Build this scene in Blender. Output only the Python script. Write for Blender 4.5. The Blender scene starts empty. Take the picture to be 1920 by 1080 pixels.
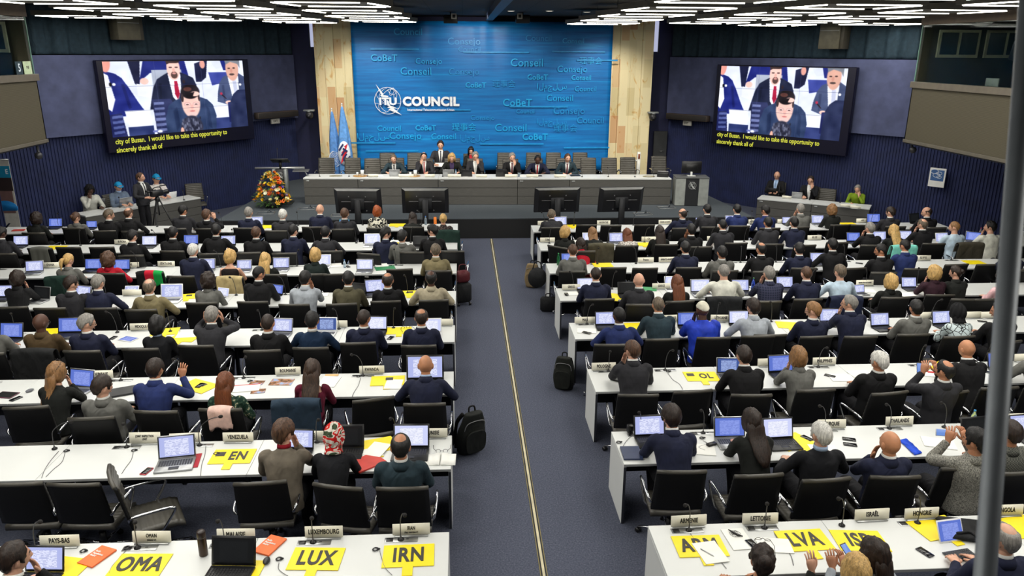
import bpy, math, random
import numpy as np
from mathutils import Vector, Matrix, noise as mnoise
RND = random.Random(11)
SC = bpy.context.scene
COL = SC.collection
PI = math.pi
def rad(d): return d * PI / 180
# ------------------------------------------------------------------ camera model (used to find real positions from the photograph)
FPX = 1440.0; PITCH = math.atan(445 / FPX); YAW = math.atan(95 / FPX * math.cos(PITCH)); CAMZ = 5.0; ROLL = .006
fw = np.array([math.sin(YAW) * math.cos(PITCH), math.cos(YAW) * math.cos(PITCH), -math.sin(PITCH)])
_r = np.array([math.cos(YAW), -math.sin(YAW), 0]); _u = np.cross(_r, fw)
rt = _r * math.cos(ROLL) + _u * math.sin(ROLL); up = _u * math.cos(ROLL) - _r * math.sin(ROLL)
CAM = np.array([0, 0, CAMZ])
def ray(px, py): return fw * FPX + rt * (px - 960) - up * (py - 540)
def atz(px, py, z):
    d = ray(px, py); return CAM + d * (z - CAMZ) / d[2]
def aty(px, py, y):
    d = ray(px, py); return CAM + d * y / d[1]
def onw(px, py, A, B):
    d = ray(px, py); n = np.array([B[1] - A[1], A[0] - B[0]])
    return CAM + d * ((n @ (np.array(A) - CAM[:2])) / (n @ d[:2]))
# ------------------------------------------------------------------ materials
def lin(c):
    o = []
    for v in c[:3]:
        v /= 255.0
        o.append(v / 12.92 if v <= .04045 else ((v + .055) / 1.055) ** 2.4)
    return (o[0], o[1], o[2], 1)
class NT:
    def __init__(s, name):
        s.m = bpy.data.materials.new(name); s.m.use_nodes = True
        s.t = s.m.node_tree; s.b = s.t.nodes['Principled BSDF']
    def n(s, typ, **kw):
        x = s.t.nodes.new(typ)
        for k, v in kw.items(): setattr(x, k, v)
        return x
    def l(s, a, b): s.t.links.new(a, b)
    def coord(s, kind='Object', scale=(1, 1, 1), rot=(0, 0, 0)):
        c = s.n('ShaderNodeTexCoord'); mp = s.n('ShaderNodeMapping')
        mp.inputs['Scale'].default_value = scale; mp.inputs['Rotation'].default_value = rot
        s.l(c.outputs[kind], mp.inputs['Vector']); return mp.outputs['Vector']
    def noise(s, vec, scale, detail=3, rough=.5, dist=0):
        x = s.n('ShaderNodeTexNoise'); s.l(vec, x.inputs['Vector'])
        x.inputs['Scale'].default_value = scale; x.inputs['Detail'].default_value = detail
        x.inputs['Roughness'].default_value = rough; x.inputs['Distortion'].default_value = dist
        return x.outputs['Fac']
    def ramp(s, fac, stops, interp='LINEAR'):
        x = s.n('ShaderNodeValToRGB'); x.color_ramp.interpolation = interp
        e = x.color_ramp.elements
        while len(e) < len(stops): e.new(.5)
        for i, (p, c) in enumerate(stops): e[i].position = p; e[i].color = c if len(c) == 4 else (*c, 1)
        s.l(fac, x.inputs['Fac']); return x.outputs['Color']
    def bump(s, h, strength=.2, dist=.01):
        x = s.n('ShaderNodeBump'); x.inputs['Strength'].default_value = strength; x.inputs['Distance'].default_value = dist
        s.l(h, x.inputs['Height']); s.l(x.outputs['Normal'], s.b.inputs['Normal'])
    def set(s, rough=.5, metal=0, spec=.5, col=None):
        s.b.inputs['Roughness'].default_value = rough; s.b.inputs['Metallic'].default_value = metal
        s.b.inputs['Specular IOR Level'].default_value = spec
        if col is not None: s.b.inputs['Base Color'].default_value = col
    def base(s, sock): s.l(sock, s.b.inputs['Base Color'])
def mixc(c, k): return tuple(max(0, min(255, v * k)) for v in c[:3])
MATS = {}
def plain(name, c, rough=.5, metal=0, spec=.5, var=.06, scale=6, bump=0, bscale=60):
    if name in MATS: return MATS[name]
    t = NT(name); t.set(rough, metal, spec, lin(c))
    v = t.coord()
    if var: t.base(t.ramp(t.noise(v, scale), [(.3, lin(mixc(c, 1 - var))), (.7, lin(mixc(c, 1 + var)))]))
    if bump: t.bump(t.noise(v, bscale, 4), bump, .004)
    MATS[name] = t.m; return t.m
def emis(name, c, k, rough=.3):
    if name in MATS: return MATS[name]
    t = NT(name); t.set(rough, 0, .4, (0.01, 0.01, 0.01, 1)); t.b.inputs['Emission Color'].default_value = lin(c)
    t.b.inputs['Emission Strength'].default_value = k; MATS[name] = t.m; return t.m
def fabric(name, c, rough=.85):
    key = 'fabric ' + name
    if key in MATS: return MATS[key]
    t = NT(key); t.set(rough, 0, .25); v = t.coord()
    t.base(t.ramp(t.noise(v, 9, 4), [(.25, lin(mixc(c, .86))), (.75, lin(mixc(c, 1.12)))]))
    t.bump(t.noise(t.coord(scale=(1, 1, .55)), 6.5, 2, .5, .7), .7, .05); MATS[key] = t.m; return t.m
# ------------------------------------------------------------------ mesh building
class MB:
    def __init__(s): s.V = []; s.F = []; s.M = []; s.S = []
    def add(s, vf, m=0, mtx=None, smooth=True):
        V, F = vf; n = len(s.V)
        if mtx is not None: V = [tuple(mtx @ Vector(v)) for v in V]
        s.V.extend(tuple(map(float, v)) for v in V); s.F.extend(tuple(i + n for i in f) for f in F)
        s.M.extend([m] * len(F)); s.S.extend([smooth] * len(F)); return s
    def mesh(s, name, nslots=0):
        me = bpy.data.meshes.new(name); me.from_pydata(s.V, [], s.F)
        me.polygons.foreach_set('material_index', s.M); me.polygons.foreach_set('use_smooth', s.S)
        for _ in range(nslots): me.materials.append(None)
        me.update(); return me
def loft(rings, cap=True):
    V = []; F = []; n = len(rings[0])
    for r in rings: V.extend(tuple(p) for p in r)
    for k in range(len(rings) - 1):
        for i in range(n):
            j = (i + 1) % n; F.append((k * n + i, k * n + j, (k + 1) * n + j, (k + 1) * n + i))
    if cap:
        F.append(tuple(range(n - 1, -1, -1))); b = (len(rings) - 1) * n; F.append(tuple(range(b, b + n)))
    return V, F
def tube(pts, rads, n=8, flat=1.0):
    P = [np.array(p, float) for p in pts]
    if not hasattr(rads, '__len__'): rads = [rads] * len(P)
    rings = []; prev = None
    for k, p in enumerate(P):
        t = P[min(k + 1, len(P) - 1)] - P[max(k - 1, 0)]; t = t / (np.linalg.norm(t) + 1e-9)
        if prev is None:
            a = np.array([0, 0, 1.]) if abs(t[2]) < .9 else np.array([1., 0, 0])
            prev = np.cross(a, t); prev /= np.linalg.norm(prev)
        x = prev - t * (prev @ t); x /= (np.linalg.norm(x) + 1e-9); y = np.cross(t, x); prev = x
        rings.append([p + rads[k] * (math.cos(2 * PI * i / n) * x + flat * math.sin(2 * PI * i / n) * y) for i in range(n)])
    return loft(rings)
def catmull(pts, sub=5):
    P = [np.array(p, float) for p in pts]; o = []
    for i in range(len(P) - 1):
        a, b, c, d = P[max(i - 1, 0)], P[i], P[i + 1], P[min(i + 2, len(P) - 1)]
        for k in range(sub):
            t = k / sub
            o.append(.5 * (2 * b + (c - a) * t + (2 * a - 5 * b + 4 * c - d) * t * t + (3 * b - a - 3 * c + d) * t ** 3))
    o.append(P[-1]); return o
def sphere(c, r, nu=14, nv=9):
    if not hasattr(r, '__len__'): r = (r, r, r)
    V = [(c[0], c[1], c[2] + r[2])]; F = []
    for j in range(1, nv):
        th = PI * j / nv
        for i in range(nu):
            a = 2 * PI * i / nu; V.append((c[0] + r[0] * math.sin(th) * math.cos(a), c[1] + r[1] * math.sin(th) * math.sin(a), c[2] + r[2] * math.cos(th)))
    V.append((c[0], c[1], c[2] - r[2])); e = len(V) - 1
    for i in range(nu):
        j = (i + 1) % nu; F.append((0, 1 + i, 1 + j)); F.append((e, 1 + (nv - 2) * nu + j, 1 + (nv - 2) * nu + i))
    for k in range(nv - 2):
        for i in range(nu):
            j = (i + 1) % nu; F.append((1 + k * nu + i, 1 + (k + 1) * nu + i, 1 + (k + 1) * nu + j, 1 + k * nu + j))
    return V, F
def rbox(c, s, b=.004):
    hx, hy, hz = s[0] / 2, s[1] / 2, s[2] / 2; b = min(b, hx * .9, hy * .9, hz * .9); V = []; idx = {}
    for sx in (-1, 1):
        for sy in (-1, 1):
            for sz in (-1, 1):
                for a in range(3):
                    p = [sx * hx, sy * hy, sz * hz]
                    for q in range(3):
                        if q != a: p[q] -= (sx, sy, sz)[q] * b
                    idx[(sx, sy, sz, a)] = len(V); V.append((c[0] + p[0], c[1] + p[1], c[2] + p[2]))
    F = []
    for a in range(3):
        o = [q for q in range(3) if q != a]
        for sg in (-1, 1):
            f = []
            for (i, j) in ((-1, -1), (1, -1), (1, 1), (-1, 1)):
                k = [0, 0, 0]; k[a] = sg; k[o[0]] = i; k[o[1]] = j; f.append(idx[(*k, a)])
            if (sg > 0) != (a != 1): f = f[::-1]
            F.append(tuple(f))
    for a in range(3):
        o = [q for q in range(3) if q != a]
        for i in (-1, 1):
            for j in (-1, 1):
                k1 = [0, 0, 0]; k1[o[0]] = i; k1[o[1]] = j; k2 = list(k1); k1[a] = -1; k2[a] = 1
                F.append((idx[(*k1, o[0])], idx[(*k2, o[0])], idx[(*k2, o[1])], idx[(*k1, o[1])]))
    for sx in (-1, 1):
        for sy in (-1, 1):
            for sz in (-1, 1): F.append((idx[(sx, sy, sz, 0)], idx[(sx, sy, sz, 1)], idx[(sx, sy, sz, 2)]))
    return V, F
def prism(poly, h0, h1):
    n = len(poly); V = [(p[0], p[1], h0) for p in poly] + [(p[0], p[1], h1) for p in poly]
    F = [tuple(range(n - 1, -1, -1)), tuple(range(n, 2 * n))] + [(i, (i + 1) % n, n + (i + 1) % n, n + i) for i in range(n)]
    return V, F
def lathe(prof, n=16, c=(0, 0, 0)):
    return loft([[(c[0] + r * math.cos(2 * PI * i / n), c[1] + r * math.sin(2 * PI * i / n), c[2] + z) for i in range(n)] for r, z in prof])
def vwall(A, B, z0, z1, th=.1):
    A = np.array(A, float); B = np.array(B, float); d = (B - A) / np.linalg.norm(B - A); nn = np.array([-d[1], d[0]]) * th
    return prism([A, B, B + nn, A + nn], z0, z1)
# ------------------------------------------------------------------ objects
def recalc(me):
    import bmesh
    bm = bmesh.new(); bm.from_mesh(me); bmesh.ops.recalc_face_normals(bm, faces=bm.faces); bm.to_mesh(me); bm.free()
def obj(name, mesh, mats=None, parent=None, loc=(0, 0, 0), rot=(0, 0, 0), fix=True):
    if isinstance(mesh, MB): mesh = mesh.mesh(name)
    if fix and not mesh.get('ok') and len(mesh.polygons) < 60000: recalc(mesh); mesh['ok'] = 1
    o = bpy.data.objects.new(name, mesh); COL.objects.link(o)
    if mats is not None:
        if not isinstance(mats, (list, tuple)): mats = [mats]
        while len(mesh.materials) < len(mats): mesh.materials.append(None)
        for i, m in enumerate(mats): o.material_slots[i].link = 'OBJECT'; o.material_slots[i].material = m
    o.parent = parent; o.location = loc; o.rotation_euler = rot; return o
def empty(name, loc, rz=0, rx=0):
    o = bpy.data.objects.new(name, None); COL.objects.link(o); o.empty_display_size = .1; o.location = loc; o.rotation_euler = (rx, 0, rz); return o
USED = {}
def tag(o, label, cat, group=None):
    o['label'] = label; o['category'] = cat
    if group: o['group'] = group
    return o
def struct(o): o['kind'] = 'structure'; return o
def copy_tree(o, parent=None):
    c = o.copy(); COL.objects.link(c)
    if parent is not None: c.parent = parent
    for ch in list(o.children): copy_tree(ch, c)
    return c
def dup(o, loc, rz=0):
    c = copy_tree(o); c.location = loc; c.rotation_euler = (0, 0, rz); return c
_tx = {}
def text_mesh(s, bold=0, font_w=1.0, spacing=1.0, align='CENTER', extrude=.0):
    k = (s, bold, font_w, spacing, align, extrude)
    if k in _tx: return _tx[k]
    cu = bpy.data.curves.new('t', 'FONT'); cu.body = s; cu.align_x = align; cu.align_y = 'CENTER'; cu.size = 1; thick = bold > .004 and any(q in s for q in 'MW'); cu.offset = 0 if thick else bold
    cu.space_character = spacing; cu.extrude = extrude; cu.resolution_u = 3
    o = bpy.data.objects.new('t', cu); COL.objects.link(o); dg = bpy.context.evaluated_depsgraph_get()
    me = bpy.data.meshes.new_from_object(o.evaluated_get(dg)); bpy.data.objects.remove(o); bpy.data.curves.remove(cu)
    if thick:
        mb = MB(); V0 = [tuple(v.co) for v in me.vertices]; F0 = [tuple(p.vertices) for p in me.polygons]
        for q, (dx, dy) in enumerate(((0, 0), (-bold, bold * .4), (bold, bold * .4), (-bold, -bold * .4), (bold, -bold * .4))): mb.add(([(v[0] + dx, v[1] + dy, v[2] + .0016 * q) for v in V0], F0), smooth=False)
        bpy.data.meshes.remove(me); me = mb.mesh('lettering')
    me.transform(Matrix.Diagonal((font_w, 1, 1, 1))); me.materials.clear(); me['ok'] = 1; _tx[k] = me; return me
def text(s, h, mat, parent, loc, rot, bold=.01, w=.8, spacing=1.05, name='lettering', align='CENTER'):
    o = obj(name, text_mesh(s, bold, w, spacing, align, .002 / h), mat, parent, loc, rot); o.scale = (h, h, h); return o
def remesh(V, F, voxel, it=4, fac=.5):
    me = bpy.data.meshes.new('r'); me.from_pydata([tuple(v) for v in V], [], F); me.update(); recalc(me)
    o = bpy.data.objects.new('r', me); COL.objects.link(o)
    m = o.modifiers.new('r', 'REMESH'); m.mode = 'VOXEL'; m.voxel_size = voxel; m.use_smooth_shade = True
    s = o.modifiers.new('s', 'SMOOTH'); s.iterations = it; s.factor = fac
    dg = bpy.context.evaluated_depsgraph_get(); out = bpy.data.meshes.new_from_object(o.evaluated_get(dg))
    bpy.data.objects.remove(o); bpy.data.meshes.remove(me); out['ok'] = 1; return out
SCR = 1.0; VID = 1.2; EXPO = 0.0
# ------------------------------------------------------------------ people
def gs(x, c, w): return math.exp(-((x - c) / w) ** 2)
def sst(x): x = max(0., min(1., x)); return x * x * (3 - 2 * x)
def head_pt(az, el):
    ce, se = math.cos(el), math.sin(el)
    x = .079 * ce * math.sin(az); y = .098 * ce * math.cos(az); z = .113 * se
    t = max(0., -z / .113)
    x *= 1 - .30 * t ** 1.7
    if y < 0: y *= 1 - .40 * t ** 1.3
    if y > 0:
        y *= 1 - .06 * t
        y += .024 * gs(x, 0, .012) * (math.exp(-((z + .028) / .016) ** 2) * 1.0 + .55 * math.exp(-((z + .004) / .020) ** 2))
        y += .006 * gs(z, .022, .010) * gs(x, 0, .055) - .010 * gs(abs(x), .031, .013) * gs(z, .002, .011)
        y += .007 * gs(x, 0, .022) * (gs(z, -.056, .006) + gs(z, -.068, .006)) + .010 * gs(x, 0, .024) * gs(z, -.100, .016)
        y += .004 * gs(abs(x), .045, .018) * gs(z, -.025, .02)
    return np.array([x, y, z])
def grid_shell(fn, nu, nv):
    V = []; F = []
    V.append(fn(0, PI / 2))
    for j in range(1, nv):
        el = PI / 2 - PI * j / nv
        for i in range(nu): V.append(fn(-PI + 2 * PI * i / nu, el))
    V.append(fn(0, -PI / 2)); e = len(V) - 1
    for i in range(nu):
        j = (i + 1) % nu; F.append((0, 1 + j, 1 + i)); F.append((e, 1 + (nv - 2) * nu + i, 1 + (nv - 2) * nu + j))
    for k in range(nv - 2):
        for i in range(nu):
            j = (i + 1) % nu; F.append((1 + k * nu + i, 1 + k * nu + j, 1 + (k + 1) * nu + j, 1 + (k + 1) * nu + i))
    return V, F
def zline(tab, a):
    for (a0, z0), (a1, z1) in zip(tab, tab[1:]):
        if a <= a1: return z0 + (z1 - z0) * sst((a - a0) / (a1 - a0))
    return tab[-1][1]
HL = {'short': [(0, .087), (34, .078), (58, .036), (76, -.022), (92, .016), (108, .004), (125, -.045), (150, -.075), (180, -.078)],
      'bob': [(0, .072), (38, .056), (58, -.05), (72, -.088), (180, -.100)],
      'fringe': [(0, .30), (60, .30), (72, .03), (80, -.02), (94, .014), (110, .0), (130, -.05), (180, -.076)],
      'wrap': [(0, .050), (45, .035), (60, -.06), (75, -.115), (180, -.115)],
      'cap': [(0, .060), (60, .046), (100, .02), (140, .0), (180, -.012)],
      'kufi': [(0, .052), (90, .030), (180, .0)]}
def hair_geo(kind, lean):
    mb = MB(); base = {'thin': 'short', 'pony': 'short', 'bun': 'short', 'long': 'bob', 'curly': 'bob', 'afro': 'short', 'scarf': 'wrap', 'curlybun': 'short', 'crop': 'short', 'full': 'short'}.get(kind, kind)
    tab = HL[base]
    T = {'short': .015, 'thin': .012, 'fringe': .011, 'bob': .036, 'long': .030, 'curly': .048, 'afro': .026, 'pony': .013, 'bun': .015, 'curlybun': .024, 'crop': .006, 'full': .020, 'scarf': .032, 'cap': .016, 'kufi': .012}[kind]
    ctr = np.array([0, -.004, .0])
    def fn(az, el):
        a = abs(az) * 180 / PI; p = head_pt(az, el)
        if base in ('bob', 'wrap') and p[2] < 0:
            ce = math.cos(el); k = 1 - (.10 if kind != 'scarf' else .16) * (-p[2] / .117) ** 2; q = max(ce, .62 if p[1] < .03 else ce)
            p = np.array([.080 * q * math.sin(az) * k, (.097 * q * math.cos(az) * k) if p[1] < .03 else p[1], p[2]])
        if p[1] > 0: p[1] = min(p[1], .097 * math.cos(el) * math.cos(az) + .004)
        th = T
        n = mnoise.noise(Vector((p[0] * 30, p[1] * 30, p[2] * 9)))
        if kind in ('short', 'thin', 'full', 'bob', 'long', 'pony', 'bun', 'crop', 'fringe'): th *= 1 + .42 * n + .30 * mnoise.noise(Vector((p[0] * 75, p[1] * 75, p[2] * 22))) + (.35 if kind == 'full' else .12) * gs(p[2], .10, .05)
        if kind in ('curly', 'afro', 'curlybun'): th *= 1 + .55 * mnoise.noise(Vector(p * 38)) + .25 * mnoise.noise(Vector(p * 80))
        if kind == 'scarf': th *= 1 + .25 * math.sin(az * 9 + p[2] * 40)
        m = sst((p[2] - zline(tab, a)) / .014 + .5)
        if kind in ('thin', 'fringe'):
            c = .058 if kind == 'thin' else .085
            d = math.hypot(p[0], p[1] + (.030 if kind == 'thin' else 0.0))
            if p[2] > .035: m *= sst((d - c * .62) / (c * .5))
        th = th * m - .014 * (1 - m)
        d = p - ctr; return p + d / (np.linalg.norm(d) + 1e-9) * th
    mb.add(grid_shell(fn, 44, 30))
    s = math.sin(rad(lean * 1.0)); c = math.cos(rad(lean * 1.0))
    if kind == 'long':
        P = [(0, -.045, .03), (0, -.075, -.05), (0, -.088, -.12)]; W = [(.084, .066), (.104, .058), (.110, .048)]
        q = np.array(P[-1])
        for k, (w, d) in enumerate([(.112, .040), (.110, .036), (.100, .030), (.074, .022), (.026, .010)]):
            q = q + np.array([0, -s * .066 - (.012 if k < 2 else 0), -c * .066]); P.append(tuple(q)); W.append((w, d))
        rings = []
        for k, (p, (w, d)) in enumerate(zip(P, W)):
            rings.append([(p[0] + w * math.cos(2 * PI * i / 28) * (1 + .03 * math.sin(i * 7.3 + k)), p[1] + d * math.sin(2 * PI * i / 28) * (1 + .22 * mnoise.noise(Vector((i * 1.7, k * .4, 3)))), p[2]) for i in range(28)])
        mb.add(loft(rings))
    if kind == 'pony':
        mb.add(sphere((0, -.112, .012), (.022, .018, .020)))
        mb.add(tube(catmull([(0, -.105, .015), (0, -.150, .0), (0, -.160 - s * .02, -.06), (.01, -.150 - s * .06, -.13), (.012, -.14 - s * .11, -.19)]), [.014, .020, .026, .030, .033, .035, .036, .036, .035, .034, .033, .031, .029, .026, .022, .018, .014, .010, .007, .004, .002][:21], 10))
    if kind in ('bun', 'curlybun'):
        mb.add(sphere((0, -.115, .015 if kind == 'bun' else .055), (.045, .035, .042) if kind == 'bun' else (.055, .05, .05), 16, 12))
    if kind == 'cap':
        V = []; n = 14
        def brim(r, dz): return [((.070 + r * .2) * math.sin(a), .050 + (.055 + r) * math.cos(a), .060 - .010 * math.cos(a) + dz) for a in [(-PI / 2 + PI * i / n) for i in range(n + 1)]]
        a, b = brim(.055, -.008), brim(.0, .0); c2, d2 = brim(.055, -.014), brim(.0, -.008)
        mb.add(loft([a, b, d2, c2], cap=False)); mb.add(sphere((0, -.01, .137), (.008, .008, .005), 8, 5))
    if kind == 'scarf':
        mb.add(loft([[(.092 * math.cos(2 * PI * i / 24) * k, -.01 + .085 * math.sin(2 * PI * i / 24) * k + oy, z) for i in range(24)] for z, k, oy in ((-.05, 1.06, -.006), (-.095, 1.0, -.012), (-.125, 1.02, -.022), (-.145, 1.12, -.03))]))
    me = mb.mesh('hair'); me['ok'] = 1; return me
_hair = {}
def hair_mesh(kind, lean):
    k = (kind, lean if kind in ('long', 'pony') else 0)
    if k not in _hair: _hair[k] = hair_geo(*k)
    return _hair[k]
# spine: list of positions every centimetre from hip to head
def spine(lean):
    P = []; y = 0.; z = .555
    for k in range(0, 80):
        t = k * .01; a = lean * (.70 + .30 * sst(t / .3) + .12 * sst((t - .25) / .2))
        if t > .48: a = lean * 1.12 * (1 - .55 * sst((t - .48) / .12)) + 3
        P.append((y, z, a)); y += .01 * math.sin(rad(a)); z += .01 * math.cos(rad(a))
    return P
def sp_at(S, t):
    if t < 0:
        a = S[0][2]; return S[0][0] + t * math.sin(rad(a)), S[0][1] + t * math.cos(rad(a)), a
    return S[min(int(round(t * 100)), 79)]
HEADT = .655
def head_c(lean):
    y, z, a = sp_at(spine(lean), HEADT); return y + .012, z
def oval(S, t, a, b, n=24, off=0, ex=2.3):
    y, z, an = sp_at(S, t); c, s = math.cos(rad(an)), math.sin(rad(an)); R = []
    for i in range(n):
        u = 2 * PI * i / n; cx, sy = math.cos(u), math.sin(u)
        X = a * math.copysign(abs(cx) ** (2 / ex), cx); Y = b * math.copysign(abs(sy) ** (2 / ex), sy) + off
        R.append((X, y + Y * c, z - Y * s))
    return R
def ik(Sh, W, a, b, pole):
    Sh = np.array(Sh); W = np.array(W, float); d = W - Sh; L = np.linalg.norm(d)
    if L > (a + b) * .985: W = Sh + d / L * (a + b) * .985; d = W - Sh; L = np.linalg.norm(d)
    x = d / L; k = (a * a + L * L - b * b) / (2 * L); h = math.sqrt(max(a * a - k * k, 1e-6))
    p = np.array(pole, float); p = p - x * (p @ x); p /= np.linalg.norm(p); return Sh + x * k + p * h, W
def pose_arms(pose, lean, side):
    S = spine(lean); sy, sz, sa = sp_at(S, .432); Sh = np.array([side * .186, sy + .005, sz]); hy, hz = head_c(lean)
    q = pose
    if pose in 'RL': q = 'F' if (pose == 'R') == (side > 0) else 'T'
    if pose == 'U': q = 'U' if side > 0 else 'T'
    if pose == 'V': q = 'U' if side < 0 else 'T'
    if pose == 'S': q = 'S' if side > 0 else 'D'
    zt = .768
    if q == 'T': W = (side * .10, sy + .34, zt); pole = (side * .8, -.25, -1); d = (-side * .25, 1, -.10); n = (side * .15, .1, 1)
    elif q == 'A': W = (side * .20, sy + .33, zt); pole = (side * 1.05, -.25, -.9); d = (-side * .6, .8, -.05); n = (0, .1, 1)
    elif q == 'D': W = (side * .11, sy * .3 + .26, .70); pole = (side * .9, -.5, -.5); d = (-side * .5, 1, -.2); n = (0, .2, 1)
    elif q == 'F': W = (side * .075, hy + .125, hz - .200); pole = (side * .45, .5, -1); d = (-side * .12, -.22, 1); n = (side * .5, .9, .2)
    elif q == 'B': W = (side * .115, hy + .085, hz - .085); pole = (side * .9, .5, -1); d = (-side * .1, -.25, 1); n = (side, .4, .1)
    elif q == 'P': W = (side * .085, hy + .27, hz - .13); pole = (side * .7, .1, -1); d = (-side * .25, .25, 1); n = (side * .4, -1, .2)
    elif q == 'U': W = (side * .20, sy + .33, .98); pole = (side * .7, -.1, -1); d = (side * .15, .25, 1); n = (side * .1, -1, .2)
    elif q == 'H': W = (-.14 + side * .055, sy + .27, .90); pole = (side * .7, -.2, -1); d = (-.15, .45, 1); n = (side * .4, -1, .3)
    elif q == 'S': W = (.16, sy + .30, sz - .28); pole = (.9, -.3, -.8); d = (-.5, 1, .1); n = (.6, 0, 1)
    E, W = ik(Sh, W, .285, .25, pole); return Sh, E, W, np.array(d, float), np.array(n, float)
def hand_geo(W, d, n, side, curl=.35):
    d = d / np.linalg.norm(d); n = n - d * (n @ d); n /= np.linalg.norm(n); x = np.cross(d, n) * side    # x -> little finger side
    mb = MB()
    def pt(a, b, c): return W + x * a + d * b + n * c
    mb.add(loft([[pt(wx * math.cos(2 * PI * i / 12), b, wz * math.sin(2 * PI * i / 12) + oz) for i in range(12)] for b, wx, wz, oz in ((-.05, .026, .022, 0), (0, .028, .021, 0), (.03, .037, .018, .002), (.065, .043, .016, .003), (.092, .041, .013, .002), (.098, .030, .008, 0))]))
    for k, (fx, L, r) in enumerate(((-.032, .072, .0088), (-.0105, .080, .0090), (.011, .074, .0086), (.031, .058, .0078))):
        ang = curl * (.8 + .25 * k); b = .090; c = .0; P = [pt(fx, b - .012, c)]; a = ang * .5; fr = (fx * .16) 
        for j, l in enumerate((.46, .30, .24)):
            b += L * l * math.cos(a); c -= L * l * math.sin(a); P.append(pt(fx + fr * (j + 1) * .5, b, c)); a += ang
        mb.add(tube(P, [r, r, r * .92, r * .72], 8))
    mb.add(tube([pt(-.022, .012, -.004), pt(-.048, .040, -.012), pt(-.058, .070, -.020), pt(-.056, .094, -.026)], [.014, .0125, .0105, .008], 8))
    return mb.V, mb.F
_core = {}; _jk = {}; _bd = {}; _misc = {}
def core(pose, lean):
    if (pose, lean) in _core: return _core[(pose, lean)]
    S = spine(lean); mb = MB()
    mb.add(loft([oval(S, t, a, b) for t, a, b in ((-.08, .14, .10), (0, .155, .11), (.16, .14, .095), (.30, .165, .105), (.40, .165, .095), (.45, .13, .075), (.50, .062, .060), (.55, .056, .056), (.62, .055, .055))]))
    for sd in (-1, 1):
        Sh, E, W, d, n = pose_arms(pose, lean, sd)
        mb.add(tube(catmull([Sh - np.array([sd * .03, 0, 0]), Sh * .5 + E * .5, E, E * .5 + W * .5, W], 4), [.05] * 3 + [.046] * 3 + [.042] * 3 + [.038, .038, .036, .034, .033, .030, .028, .026], 10))
        mb.add(tube([(sd * .085, .02, .53), (sd * .11, .41, .515)], [.075, .058], 10)); mb.add(tube([(sd * .11, .425, .505), (sd * .102, .40, .25), (sd * .10, .385, .08)], [.045, .042, .034], 10)); mb.add(tube([(sd * .10, .37, .06), (sd * .10, .52, .038)], [.034, .026], 8))
    me = remesh(mb.V, mb.F, .016, 5); V = [tuple(v.co) for v in me.vertices]; F = [tuple(p.vertices) for p in me.polygons]; bpy.data.meshes.remove(me)
    _core[(pose, lean)] = (V, F); return V, F
def head_mtx(lean, yaw, pitch):
    y, z = head_c(lean); return Matrix.Translation((0, y, z)) @ Matrix.Rotation(rad(-yaw), 4, 'Z') @ Matrix.Rotation(rad(pitch), 4, 'X') @ Matrix.Scale(1.07, 4)
_hd = MB()
def _mk_head():
    _hd.add(grid_shell(head_pt, 52, 36), 0)
    for sd in (-1, 1):
        ear = MB(); ear.add(sphere((0, 0, 0), (.010, .019, .033), 10, 8)); ear.add(sphere((sd * .006, .002, -.002), (.006, .011, .022), 8, 6))
        _hd.add((ear.V, ear.F), 0, Matrix.Translation((sd * .078, -.012, -.008)) @ Matrix.Rotation(sd * -.35, 4, 'Z') @ Matrix.Rotation(-.2, 4, 'X'))
        _hd.add(sphere((sd * .031, .077, .003), (.012, .010, .0075), 10, 6), 1)
        _hd.add(tube([(sd * .014, .096, .022), (sd * .032, .092, .027), (sd * .048, .078, .021)], [.004, .0045, .003], 6), 2)
    _hd.add(tube([(-.022, .088, -.062), (-.008, .099, -.060), (.008, .099, -.060), (.022, .088, -.062)], [.003, .0055, .0055, .003], 6), 3)
_mk_head()
def body_mesh(pose, lean, yaw, pitch):
    k = (pose, lean, yaw, pitch)
    if k in _bd: return _bd[k]
    mb = MB(); mb.add(core(pose, lean))
    n0 = len(mb.V); M = head_mtx(lean, yaw, pitch); mb.V.extend(tuple(M @ Vector(v)) for v in _hd.V); mb.F.extend(tuple(i + n0 for i in f) for f in _hd.F); mb.M.extend(_hd.M); mb.S.extend(_hd.S)
    for sd in (-1, 1):
        Sh, E, W, d, n = pose_arms(pose, lean, sd); mb.add(hand_geo(W, d, n, sd, .55 if pose in 'PSDH' else .3))
    me = mb.mesh('person', 4); me['ok'] = 1; _bd[k] = me; return me
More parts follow.
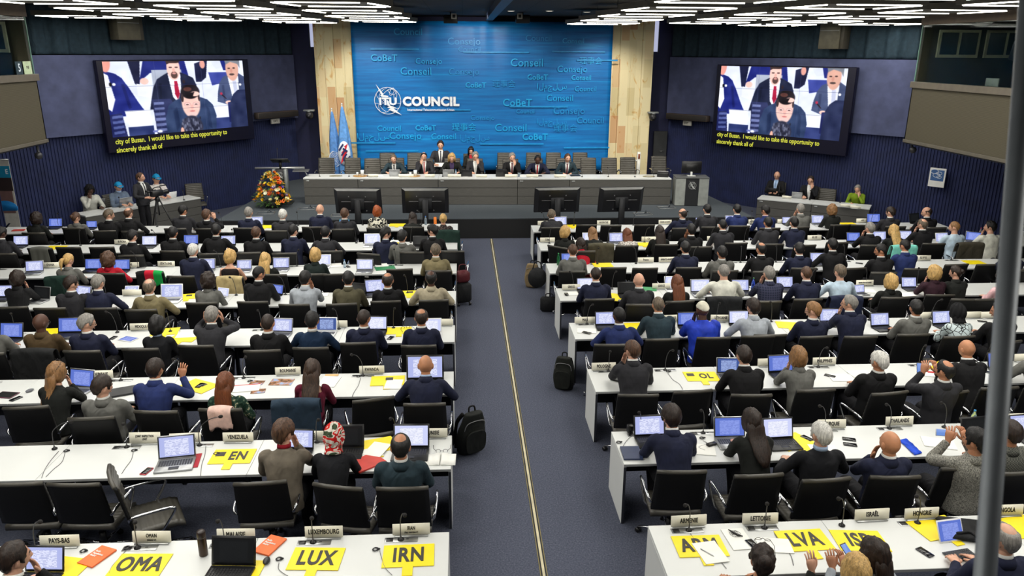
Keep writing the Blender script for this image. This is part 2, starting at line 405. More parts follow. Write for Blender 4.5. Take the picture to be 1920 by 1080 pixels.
def jacket_mesh(pose, lean, kind='suit'):
    k = (pose, lean, kind)
    if k in _jk: return _jk[k]
    S = spine(lean); mb = MB(); e = {'suit': 1.0, 'knit': .94, 'robe': 1.12, 'dress': .90, 'low': .90}[kind]
    R = [(-.10, .188, .135), (-.03, .186, .138), (.08, .178, .130), (.17, .172, .124), (.27, .190, .130), (.35, .204, .130), (.41, .204, .118), (.445, .190, .102), (.474, .142, .085)]
    if kind == 'low': R = R[:6] + [(.40, .185, .118)]
    elif kind == 'dress': R = R[:7] + [(.44, .150, .09)]
    else: R += [(.505, .078, .074), (.525, .066, .068)]
    mb.add(loft([oval(S, t, a * e, b * e, 24, -.004) for t, a, b in R]))
    for sd in (-1, 1):
        Sh, E, W, d, n = pose_arms(pose, lean, sd); W2 = W - (W - E) / np.linalg.norm(W - E) * .012
        if kind == 'dress': continue
        P = catmull([Sh - np.array([sd * .055, 0, -.012]), Sh, Sh * .55 + E * .45, E, E * .5 + W2 * .5, W2], 4)
        rr = np.interp(np.linspace(0, 1, len(P)), [0, .2, .4, .6, .8, 1], [.062, .069, .061, .055, .047, .040]) * (e if kind != 'robe' else 1.25)
        if kind == 'low' : rr = rr * .95
        mb.add(tube(P, list(rr), 12))
    if kind == 'suit':
        ring = [oval(S, .497 + .02 * (i % 2), .074, .076, 24) for i in range(1)]
        mb.add(loft([oval(S, .485, .088, .080, 24, -.004), oval(S, .535, .074, .072, 24, -.006), oval(S, .535, .062, .060, 24, -.004)]))
    me = remesh(mb.V, mb.F, .0125, 5, .5); me.name = 'jacket'; _jk[k] = me; return me
def trousers_mesh():
    if 'tr' in _misc: return _misc['tr']
    mb = MB(); mb.add(sphere((0, .01, .55), (.178, .15, .12), 20, 12))
    for sd in (-1, 1):
        mb.add(tube(catmull([(sd * .085, .0, .53), (sd * .10, .22, .525), (sd * .115, .42, .525), (sd * .11, .435, .42), (sd * .105, .40, .25), (sd * .10, .38, .09)], 4), [.098, .097, .096, .092, .090, .087, .083, .080, .078, .077, .076, .075, .072, .07, .067, .065, .063, .061, .06, .059, .058], 12))
        mb.add(loft([[(sd * .10 + w * math.cos(2 * PI * i / 12), y, max(.004, z + h * math.sin(2 * PI * i / 12))) for i in range(12)] for y, w, z, h in ((.31, .03, .05, .04), (.36, .042, .055, .052), (.44, .046, .045, .042), (.54, .048, .032, .028), (.59, .03, .025, .02))]))
    _misc['tr'] = remesh(mb.V, mb.F, .018, 4); return _misc['tr']
def collar_mesh(lean):
    k = ('col', lean)
    if k not in _misc:
        S = spine(lean); m = MB()
        m.add(loft([oval(S, .515, .066, .070, 22), oval(S, .556, .0635, .066, 22, .002), oval(S, .556, .057, .058, 22, .002), oval(S, .515, .057, .058, 22)])); _misc[k] = m.mesh('shirt_collar')
    return _misc[k]
def jcollar_mesh(lean):
    k = ('jc', lean)
    if k not in _misc:
        S = spine(lean); m = MB(); R_ = [oval(S, .462, .112, .090, 30, -.006), oval(S, .500, .086, .082, 30, -.005), oval(S, .532, .0745, .076, 30, -.004), oval(S, .532, .068, .069, 30, -.003), oval(S, .49, .07, .07, 30, -.003)]
        R_ = [[(x * (1 if y < sp_at(S, .5)[0] + .03 else 1), y, z) for x, y, z in r] for r in R_]; m.add(loft([[p for i, p in enumerate(r) if not (5 < i < 10)] for r in R_])); _misc[k] = m.mesh('jacket_collar')
    return _misc[k]
def front_patch(lean, hw_top, t0, t1, off, n=8, open_=True, base=None):
    S = spine(lean); rows = []; R = [(.08, .178, .130), (.17, .172, .124), (.27, .190, .130), (.35, .202, .130), (.41, .200, .118), (.445, .172, .100), (.475, .120, .082), (.505, .078, .074), (.535, .066, .068)]
    K = 12
    for k in range(K + 1):
        t = t0 + (t1 - t0) * k / K; a = np.interp(t, [r[0] for r in R], [r[1] for r in R]); b = np.interp(t, [r[0] for r in R], [r[2] for r in R])
        hw = hw_top(k / K); y, z, an = sp_at(S, t); c, s = math.cos(rad(an)), math.sin(rad(an)); row = []
        for i in range(n + 1):
            X = -hw + 2 * hw * i / n; X = max(-a * .98, min(a * .98, X)); Y = b * (1 - abs(X / a) ** 2.3) ** (1 / 2.3) + off
            row.append((X, y + Y * c, z - Y * s))
        rows.append(row)
    V = [p for r in rows for p in r]; F = []
    for k in range(K):
        for i in range(n): F.append((k * (n + 1) + i, k * (n + 1) + i + 1, (k + 1) * (n + 1) + i + 1, (k + 1) * (n + 1) + i))
    nv = len(V); bk = [(p[0], p[1] - .012, p[2]) for p in V]; V = V + bk; F = F + [tuple(i + nv for i in f[::-1]) for f in F]
    return V, F
def shirt_mesh(lean):
    k = ('sh', lean)
    if k not in _misc:
        m = MB(); m.add(front_patch(lean, lambda q: .008 + .062 * q ** .8, .12, .535, .006)); _misc[k] = m.mesh('shirt_front')
    return _misc[k]
def tie_mesh(lean):
    k = ('tie', lean)
    if k not in _misc:
        m = MB(); m.add(front_patch(lean, lambda q: .024 - .010 * q + (.012 if q > .93 else 0), .13, .525, .012, 4)); _misc[k] = m.mesh('tie')
    return _misc[k]
def glasses_mesh():
    if 'gl' in _misc: return _misc['gl']
    m = MB()
    for sd in (-1, 1):
        m.add(tube([(sd * .033 + .021 * math.cos(a), .098 - .004 * abs(math.cos(a)), .0 + .017 * math.sin(a)) for a in np.linspace(0, 2 * PI, 15)], .0022, 6))
        m.add(tube([(sd * .054, .094, .004), (sd * .078, .06, .006), (sd * .082, -.01, .004), (sd * .080, -.03, -.012)], .0022, 6))
    m.add(tube([(-.012, .099, .002), (0, .103, .005), (.012, .099, .002)], .0022, 6)); _misc['gl'] = m.mesh('glasses'); return _misc['gl']
def headphone_mesh():
    if 'hp' in _misc: return _misc['hp']
    m = MB(); m.add(tube([(.088 * math.cos(a), -.005, .01 + .128 * math.sin(a)) for a in np.linspace(0, PI, 15)], .004, 6))
    for sd in (-1, 1): m.add(sphere((sd * .090, -.008, -.006), (.010, .022, .026), 10, 8))
    _misc['hp'] = m.mesh('headphones'); return _misc['hp']
SKIN = {'p': (214, 164, 138), 'm': (186, 130, 98), 't': (190, 132, 96), 'd': (82, 54, 42)}
HAIR = {'bk': (20, 18, 18), 'db': (40, 29, 23), 'br': (78, 55, 40), 'au': (112, 62, 34), 'bl': (202, 164, 102), 'gr': (138, 134, 128), 'gb': (98, 86, 72), 'wh': (206, 204, 198), 'rd': (160, 78, 32), 'lb': (142, 104, 66), 'db2': (58, 42, 32)}
HNAME = {'bk': 'black', 'db': 'dark', 'br': 'brown', 'au': 'auburn', 'bl': 'blond', 'gr': 'grey', 'gb': 'greying', 'wh': 'white', 'rd': 'red', 'lb': 'light-brown', 'db2': 'dark'}
TOPS = {'bk': ((24, 24, 26), 'black suit'), 'ch': ((46, 46, 50), 'charcoal suit'), 'gy': ((104, 104, 100), 'grey jacket'), 'nv': ((32, 36, 58), 'navy suit'), 'bu': ((38, 50, 98), 'blue suit'), 'kh': ((128, 118, 88), 'khaki suit'), 'ol': ((84, 80, 62), 'olive suit'),
        'tan': ((176, 166, 142), 'cream jacket'), 'lg': ((164, 170, 178), 'pale grey jacket'), 'brn': ((82, 66, 44), 'brown jacket'), 'teal': ((44, 60, 68), 'slate suit'), 'wt': ((218, 218, 206), 'white shirt'), 'lb': ((186, 206, 222), 'pale blue shirt'),
        'red': ((178, 24, 44), 'red jacket'), 'dg': ((30, 40, 38), 'dark green jacket'), 'brg': ((98, 26, 48), 'burgundy top'), 'dbg': ((48, 26, 36), 'dark burgundy jacket'), 'pk': ((228, 184, 188), 'pink top'), 'royal': ((34, 62, 186), 'royal blue robe'),
        'jum': ((24, 44, 70), 'navy jumper'), 'gjum': ((112, 104, 92), 'grey jumper'), 'bj': ((26, 27, 31), 'black jumper'), 'gj': ((28, 30, 28), 'black jacket'), 'wj': ((188, 188, 180), 'pale jacket'), 'bg': ((96, 110, 128), 'blue-grey jacket'), 'grn': ((122, 148, 36), 'green jumper'), 'bwt': ((214, 208, 204), 'off-white shirt'), 'bt': ((30, 24, 24), 'black sleeveless dress')}
def pat(name, fn):
    if name not in MATS:
        t = NT(name); t.set(.85, 0, .25); fn(t); MATS[name] = t.m
    return MATS[name]
def p_floral(t): t.base(t.ramp(t.noise(t.coord(), 16, 2, .5, .8), [(.49, lin((22, 22, 24))), (.53, lin((226, 222, 204)))]))
def p_geo(t):
    v = t.n('ShaderNodeTexVoronoi', feature='DISTANCE_TO_EDGE'); v.inputs['Scale'].default_value = 11; t.l(t.coord(), v.inputs['Vector'])
    t.base(t.ramp(v.outputs['Distance'], [(.04, lin((24, 26, 28))), (.06, lin((206, 220, 222)))]))
def p_green(t): t.base(t.ramp(t.noise(t.coord(), 20, 3), [(.45, lin((26, 52, 42))), (.60, lin((64, 92, 76))), (.66, lin((190, 184, 150)))]))
def p_white(t): t.base(t.ramp(t.noise(t.coord(), 34, 3), [(.42, lin((70, 66, 64))), (.52, lin((214, 208, 200)))]))
def p_dots(t): t.base(t.ramp(t.noise(t.coord(), 40, 2), [(.55, lin((42, 38, 40))), (.66, lin((140, 120, 110)))]))
def p_tweed(t): t.base(t.ramp(t.noise(t.coord(), 95, 3, .7), [(.35, lin((62, 62, 60))), (.65, lin((172, 170, 160)))]))
def p_check(t):
    c = t.n('ShaderNodeTexChecker'); c.inputs['Scale'].default_value = 70; t.l(t.coord(), c.inputs['Vector']); c.inputs['Color1'].default_value = lin((112, 112, 104)); c.inputs['Color2'].default_value = lin((74, 76, 72)); t.base(c.outputs['Color'])
def p_plaid(t):
    w = t.n('ShaderNodeTexWave', bands_direction='X'); w.inputs['Scale'].default_value = 8; t.l(t.coord(), w.inputs['Vector'])
    w2 = t.n('ShaderNodeTexWave', bands_direction='Z'); w2.inputs['Scale'].default_value = 8; t.l(t.coord(), w2.inputs['Vector'])
    m = t.n('ShaderNodeMath', operation='MULTIPLY'); t.l(w.outputs['Fac'], m.inputs[0]); t.l(w2.outputs['Fac'], m.inputs[1]); t.base(t.ramp(m.outputs[0], [(.05, lin((60, 62, 84))), (.4, lin((36, 40, 62)))]))
def p_scarf(t):
    w = t.n('ShaderNodeTexNoise'); w.inputs['Scale'].default_value = 4.2; w.inputs['Distortion'].default_value = 1.6; w.inputs['Detail'].default_value = 1; t.l(t.coord(scale=(1, 1, 2.2), rot=(.4, .6, 0)), w.inputs['Vector'])
    t.base(t.ramp(w.outputs['Fac'], [(.0, lin((60, 74, 52))), (.40, lin((214, 208, 196))), (.47, lin((196, 30, 28))), (.56, lin((222, 216, 204))), (.62, lin((190, 34, 30))), (.68, lin((70, 66, 56)))], 'CONSTANT'))
PATT = {'floral': (p_floral, 'black and white floral top'), 'geo': (p_geo, 'white top with black lines'), 'gdress': (p_green, 'dark green patterned dress'), 'wpat': (p_white, 'white patterned blouse'), 'dots': (p_dots, 'dark patterned top'), 'tweed': (p_tweed, 'grey tweed jacket'), 'check': (p_check, 'grey checked jacket'), 'plaid': (p_plaid, 'navy plaid suit')}
KNIT = {'gjum', 'jum', 'bj', 'wt', 'lb', 'brg', 'grn', 'bwt', 'pk'}
def top_mat(t):
    if t in PATT: return pat(t, PATT[t][0])
    return fabric(t, TOPS[t][0], .6 if t == 'royal' else .85)
def top_name(t): return PATT[t][1] if t in PATT else TOPS[t][1]
def hair_mat(c):
    k = 'hair ' + c
    if k not in MATS:
        t = NT(k); t.set(.48, 0, .4); v = t.coord(scale=(1, 1, .16)); f = t.noise(v, 70, 4, .65)
        t.base(t.ramp(f, [(.32, lin(mixc(HAIR[c], .55 if c not in ('bl', 'wh', 'gr', 'rd', 'lb', 'au') else .74))), (.68, lin(mixc(HAIR[c], 1.35 if c not in ('bl', 'wh', 'gr', 'rd', 'lb', 'au') else 1.15)))])); t.bump(f, .9, .008); MATS[k] = t.m
    return MATS[k]
def skin_mat(s):
    c = SKIN[s]; k = 'skin ' + s
    if k not in MATS:
        t = NT(k); t.set(.5, 0, .4); t.base(t.ramp(t.noise(t.coord(), 14, 3), [(.3, lin(mixc(c, .93))), (.7, lin(mixc(c, 1.05)))])); t.b.inputs['Subsurface Weight'].default_value = 0; MATS[k] = t.m
    return MATS[k]
LEVELS = (-6, 0, 6, 12, 18, 25, 32, 40)
HNOUN = {'short': 'short {} hair', 'crop': 'cropped {} hair', 'full': 'thick {} hair', 'bald': 'bald head', 'thin': 'thinning {} hair', 'fringe': 'bald crown', 'bob': '{} bob', 'long': 'long {} hair', 'pony': '{} ponytail', 'bun': '{} bun', 'curly': 'curly {} hair', 'afro': 'round {} afro', 'scarf': '{} headscarf', 'cap': '{} cap', 'kufi': 'white round cap', 'curlybun': 'curly {} bun'}
PEOPLE = []
def person_at(root_loc, rz, lean, pose, yaw, pitch, hair, hc, skin, top, scale=1.0, build=1.0, label='', group=None, collar=None, tie=None, shirt=None, glasses=False, headset=False, kind=None, hatmat=None, trous=True, shades=False):
    if collar is None and hair in ('short', 'crop', 'thin', 'fringe', 'bald', 'full') and top in ('bk', 'ch', 'nv', 'bu', 'gy', 'teal', 'ol', 'kh', 'lg') and shirt is None and kind is None: collar = 'w'
    p = obj('person', body_mesh(pose, lean, yaw, pitch), [skin_mat(skin), plain('eye', (30, 24, 22), .3), hair_mat(hc if hc in HAIR else 'bk'), plain('lip ' + skin, mixc(SKIN[skin], .78), .5)], None, root_loc, (0, 0, rz))
    p.scale = (scale * build, scale, scale)
    tag(p, label, 'person', group)
    k = kind or ('knit' if top in KNIT else 'robe' if top == 'royal' else 'suit')
    nm = 'robe' if k == 'robe' else 'dress' if k == 'dress' else 'top' if (k in ('knit', 'low') or top in PATT and top not in ('tweed', 'check', 'plaid')) else 'jacket'
    if nm == 'top' and top in ('wt', 'lb', 'bwt'): nm = 'shirt'
    if nm == 'top' and top in ('gjum', 'jum', 'bj', 'grn'): nm = 'jumper'
    obj(nm, jacket_mesh(pose, lean, k), top_mat(top), p)
    if nm == 'jacket' and k == 'suit': obj('jacket_collar', jcollar_mesh(lean), top_mat(top), p)
    if trous: obj('trousers', trousers_mesh(), fabric('trousers', (26, 26, 30)), p)
    if collar: obj('shirt_collar', collar_mesh(lean), fabric('shirt ' + collar, {'w': (226, 226, 222), 'b': (168, 190, 220), 'p': (226, 196, 200), 'r': (150, 24, 40), 'd': (30, 30, 34), 'v': (70, 56, 92)}[collar], .8), p)
    if shirt: obj('shirt_front', shirt_mesh(lean), fabric('shirt ' + shirt, {'w': (226, 226, 222), 'b': (168, 190, 220), 'r': (178, 24, 44), 'v': (70, 56, 92)}[shirt], .8), p)
    if tie: obj('tie', tie_mesh(lean), fabric('tie ' + str(tie), tie, .6), p)
    M = head_mtx(lean, yaw, pitch)
    if hair != 'bald':
        mt = hatmat or hair_mat(hc if hc in HAIR else 'bk')
        h = obj({'scarf': 'headscarf', 'cap': 'cap', 'kufi': 'cap'}.get(hair, 'hair'), hair_mesh(hair, lean), mt, p); h.matrix_local = M
        if hair in ('cap', 'kufi') : 
            if hair == 'cap': h2 = obj('hair', hair_mesh('crop', 0), hair_mat('bk'), p); h2.matrix_local = M
    if glasses: g = obj('glasses', glasses_mesh(), plain('black plastic', (18, 18, 20), .35), p); g.matrix_local = M
    if shades: g = obj('sunglasses', glasses_mesh(), plain('black plastic', (18, 18, 20), .35), p); g.matrix_local = M @ Matrix.Translation((0, -.030, .078)) @ Matrix.Rotation(.75, 4, 'X') @ Matrix.Scale(1.08, 4)
    if headset: g = obj('headphones', headphone_mesh(), plain('black plastic', (18, 18, 20), .35), p); g.matrix_local = M
    return p
# ------------------------------------------------------------------ furniture and table things
def leather():
    if 'leather' not in MATS:
        t = NT('leather'); t.set(.42, 0, .45); v = t.coord()
        t.base(t.ramp(t.noise(v, 5), [(.3, lin((58, 56, 51))), (.7, lin((78, 75, 68)))])); t.bump(t.noise(v, 220, 2), .15, .002); MATS['leather'] = t.m
    return MATS['leather']
M_shell = lambda: plain('black chair shell', (14, 14, 15), .55, spec=.35, var=.15, bump=.05, bscale=200)
M_chrome = lambda: plain('chrome', (200, 202, 206), .14, 1, var=0)
M_blk = lambda: plain('black plastic', (18, 18, 20), .4)
M_white = lambda: plain('white laminate', (212, 214, 212), .38, var=.012, scale=2)
M_edge = lambda: plain('grey table edge', (150, 152, 152), .4)
M_alu = lambda: plain('brushed aluminium', (178, 180, 180), .32, .85, var=.04)
M_paper = lambda: plain('paper', (236, 236, 230), .8, var=.02)
M_card = lambda: plain('ivory card', (232, 228, 210), .6, var=.02)
M_ink = lambda: plain('black ink', (22, 22, 22), .6, var=0)
M_yel = lambda: plain('yellow board', (245, 220, 6), .5, var=.02)
def chair_proto(casters=True):
    r = empty('swivel_chair', (0, 0, 0)); r.scale = (1.06, 1.0, 1.0)
    # backrest: curved shell and ribbed pad; back face at y about -.25, chair faces +y
    def back(y0, th, w, ribs, z0=.50, z1=.995):
        rows = []; K = 40 if ribs else 12
        for k in range(K + 1):
            q = k / K; z = z0 + (z1 - z0) * q; lean = -.10 * q; bulge = .008 * abs(math.sin(q * PI * 9)) if ribs else 0
            ww = w * (1 - .06 * q) ; row = []
            for i in range(11):
                u = -1 + 2 * i / 10; row.append((u * ww / 2, y0 + lean - .022 * (1 - u * u) + bulge * 1.0 - (.0 if ribs else 0), z))
            rowb = [(p[0], p[1] - th - (bulge if ribs else 0), p[2]) for p in row[::-1]]
            rows.append(row + rowb)
        return loft(rows)
    m = MB(); m.add(back(-.205, .030, .50, False)); b = obj('backrest', m, M_shell(), r)
    m = MB(); m.add(back(-.196, .012, .49, True, .505, .985)); obj('back_pad', m, leather(), r)
    m = MB(); m.add(tube([(-.235, -.325, .990), (-.1, -.345, .993), (.1, -.345, .993), (.235, -.325, .990)], [.0215] * 4, 10)); obj('top_roll', m, leather(), r)
    m = MB(); rows = []
    K = 36
    for k in range(K + 1):
        q = k / K; y = -.22 + .47 * q; bul = .007 * abs(math.sin(q * PI * 9)); dz = -.03 * max(0, q - .85) / .15
        rows.append([(u * .245, y, .455 + bul - .012 * (1 - u * u) + dz) for u in np.linspace(-1, 1, 9)] + [(u * .245, y, .405 + dz * .6) for u in np.linspace(1, -1, 9)])
    m.add(loft(rows)); obj('seat', m, leather(), r)
    for s in (-1, 1):
        m = MB(); m.add(tube(catmull([(s * .255, -.255, .60), (s * .285, -.22, .655), (s * .290, -.02, .665), (s * .290, .12, .660), (s * .285, .165, .63), (s * .275, .10, .52), (s * .255, .03, .415), (s * .20, .0, .395)], 4), .0115, 8, 1.3)); obj('armrest', m, M_chrome(), r)
    m = MB(); m.add(tube([(0, 0, .40), (0, 0, .22)], .026, 10)); m.add(tube([(0, 0, .24), (0, 0, .10)], .034, 10)); m.add(rbox((0, 0, .392), (.30, .22, .03), .01)); obj('column', m, M_blk(), r)
    m = MB(); m.add(lathe([(.04, .08), (.045, .09), (.045, .115), (.03, .12)], 12))
    cs = []
    for k in range(5):
        a = 2 * PI * k / 5 + .3; m.add(tube([(.03 * math.cos(a), .03 * math.sin(a), .105), (.31 * math.cos(a), .31 * math.sin(a), .070)], [.022, .013], 8, .7)); cs.append((.31 * math.cos(a), .31 * math.sin(a), a))
        if not casters: m.add(tube([(.305 * math.cos(a), .305 * math.sin(a), .07), (.305 * math.cos(a), .305 * math.sin(a), .004)], [.012, .016], 8))
    bs = obj('base', m, M_chrome(), r)
    if casters:
        cm = MB(); cm.add(tube([(-.022, 0, .029), (-.006, 0, .029)], .028, 12)); cm.add(tube([(.006, 0, .029), (.022, 0, .029)], .028, 12)); cm.add(tube([(0, 0, .05), (0, 0, .072)], .009, 8)); cme = cm.mesh('caster')
        for x, y, a in cs: obj('caster', cme, M_blk(), bs, (x, y, 0), (0, 0, a + 1))
    return r
def screen_mat(kind, k=1.0):
    key = 'display ' + kind
    if key in MATS: return MATS[key]
    t = NT(key); t.set(.25, 0, .3, (0.01, 0.01, 0.01, 1)); c = t.n('ShaderNodeTexCoord'); s = t.n('ShaderNodeSeparateXYZ'); t.l(c.outputs['Generated'], s.inputs[0])
    # lines of text: bands along height, broken up by noise along width
    w = t.n('ShaderNodeMath', operation='MULTIPLY'); t.l(s.outputs['Y'], w.inputs[0]); w.inputs[1].default_value = 22
    fr = t.n('ShaderNodeMath', operation='FRACT'); t.l(w.outputs[0], fr.inputs[0])
    gt = t.n('ShaderNodeMath', operation='GREATER_THAN'); t.l(fr.outputs[0], gt.inputs[0]); gt.inputs[1].default_value = .55
    mp = t.n('ShaderNodeMapping'); mp.inputs['Scale'].default_value = (9, 22, 1); t.l(c.outputs['Generated'], mp.inputs[0])
    nz = t.noise(mp.outputs[0], 1.3, 1); g2 = t.n('ShaderNodeMath', operation='GREATER_THAN'); t.l(nz, g2.inputs[0]); g2.inputs[1].default_value = .50
    mu = t.n('ShaderNodeMath', operation='MULTIPLY'); t.l(gt.outputs[0], mu.inputs[0]); t.l(g2.outputs[0], mu.inputs[1])
    pg = {'doc': ((178, 186, 236), (226, 230, 255), (150, 158, 214)), 'blue': ((92, 116, 206), (138, 156, 232), (104, 122, 206)), 'white': ((206, 212, 250), (240, 242, 255), (196, 202, 235)), 'dark': ((14, 16, 18), (20, 22, 24), (18, 20, 22)), 'desk': ((60, 84, 150), (150, 170, 220), (90, 100, 160))}[kind]
    inx = t.ramp(s.outputs['X'], [(.14, (0, 0, 0, 1)), (.15, (1, 1, 1, 1)), (.84, (1, 1, 1, 1)), (.85, (0, 0, 0, 1))], 'CONSTANT')
    iny = t.ramp(s.outputs['Y'], [(.06, (0, 0, 0, 1)), (.07, (1, 1, 1, 1)), (.86, (1, 1, 1, 1)), (.87, (0, 0, 0, 1))], 'CONSTANT')
    pm = t.n('ShaderNodeMix', data_type='RGBA', blend_type='MULTIPLY'); pm.inputs[0].default_value = 1; t.l(inx, pm.inputs[6]); t.l(iny, pm.inputs[7])
    a = t.n('ShaderNodeMix', data_type='RGBA'); t.l(mu.outputs[0], a.inputs[0]); a.inputs[6].default_value = lin(pg[1]); a.inputs[7].default_value = lin(pg[2])
    b = t.n('ShaderNodeMix', data_type='RGBA'); t.l(pm.outputs[2], b.inputs[0]); b.inputs[6].default_value = lin(pg[0]); t.l(a.outputs[2], b.inputs[7])
    t.l(b.outputs[2], t.b.inputs['Emission Color']); t.b.inputs['Emission Strength'].default_value = SCR * k; MATS[key] = t.m; return t.m
_lt = {}
def laptop_proto(col, disp):
    """front edge faces -y, hinge at origin"""
    bm_ = {'k': plain('black laptop shell', (26, 27, 30), .4), 's': plain('silver laptop shell', (176, 178, 180), .32, .6), 'w': plain('white laptop shell', (224, 226, 228), .35)}[col]
    r = empty('laptop', (0, 0, 0))
    m = MB(); m.add(rbox((0, -.117, .009), (.335, .232, .018), .005)); base = obj('laptop_base', m, bm_, r)
    m = MB()
    for j in range(5):
        for i in range(13): m.add(rbox((-.138 + .023 * i, -.045 - .021 * j, .0190), (.019, .017, .003), .001), smooth=False)
    m.add(rbox((0, -.185, .0186), (.09, .055, .0015), .0005)); obj('keyboard', m, M_blk() if col == 'k' else plain('grey keys', (52, 54, 58), .5), base)
    m = MB(); m.add(rbox((0, 0, .112), (.335, .009, .224), .004)); lid = obj('lid', m, bm_, r, (0, .004, .012), (rad(-17), 0, 0))
    m = MB(); m.add(rbox((0, -.0052, .114), (.326, .0015, .205), .0005)); bz = obj('bezel', m, M_blk() if col != 'w' else bm_, lid)
    V = [(-.152, -.0064, .024), (.152, -.0064, .024), (.152, -.0064, .208), (-.152, -.0064, .208)]
    me = bpy.data.meshes.new('display'); me.from_pydata([(v[0], v[2], 0) for v in V], [], [(0, 1, 2, 3)]); me.update(); me['ok'] = 1
    d = obj('display', me, screen_mat(disp), lid, (0, -.0064, 0), (PI / 2, 0, 0)); return r
def laptop(px, py, col='k', disp='doc', rz=0, w=1.0, z=.86, label='', group='laptops on the delegate tables', tz=.742, tilt=0):
    k = (col, disp)
    P = atz(px, py, tz + .11 * w)
    if k not in _lt: _lt[k] = laptop_proto(col, disp); o = _lt[k]
    else: o = copy_tree(_lt[k])
    o.location = (P[0], P[1] - .03, tz); o.rotation_euler = (0, 0, rad(rz)); o.scale = (w, w, w)
    tag(o, label, 'laptop', group); return o
def plate(px, py, s, label, rz=0, sub=None, w=.34, h=.105, tz=.742, group='country nameplates', loc=None, flip=False, th=None):
    P = loc if loc is not None else atz(px, py, tz + h * .55)
    r = empty('nameplate', (P[0], P[1], tz), rad(rz))
    m = MB(); m.add(prism([(-w / 2, -.006), (w / 2, -.006), (w / 2, .006), (-w / 2, .006)], .012, .012 + h)); obj('card', m, M_card(), r, (0, 0, 0), (rad(-8), 0, 0))
    m = MB(); m.add(rbox((0, 0, .006), (w * .9, .05, .012), .003)); obj('stand', m, M_alu(), r)
    if s:
        n = max(len(t) for t in s.split('\n')); hh = th or min(.066, w / (n * .62) * 1.35)
        wd = min(.62, w * .92 / (n * .64 * hh)); lines = s.split('\n')
        for i, t in enumerate(lines):
            z = .012 + h * (.52 if not sub else .62) + (len(lines) - 1) * hh * .5 - i * hh * 1.0
            text(t, hh, M_ink(), r, (0, -.0075 + (z) * math.tan(rad(8)) * 1.0 , z), (PI / 2 - rad(8), 0, 0), .024, wd)
        if sub: text(sub, .022, M_ink(), r, (0, -.0075 + .035 * math.tan(rad(8)), .012 + h * .24), (PI / 2 - rad(8), 0, 0), .004, .72)
    tag(r, label, 'nameplate', group); return r
_mc = {}
def mic(px, py, rz=0, label='', lean=0.0, tz=.742, ln=.36, parent=None, group='gooseneck microphones', P=None, bend=.16):
    if P is None: P = atz(px, py, tz)
    k = (round(bend, 2), round(ln, 2))
    if k not in _mc:
        m1 = MB(); m1.add(lathe([(.030, 0), (.030, .010), (.014, .018), (.008, .035)], 14)); b = m1.mesh('base')
        pts = catmull([(0, 0, .03), (0, 0, .12), (0, -.02, ln * .62), (0, -bend * .55, ln * .9), (0, -bend, ln)], 5); m2 = MB(); m2.add(tube(pts, .0048, 7)); n = m2.mesh('stem')
        e = pts[-1]; e0 = pts[-3]; d = (e - e0) / np.linalg.norm(e - e0); m3 = MB(); m3.add(tube([e - d * .01, e + d * .002, e + d * .018, e + d * .034, e + d * .042], [.008, .017, .020, .016, .006], 10)); h = m3.mesh('foam_head'); _mc[k] = (b, n, h)
    b, n, h = _mc[k]; o = obj('microphone', b, M_blk(), None, (P[0], P[1], tz), (0, 0, rad(rz))); obj('stem', n, plain('grey gooseneck', (70, 70, 72), .4, .5), o); obj('foam_head', h, plain('dark foam', (30, 28, 28), .95), o)
    tag(o, label, 'microphone', group); return o
_fz = 0
def flat(name, px, py, w, l, rz, mat, label, cat, th=.004, tz=.742, group=None, P=None, b=.001, sh=0):
    global _fz
    _fz = (_fz + 1) % 7; th += .0006 * _fz
    if P is None: P = atz(px, py, tz + th)
    m = MB(); m.add(prism([(-w / 2, -l / 2), (w / 2, -l / 2), (w / 2 + sh, l / 2), (-w / 2 + sh, l / 2)], 0, th), smooth=False)
    o = obj(name, m, mat, None, (P[0], P[1], tz), (0, 0, rad(rz))); tag(o, label, cat, group); return o
def paddle(px, py, s, rz, label, w=.45, l=.31, handle=True, tz=.742, hl=.12, th=.17):
    P = atz(px, py, tz); m = MB(); pts = [(-w / 2, -l / 2), (-.045, -l / 2)] + ([(-.045, -l / 2 - hl), (.045, -l / 2 - hl)] if handle else []) + [(.045, -l / 2), (w / 2, -l / 2), (w / 2, l / 2), (-w / 2, l / 2)]
    m.add(prism(pts, 0, .005), smooth=False); o = obj('voting_paddle', m, M_yel(), None, (P[0], P[1], tz), (0, 0, rad(rz)))
    if s: text(s, th, plain('dark grey ink', (52, 50, 46), .6), o, (.06 if s in ('EN', 'OL') else 0, 0.0, .006), (0, 0, 0), 0.030, .60, 1.10)
    tag(o, label, 'voting paddle', 'yellow voting paddles'); return o
def phone(px, py, rz, label, c=(24, 24, 28), tz=.742, scr=None, w=.072, l=.145):
    P = atz(px, py, tz); m = MB(); m.add(rbox((0, 0, .0045), (w, l, .009), .003)); o = obj('mobile_phone', m, plain('phone body %d' % c[0], c, .3), None, (P[0], P[1], tz), (0, 0, rad(rz)))
    m = MB(); m.add(rbox((0, 0, .0093), (w * .9, l * .86, .0012), .0004)); obj('glass', m, scr or plain('dark glass', (12, 13, 18), .08), o); tag(o, label, 'phone'); return o
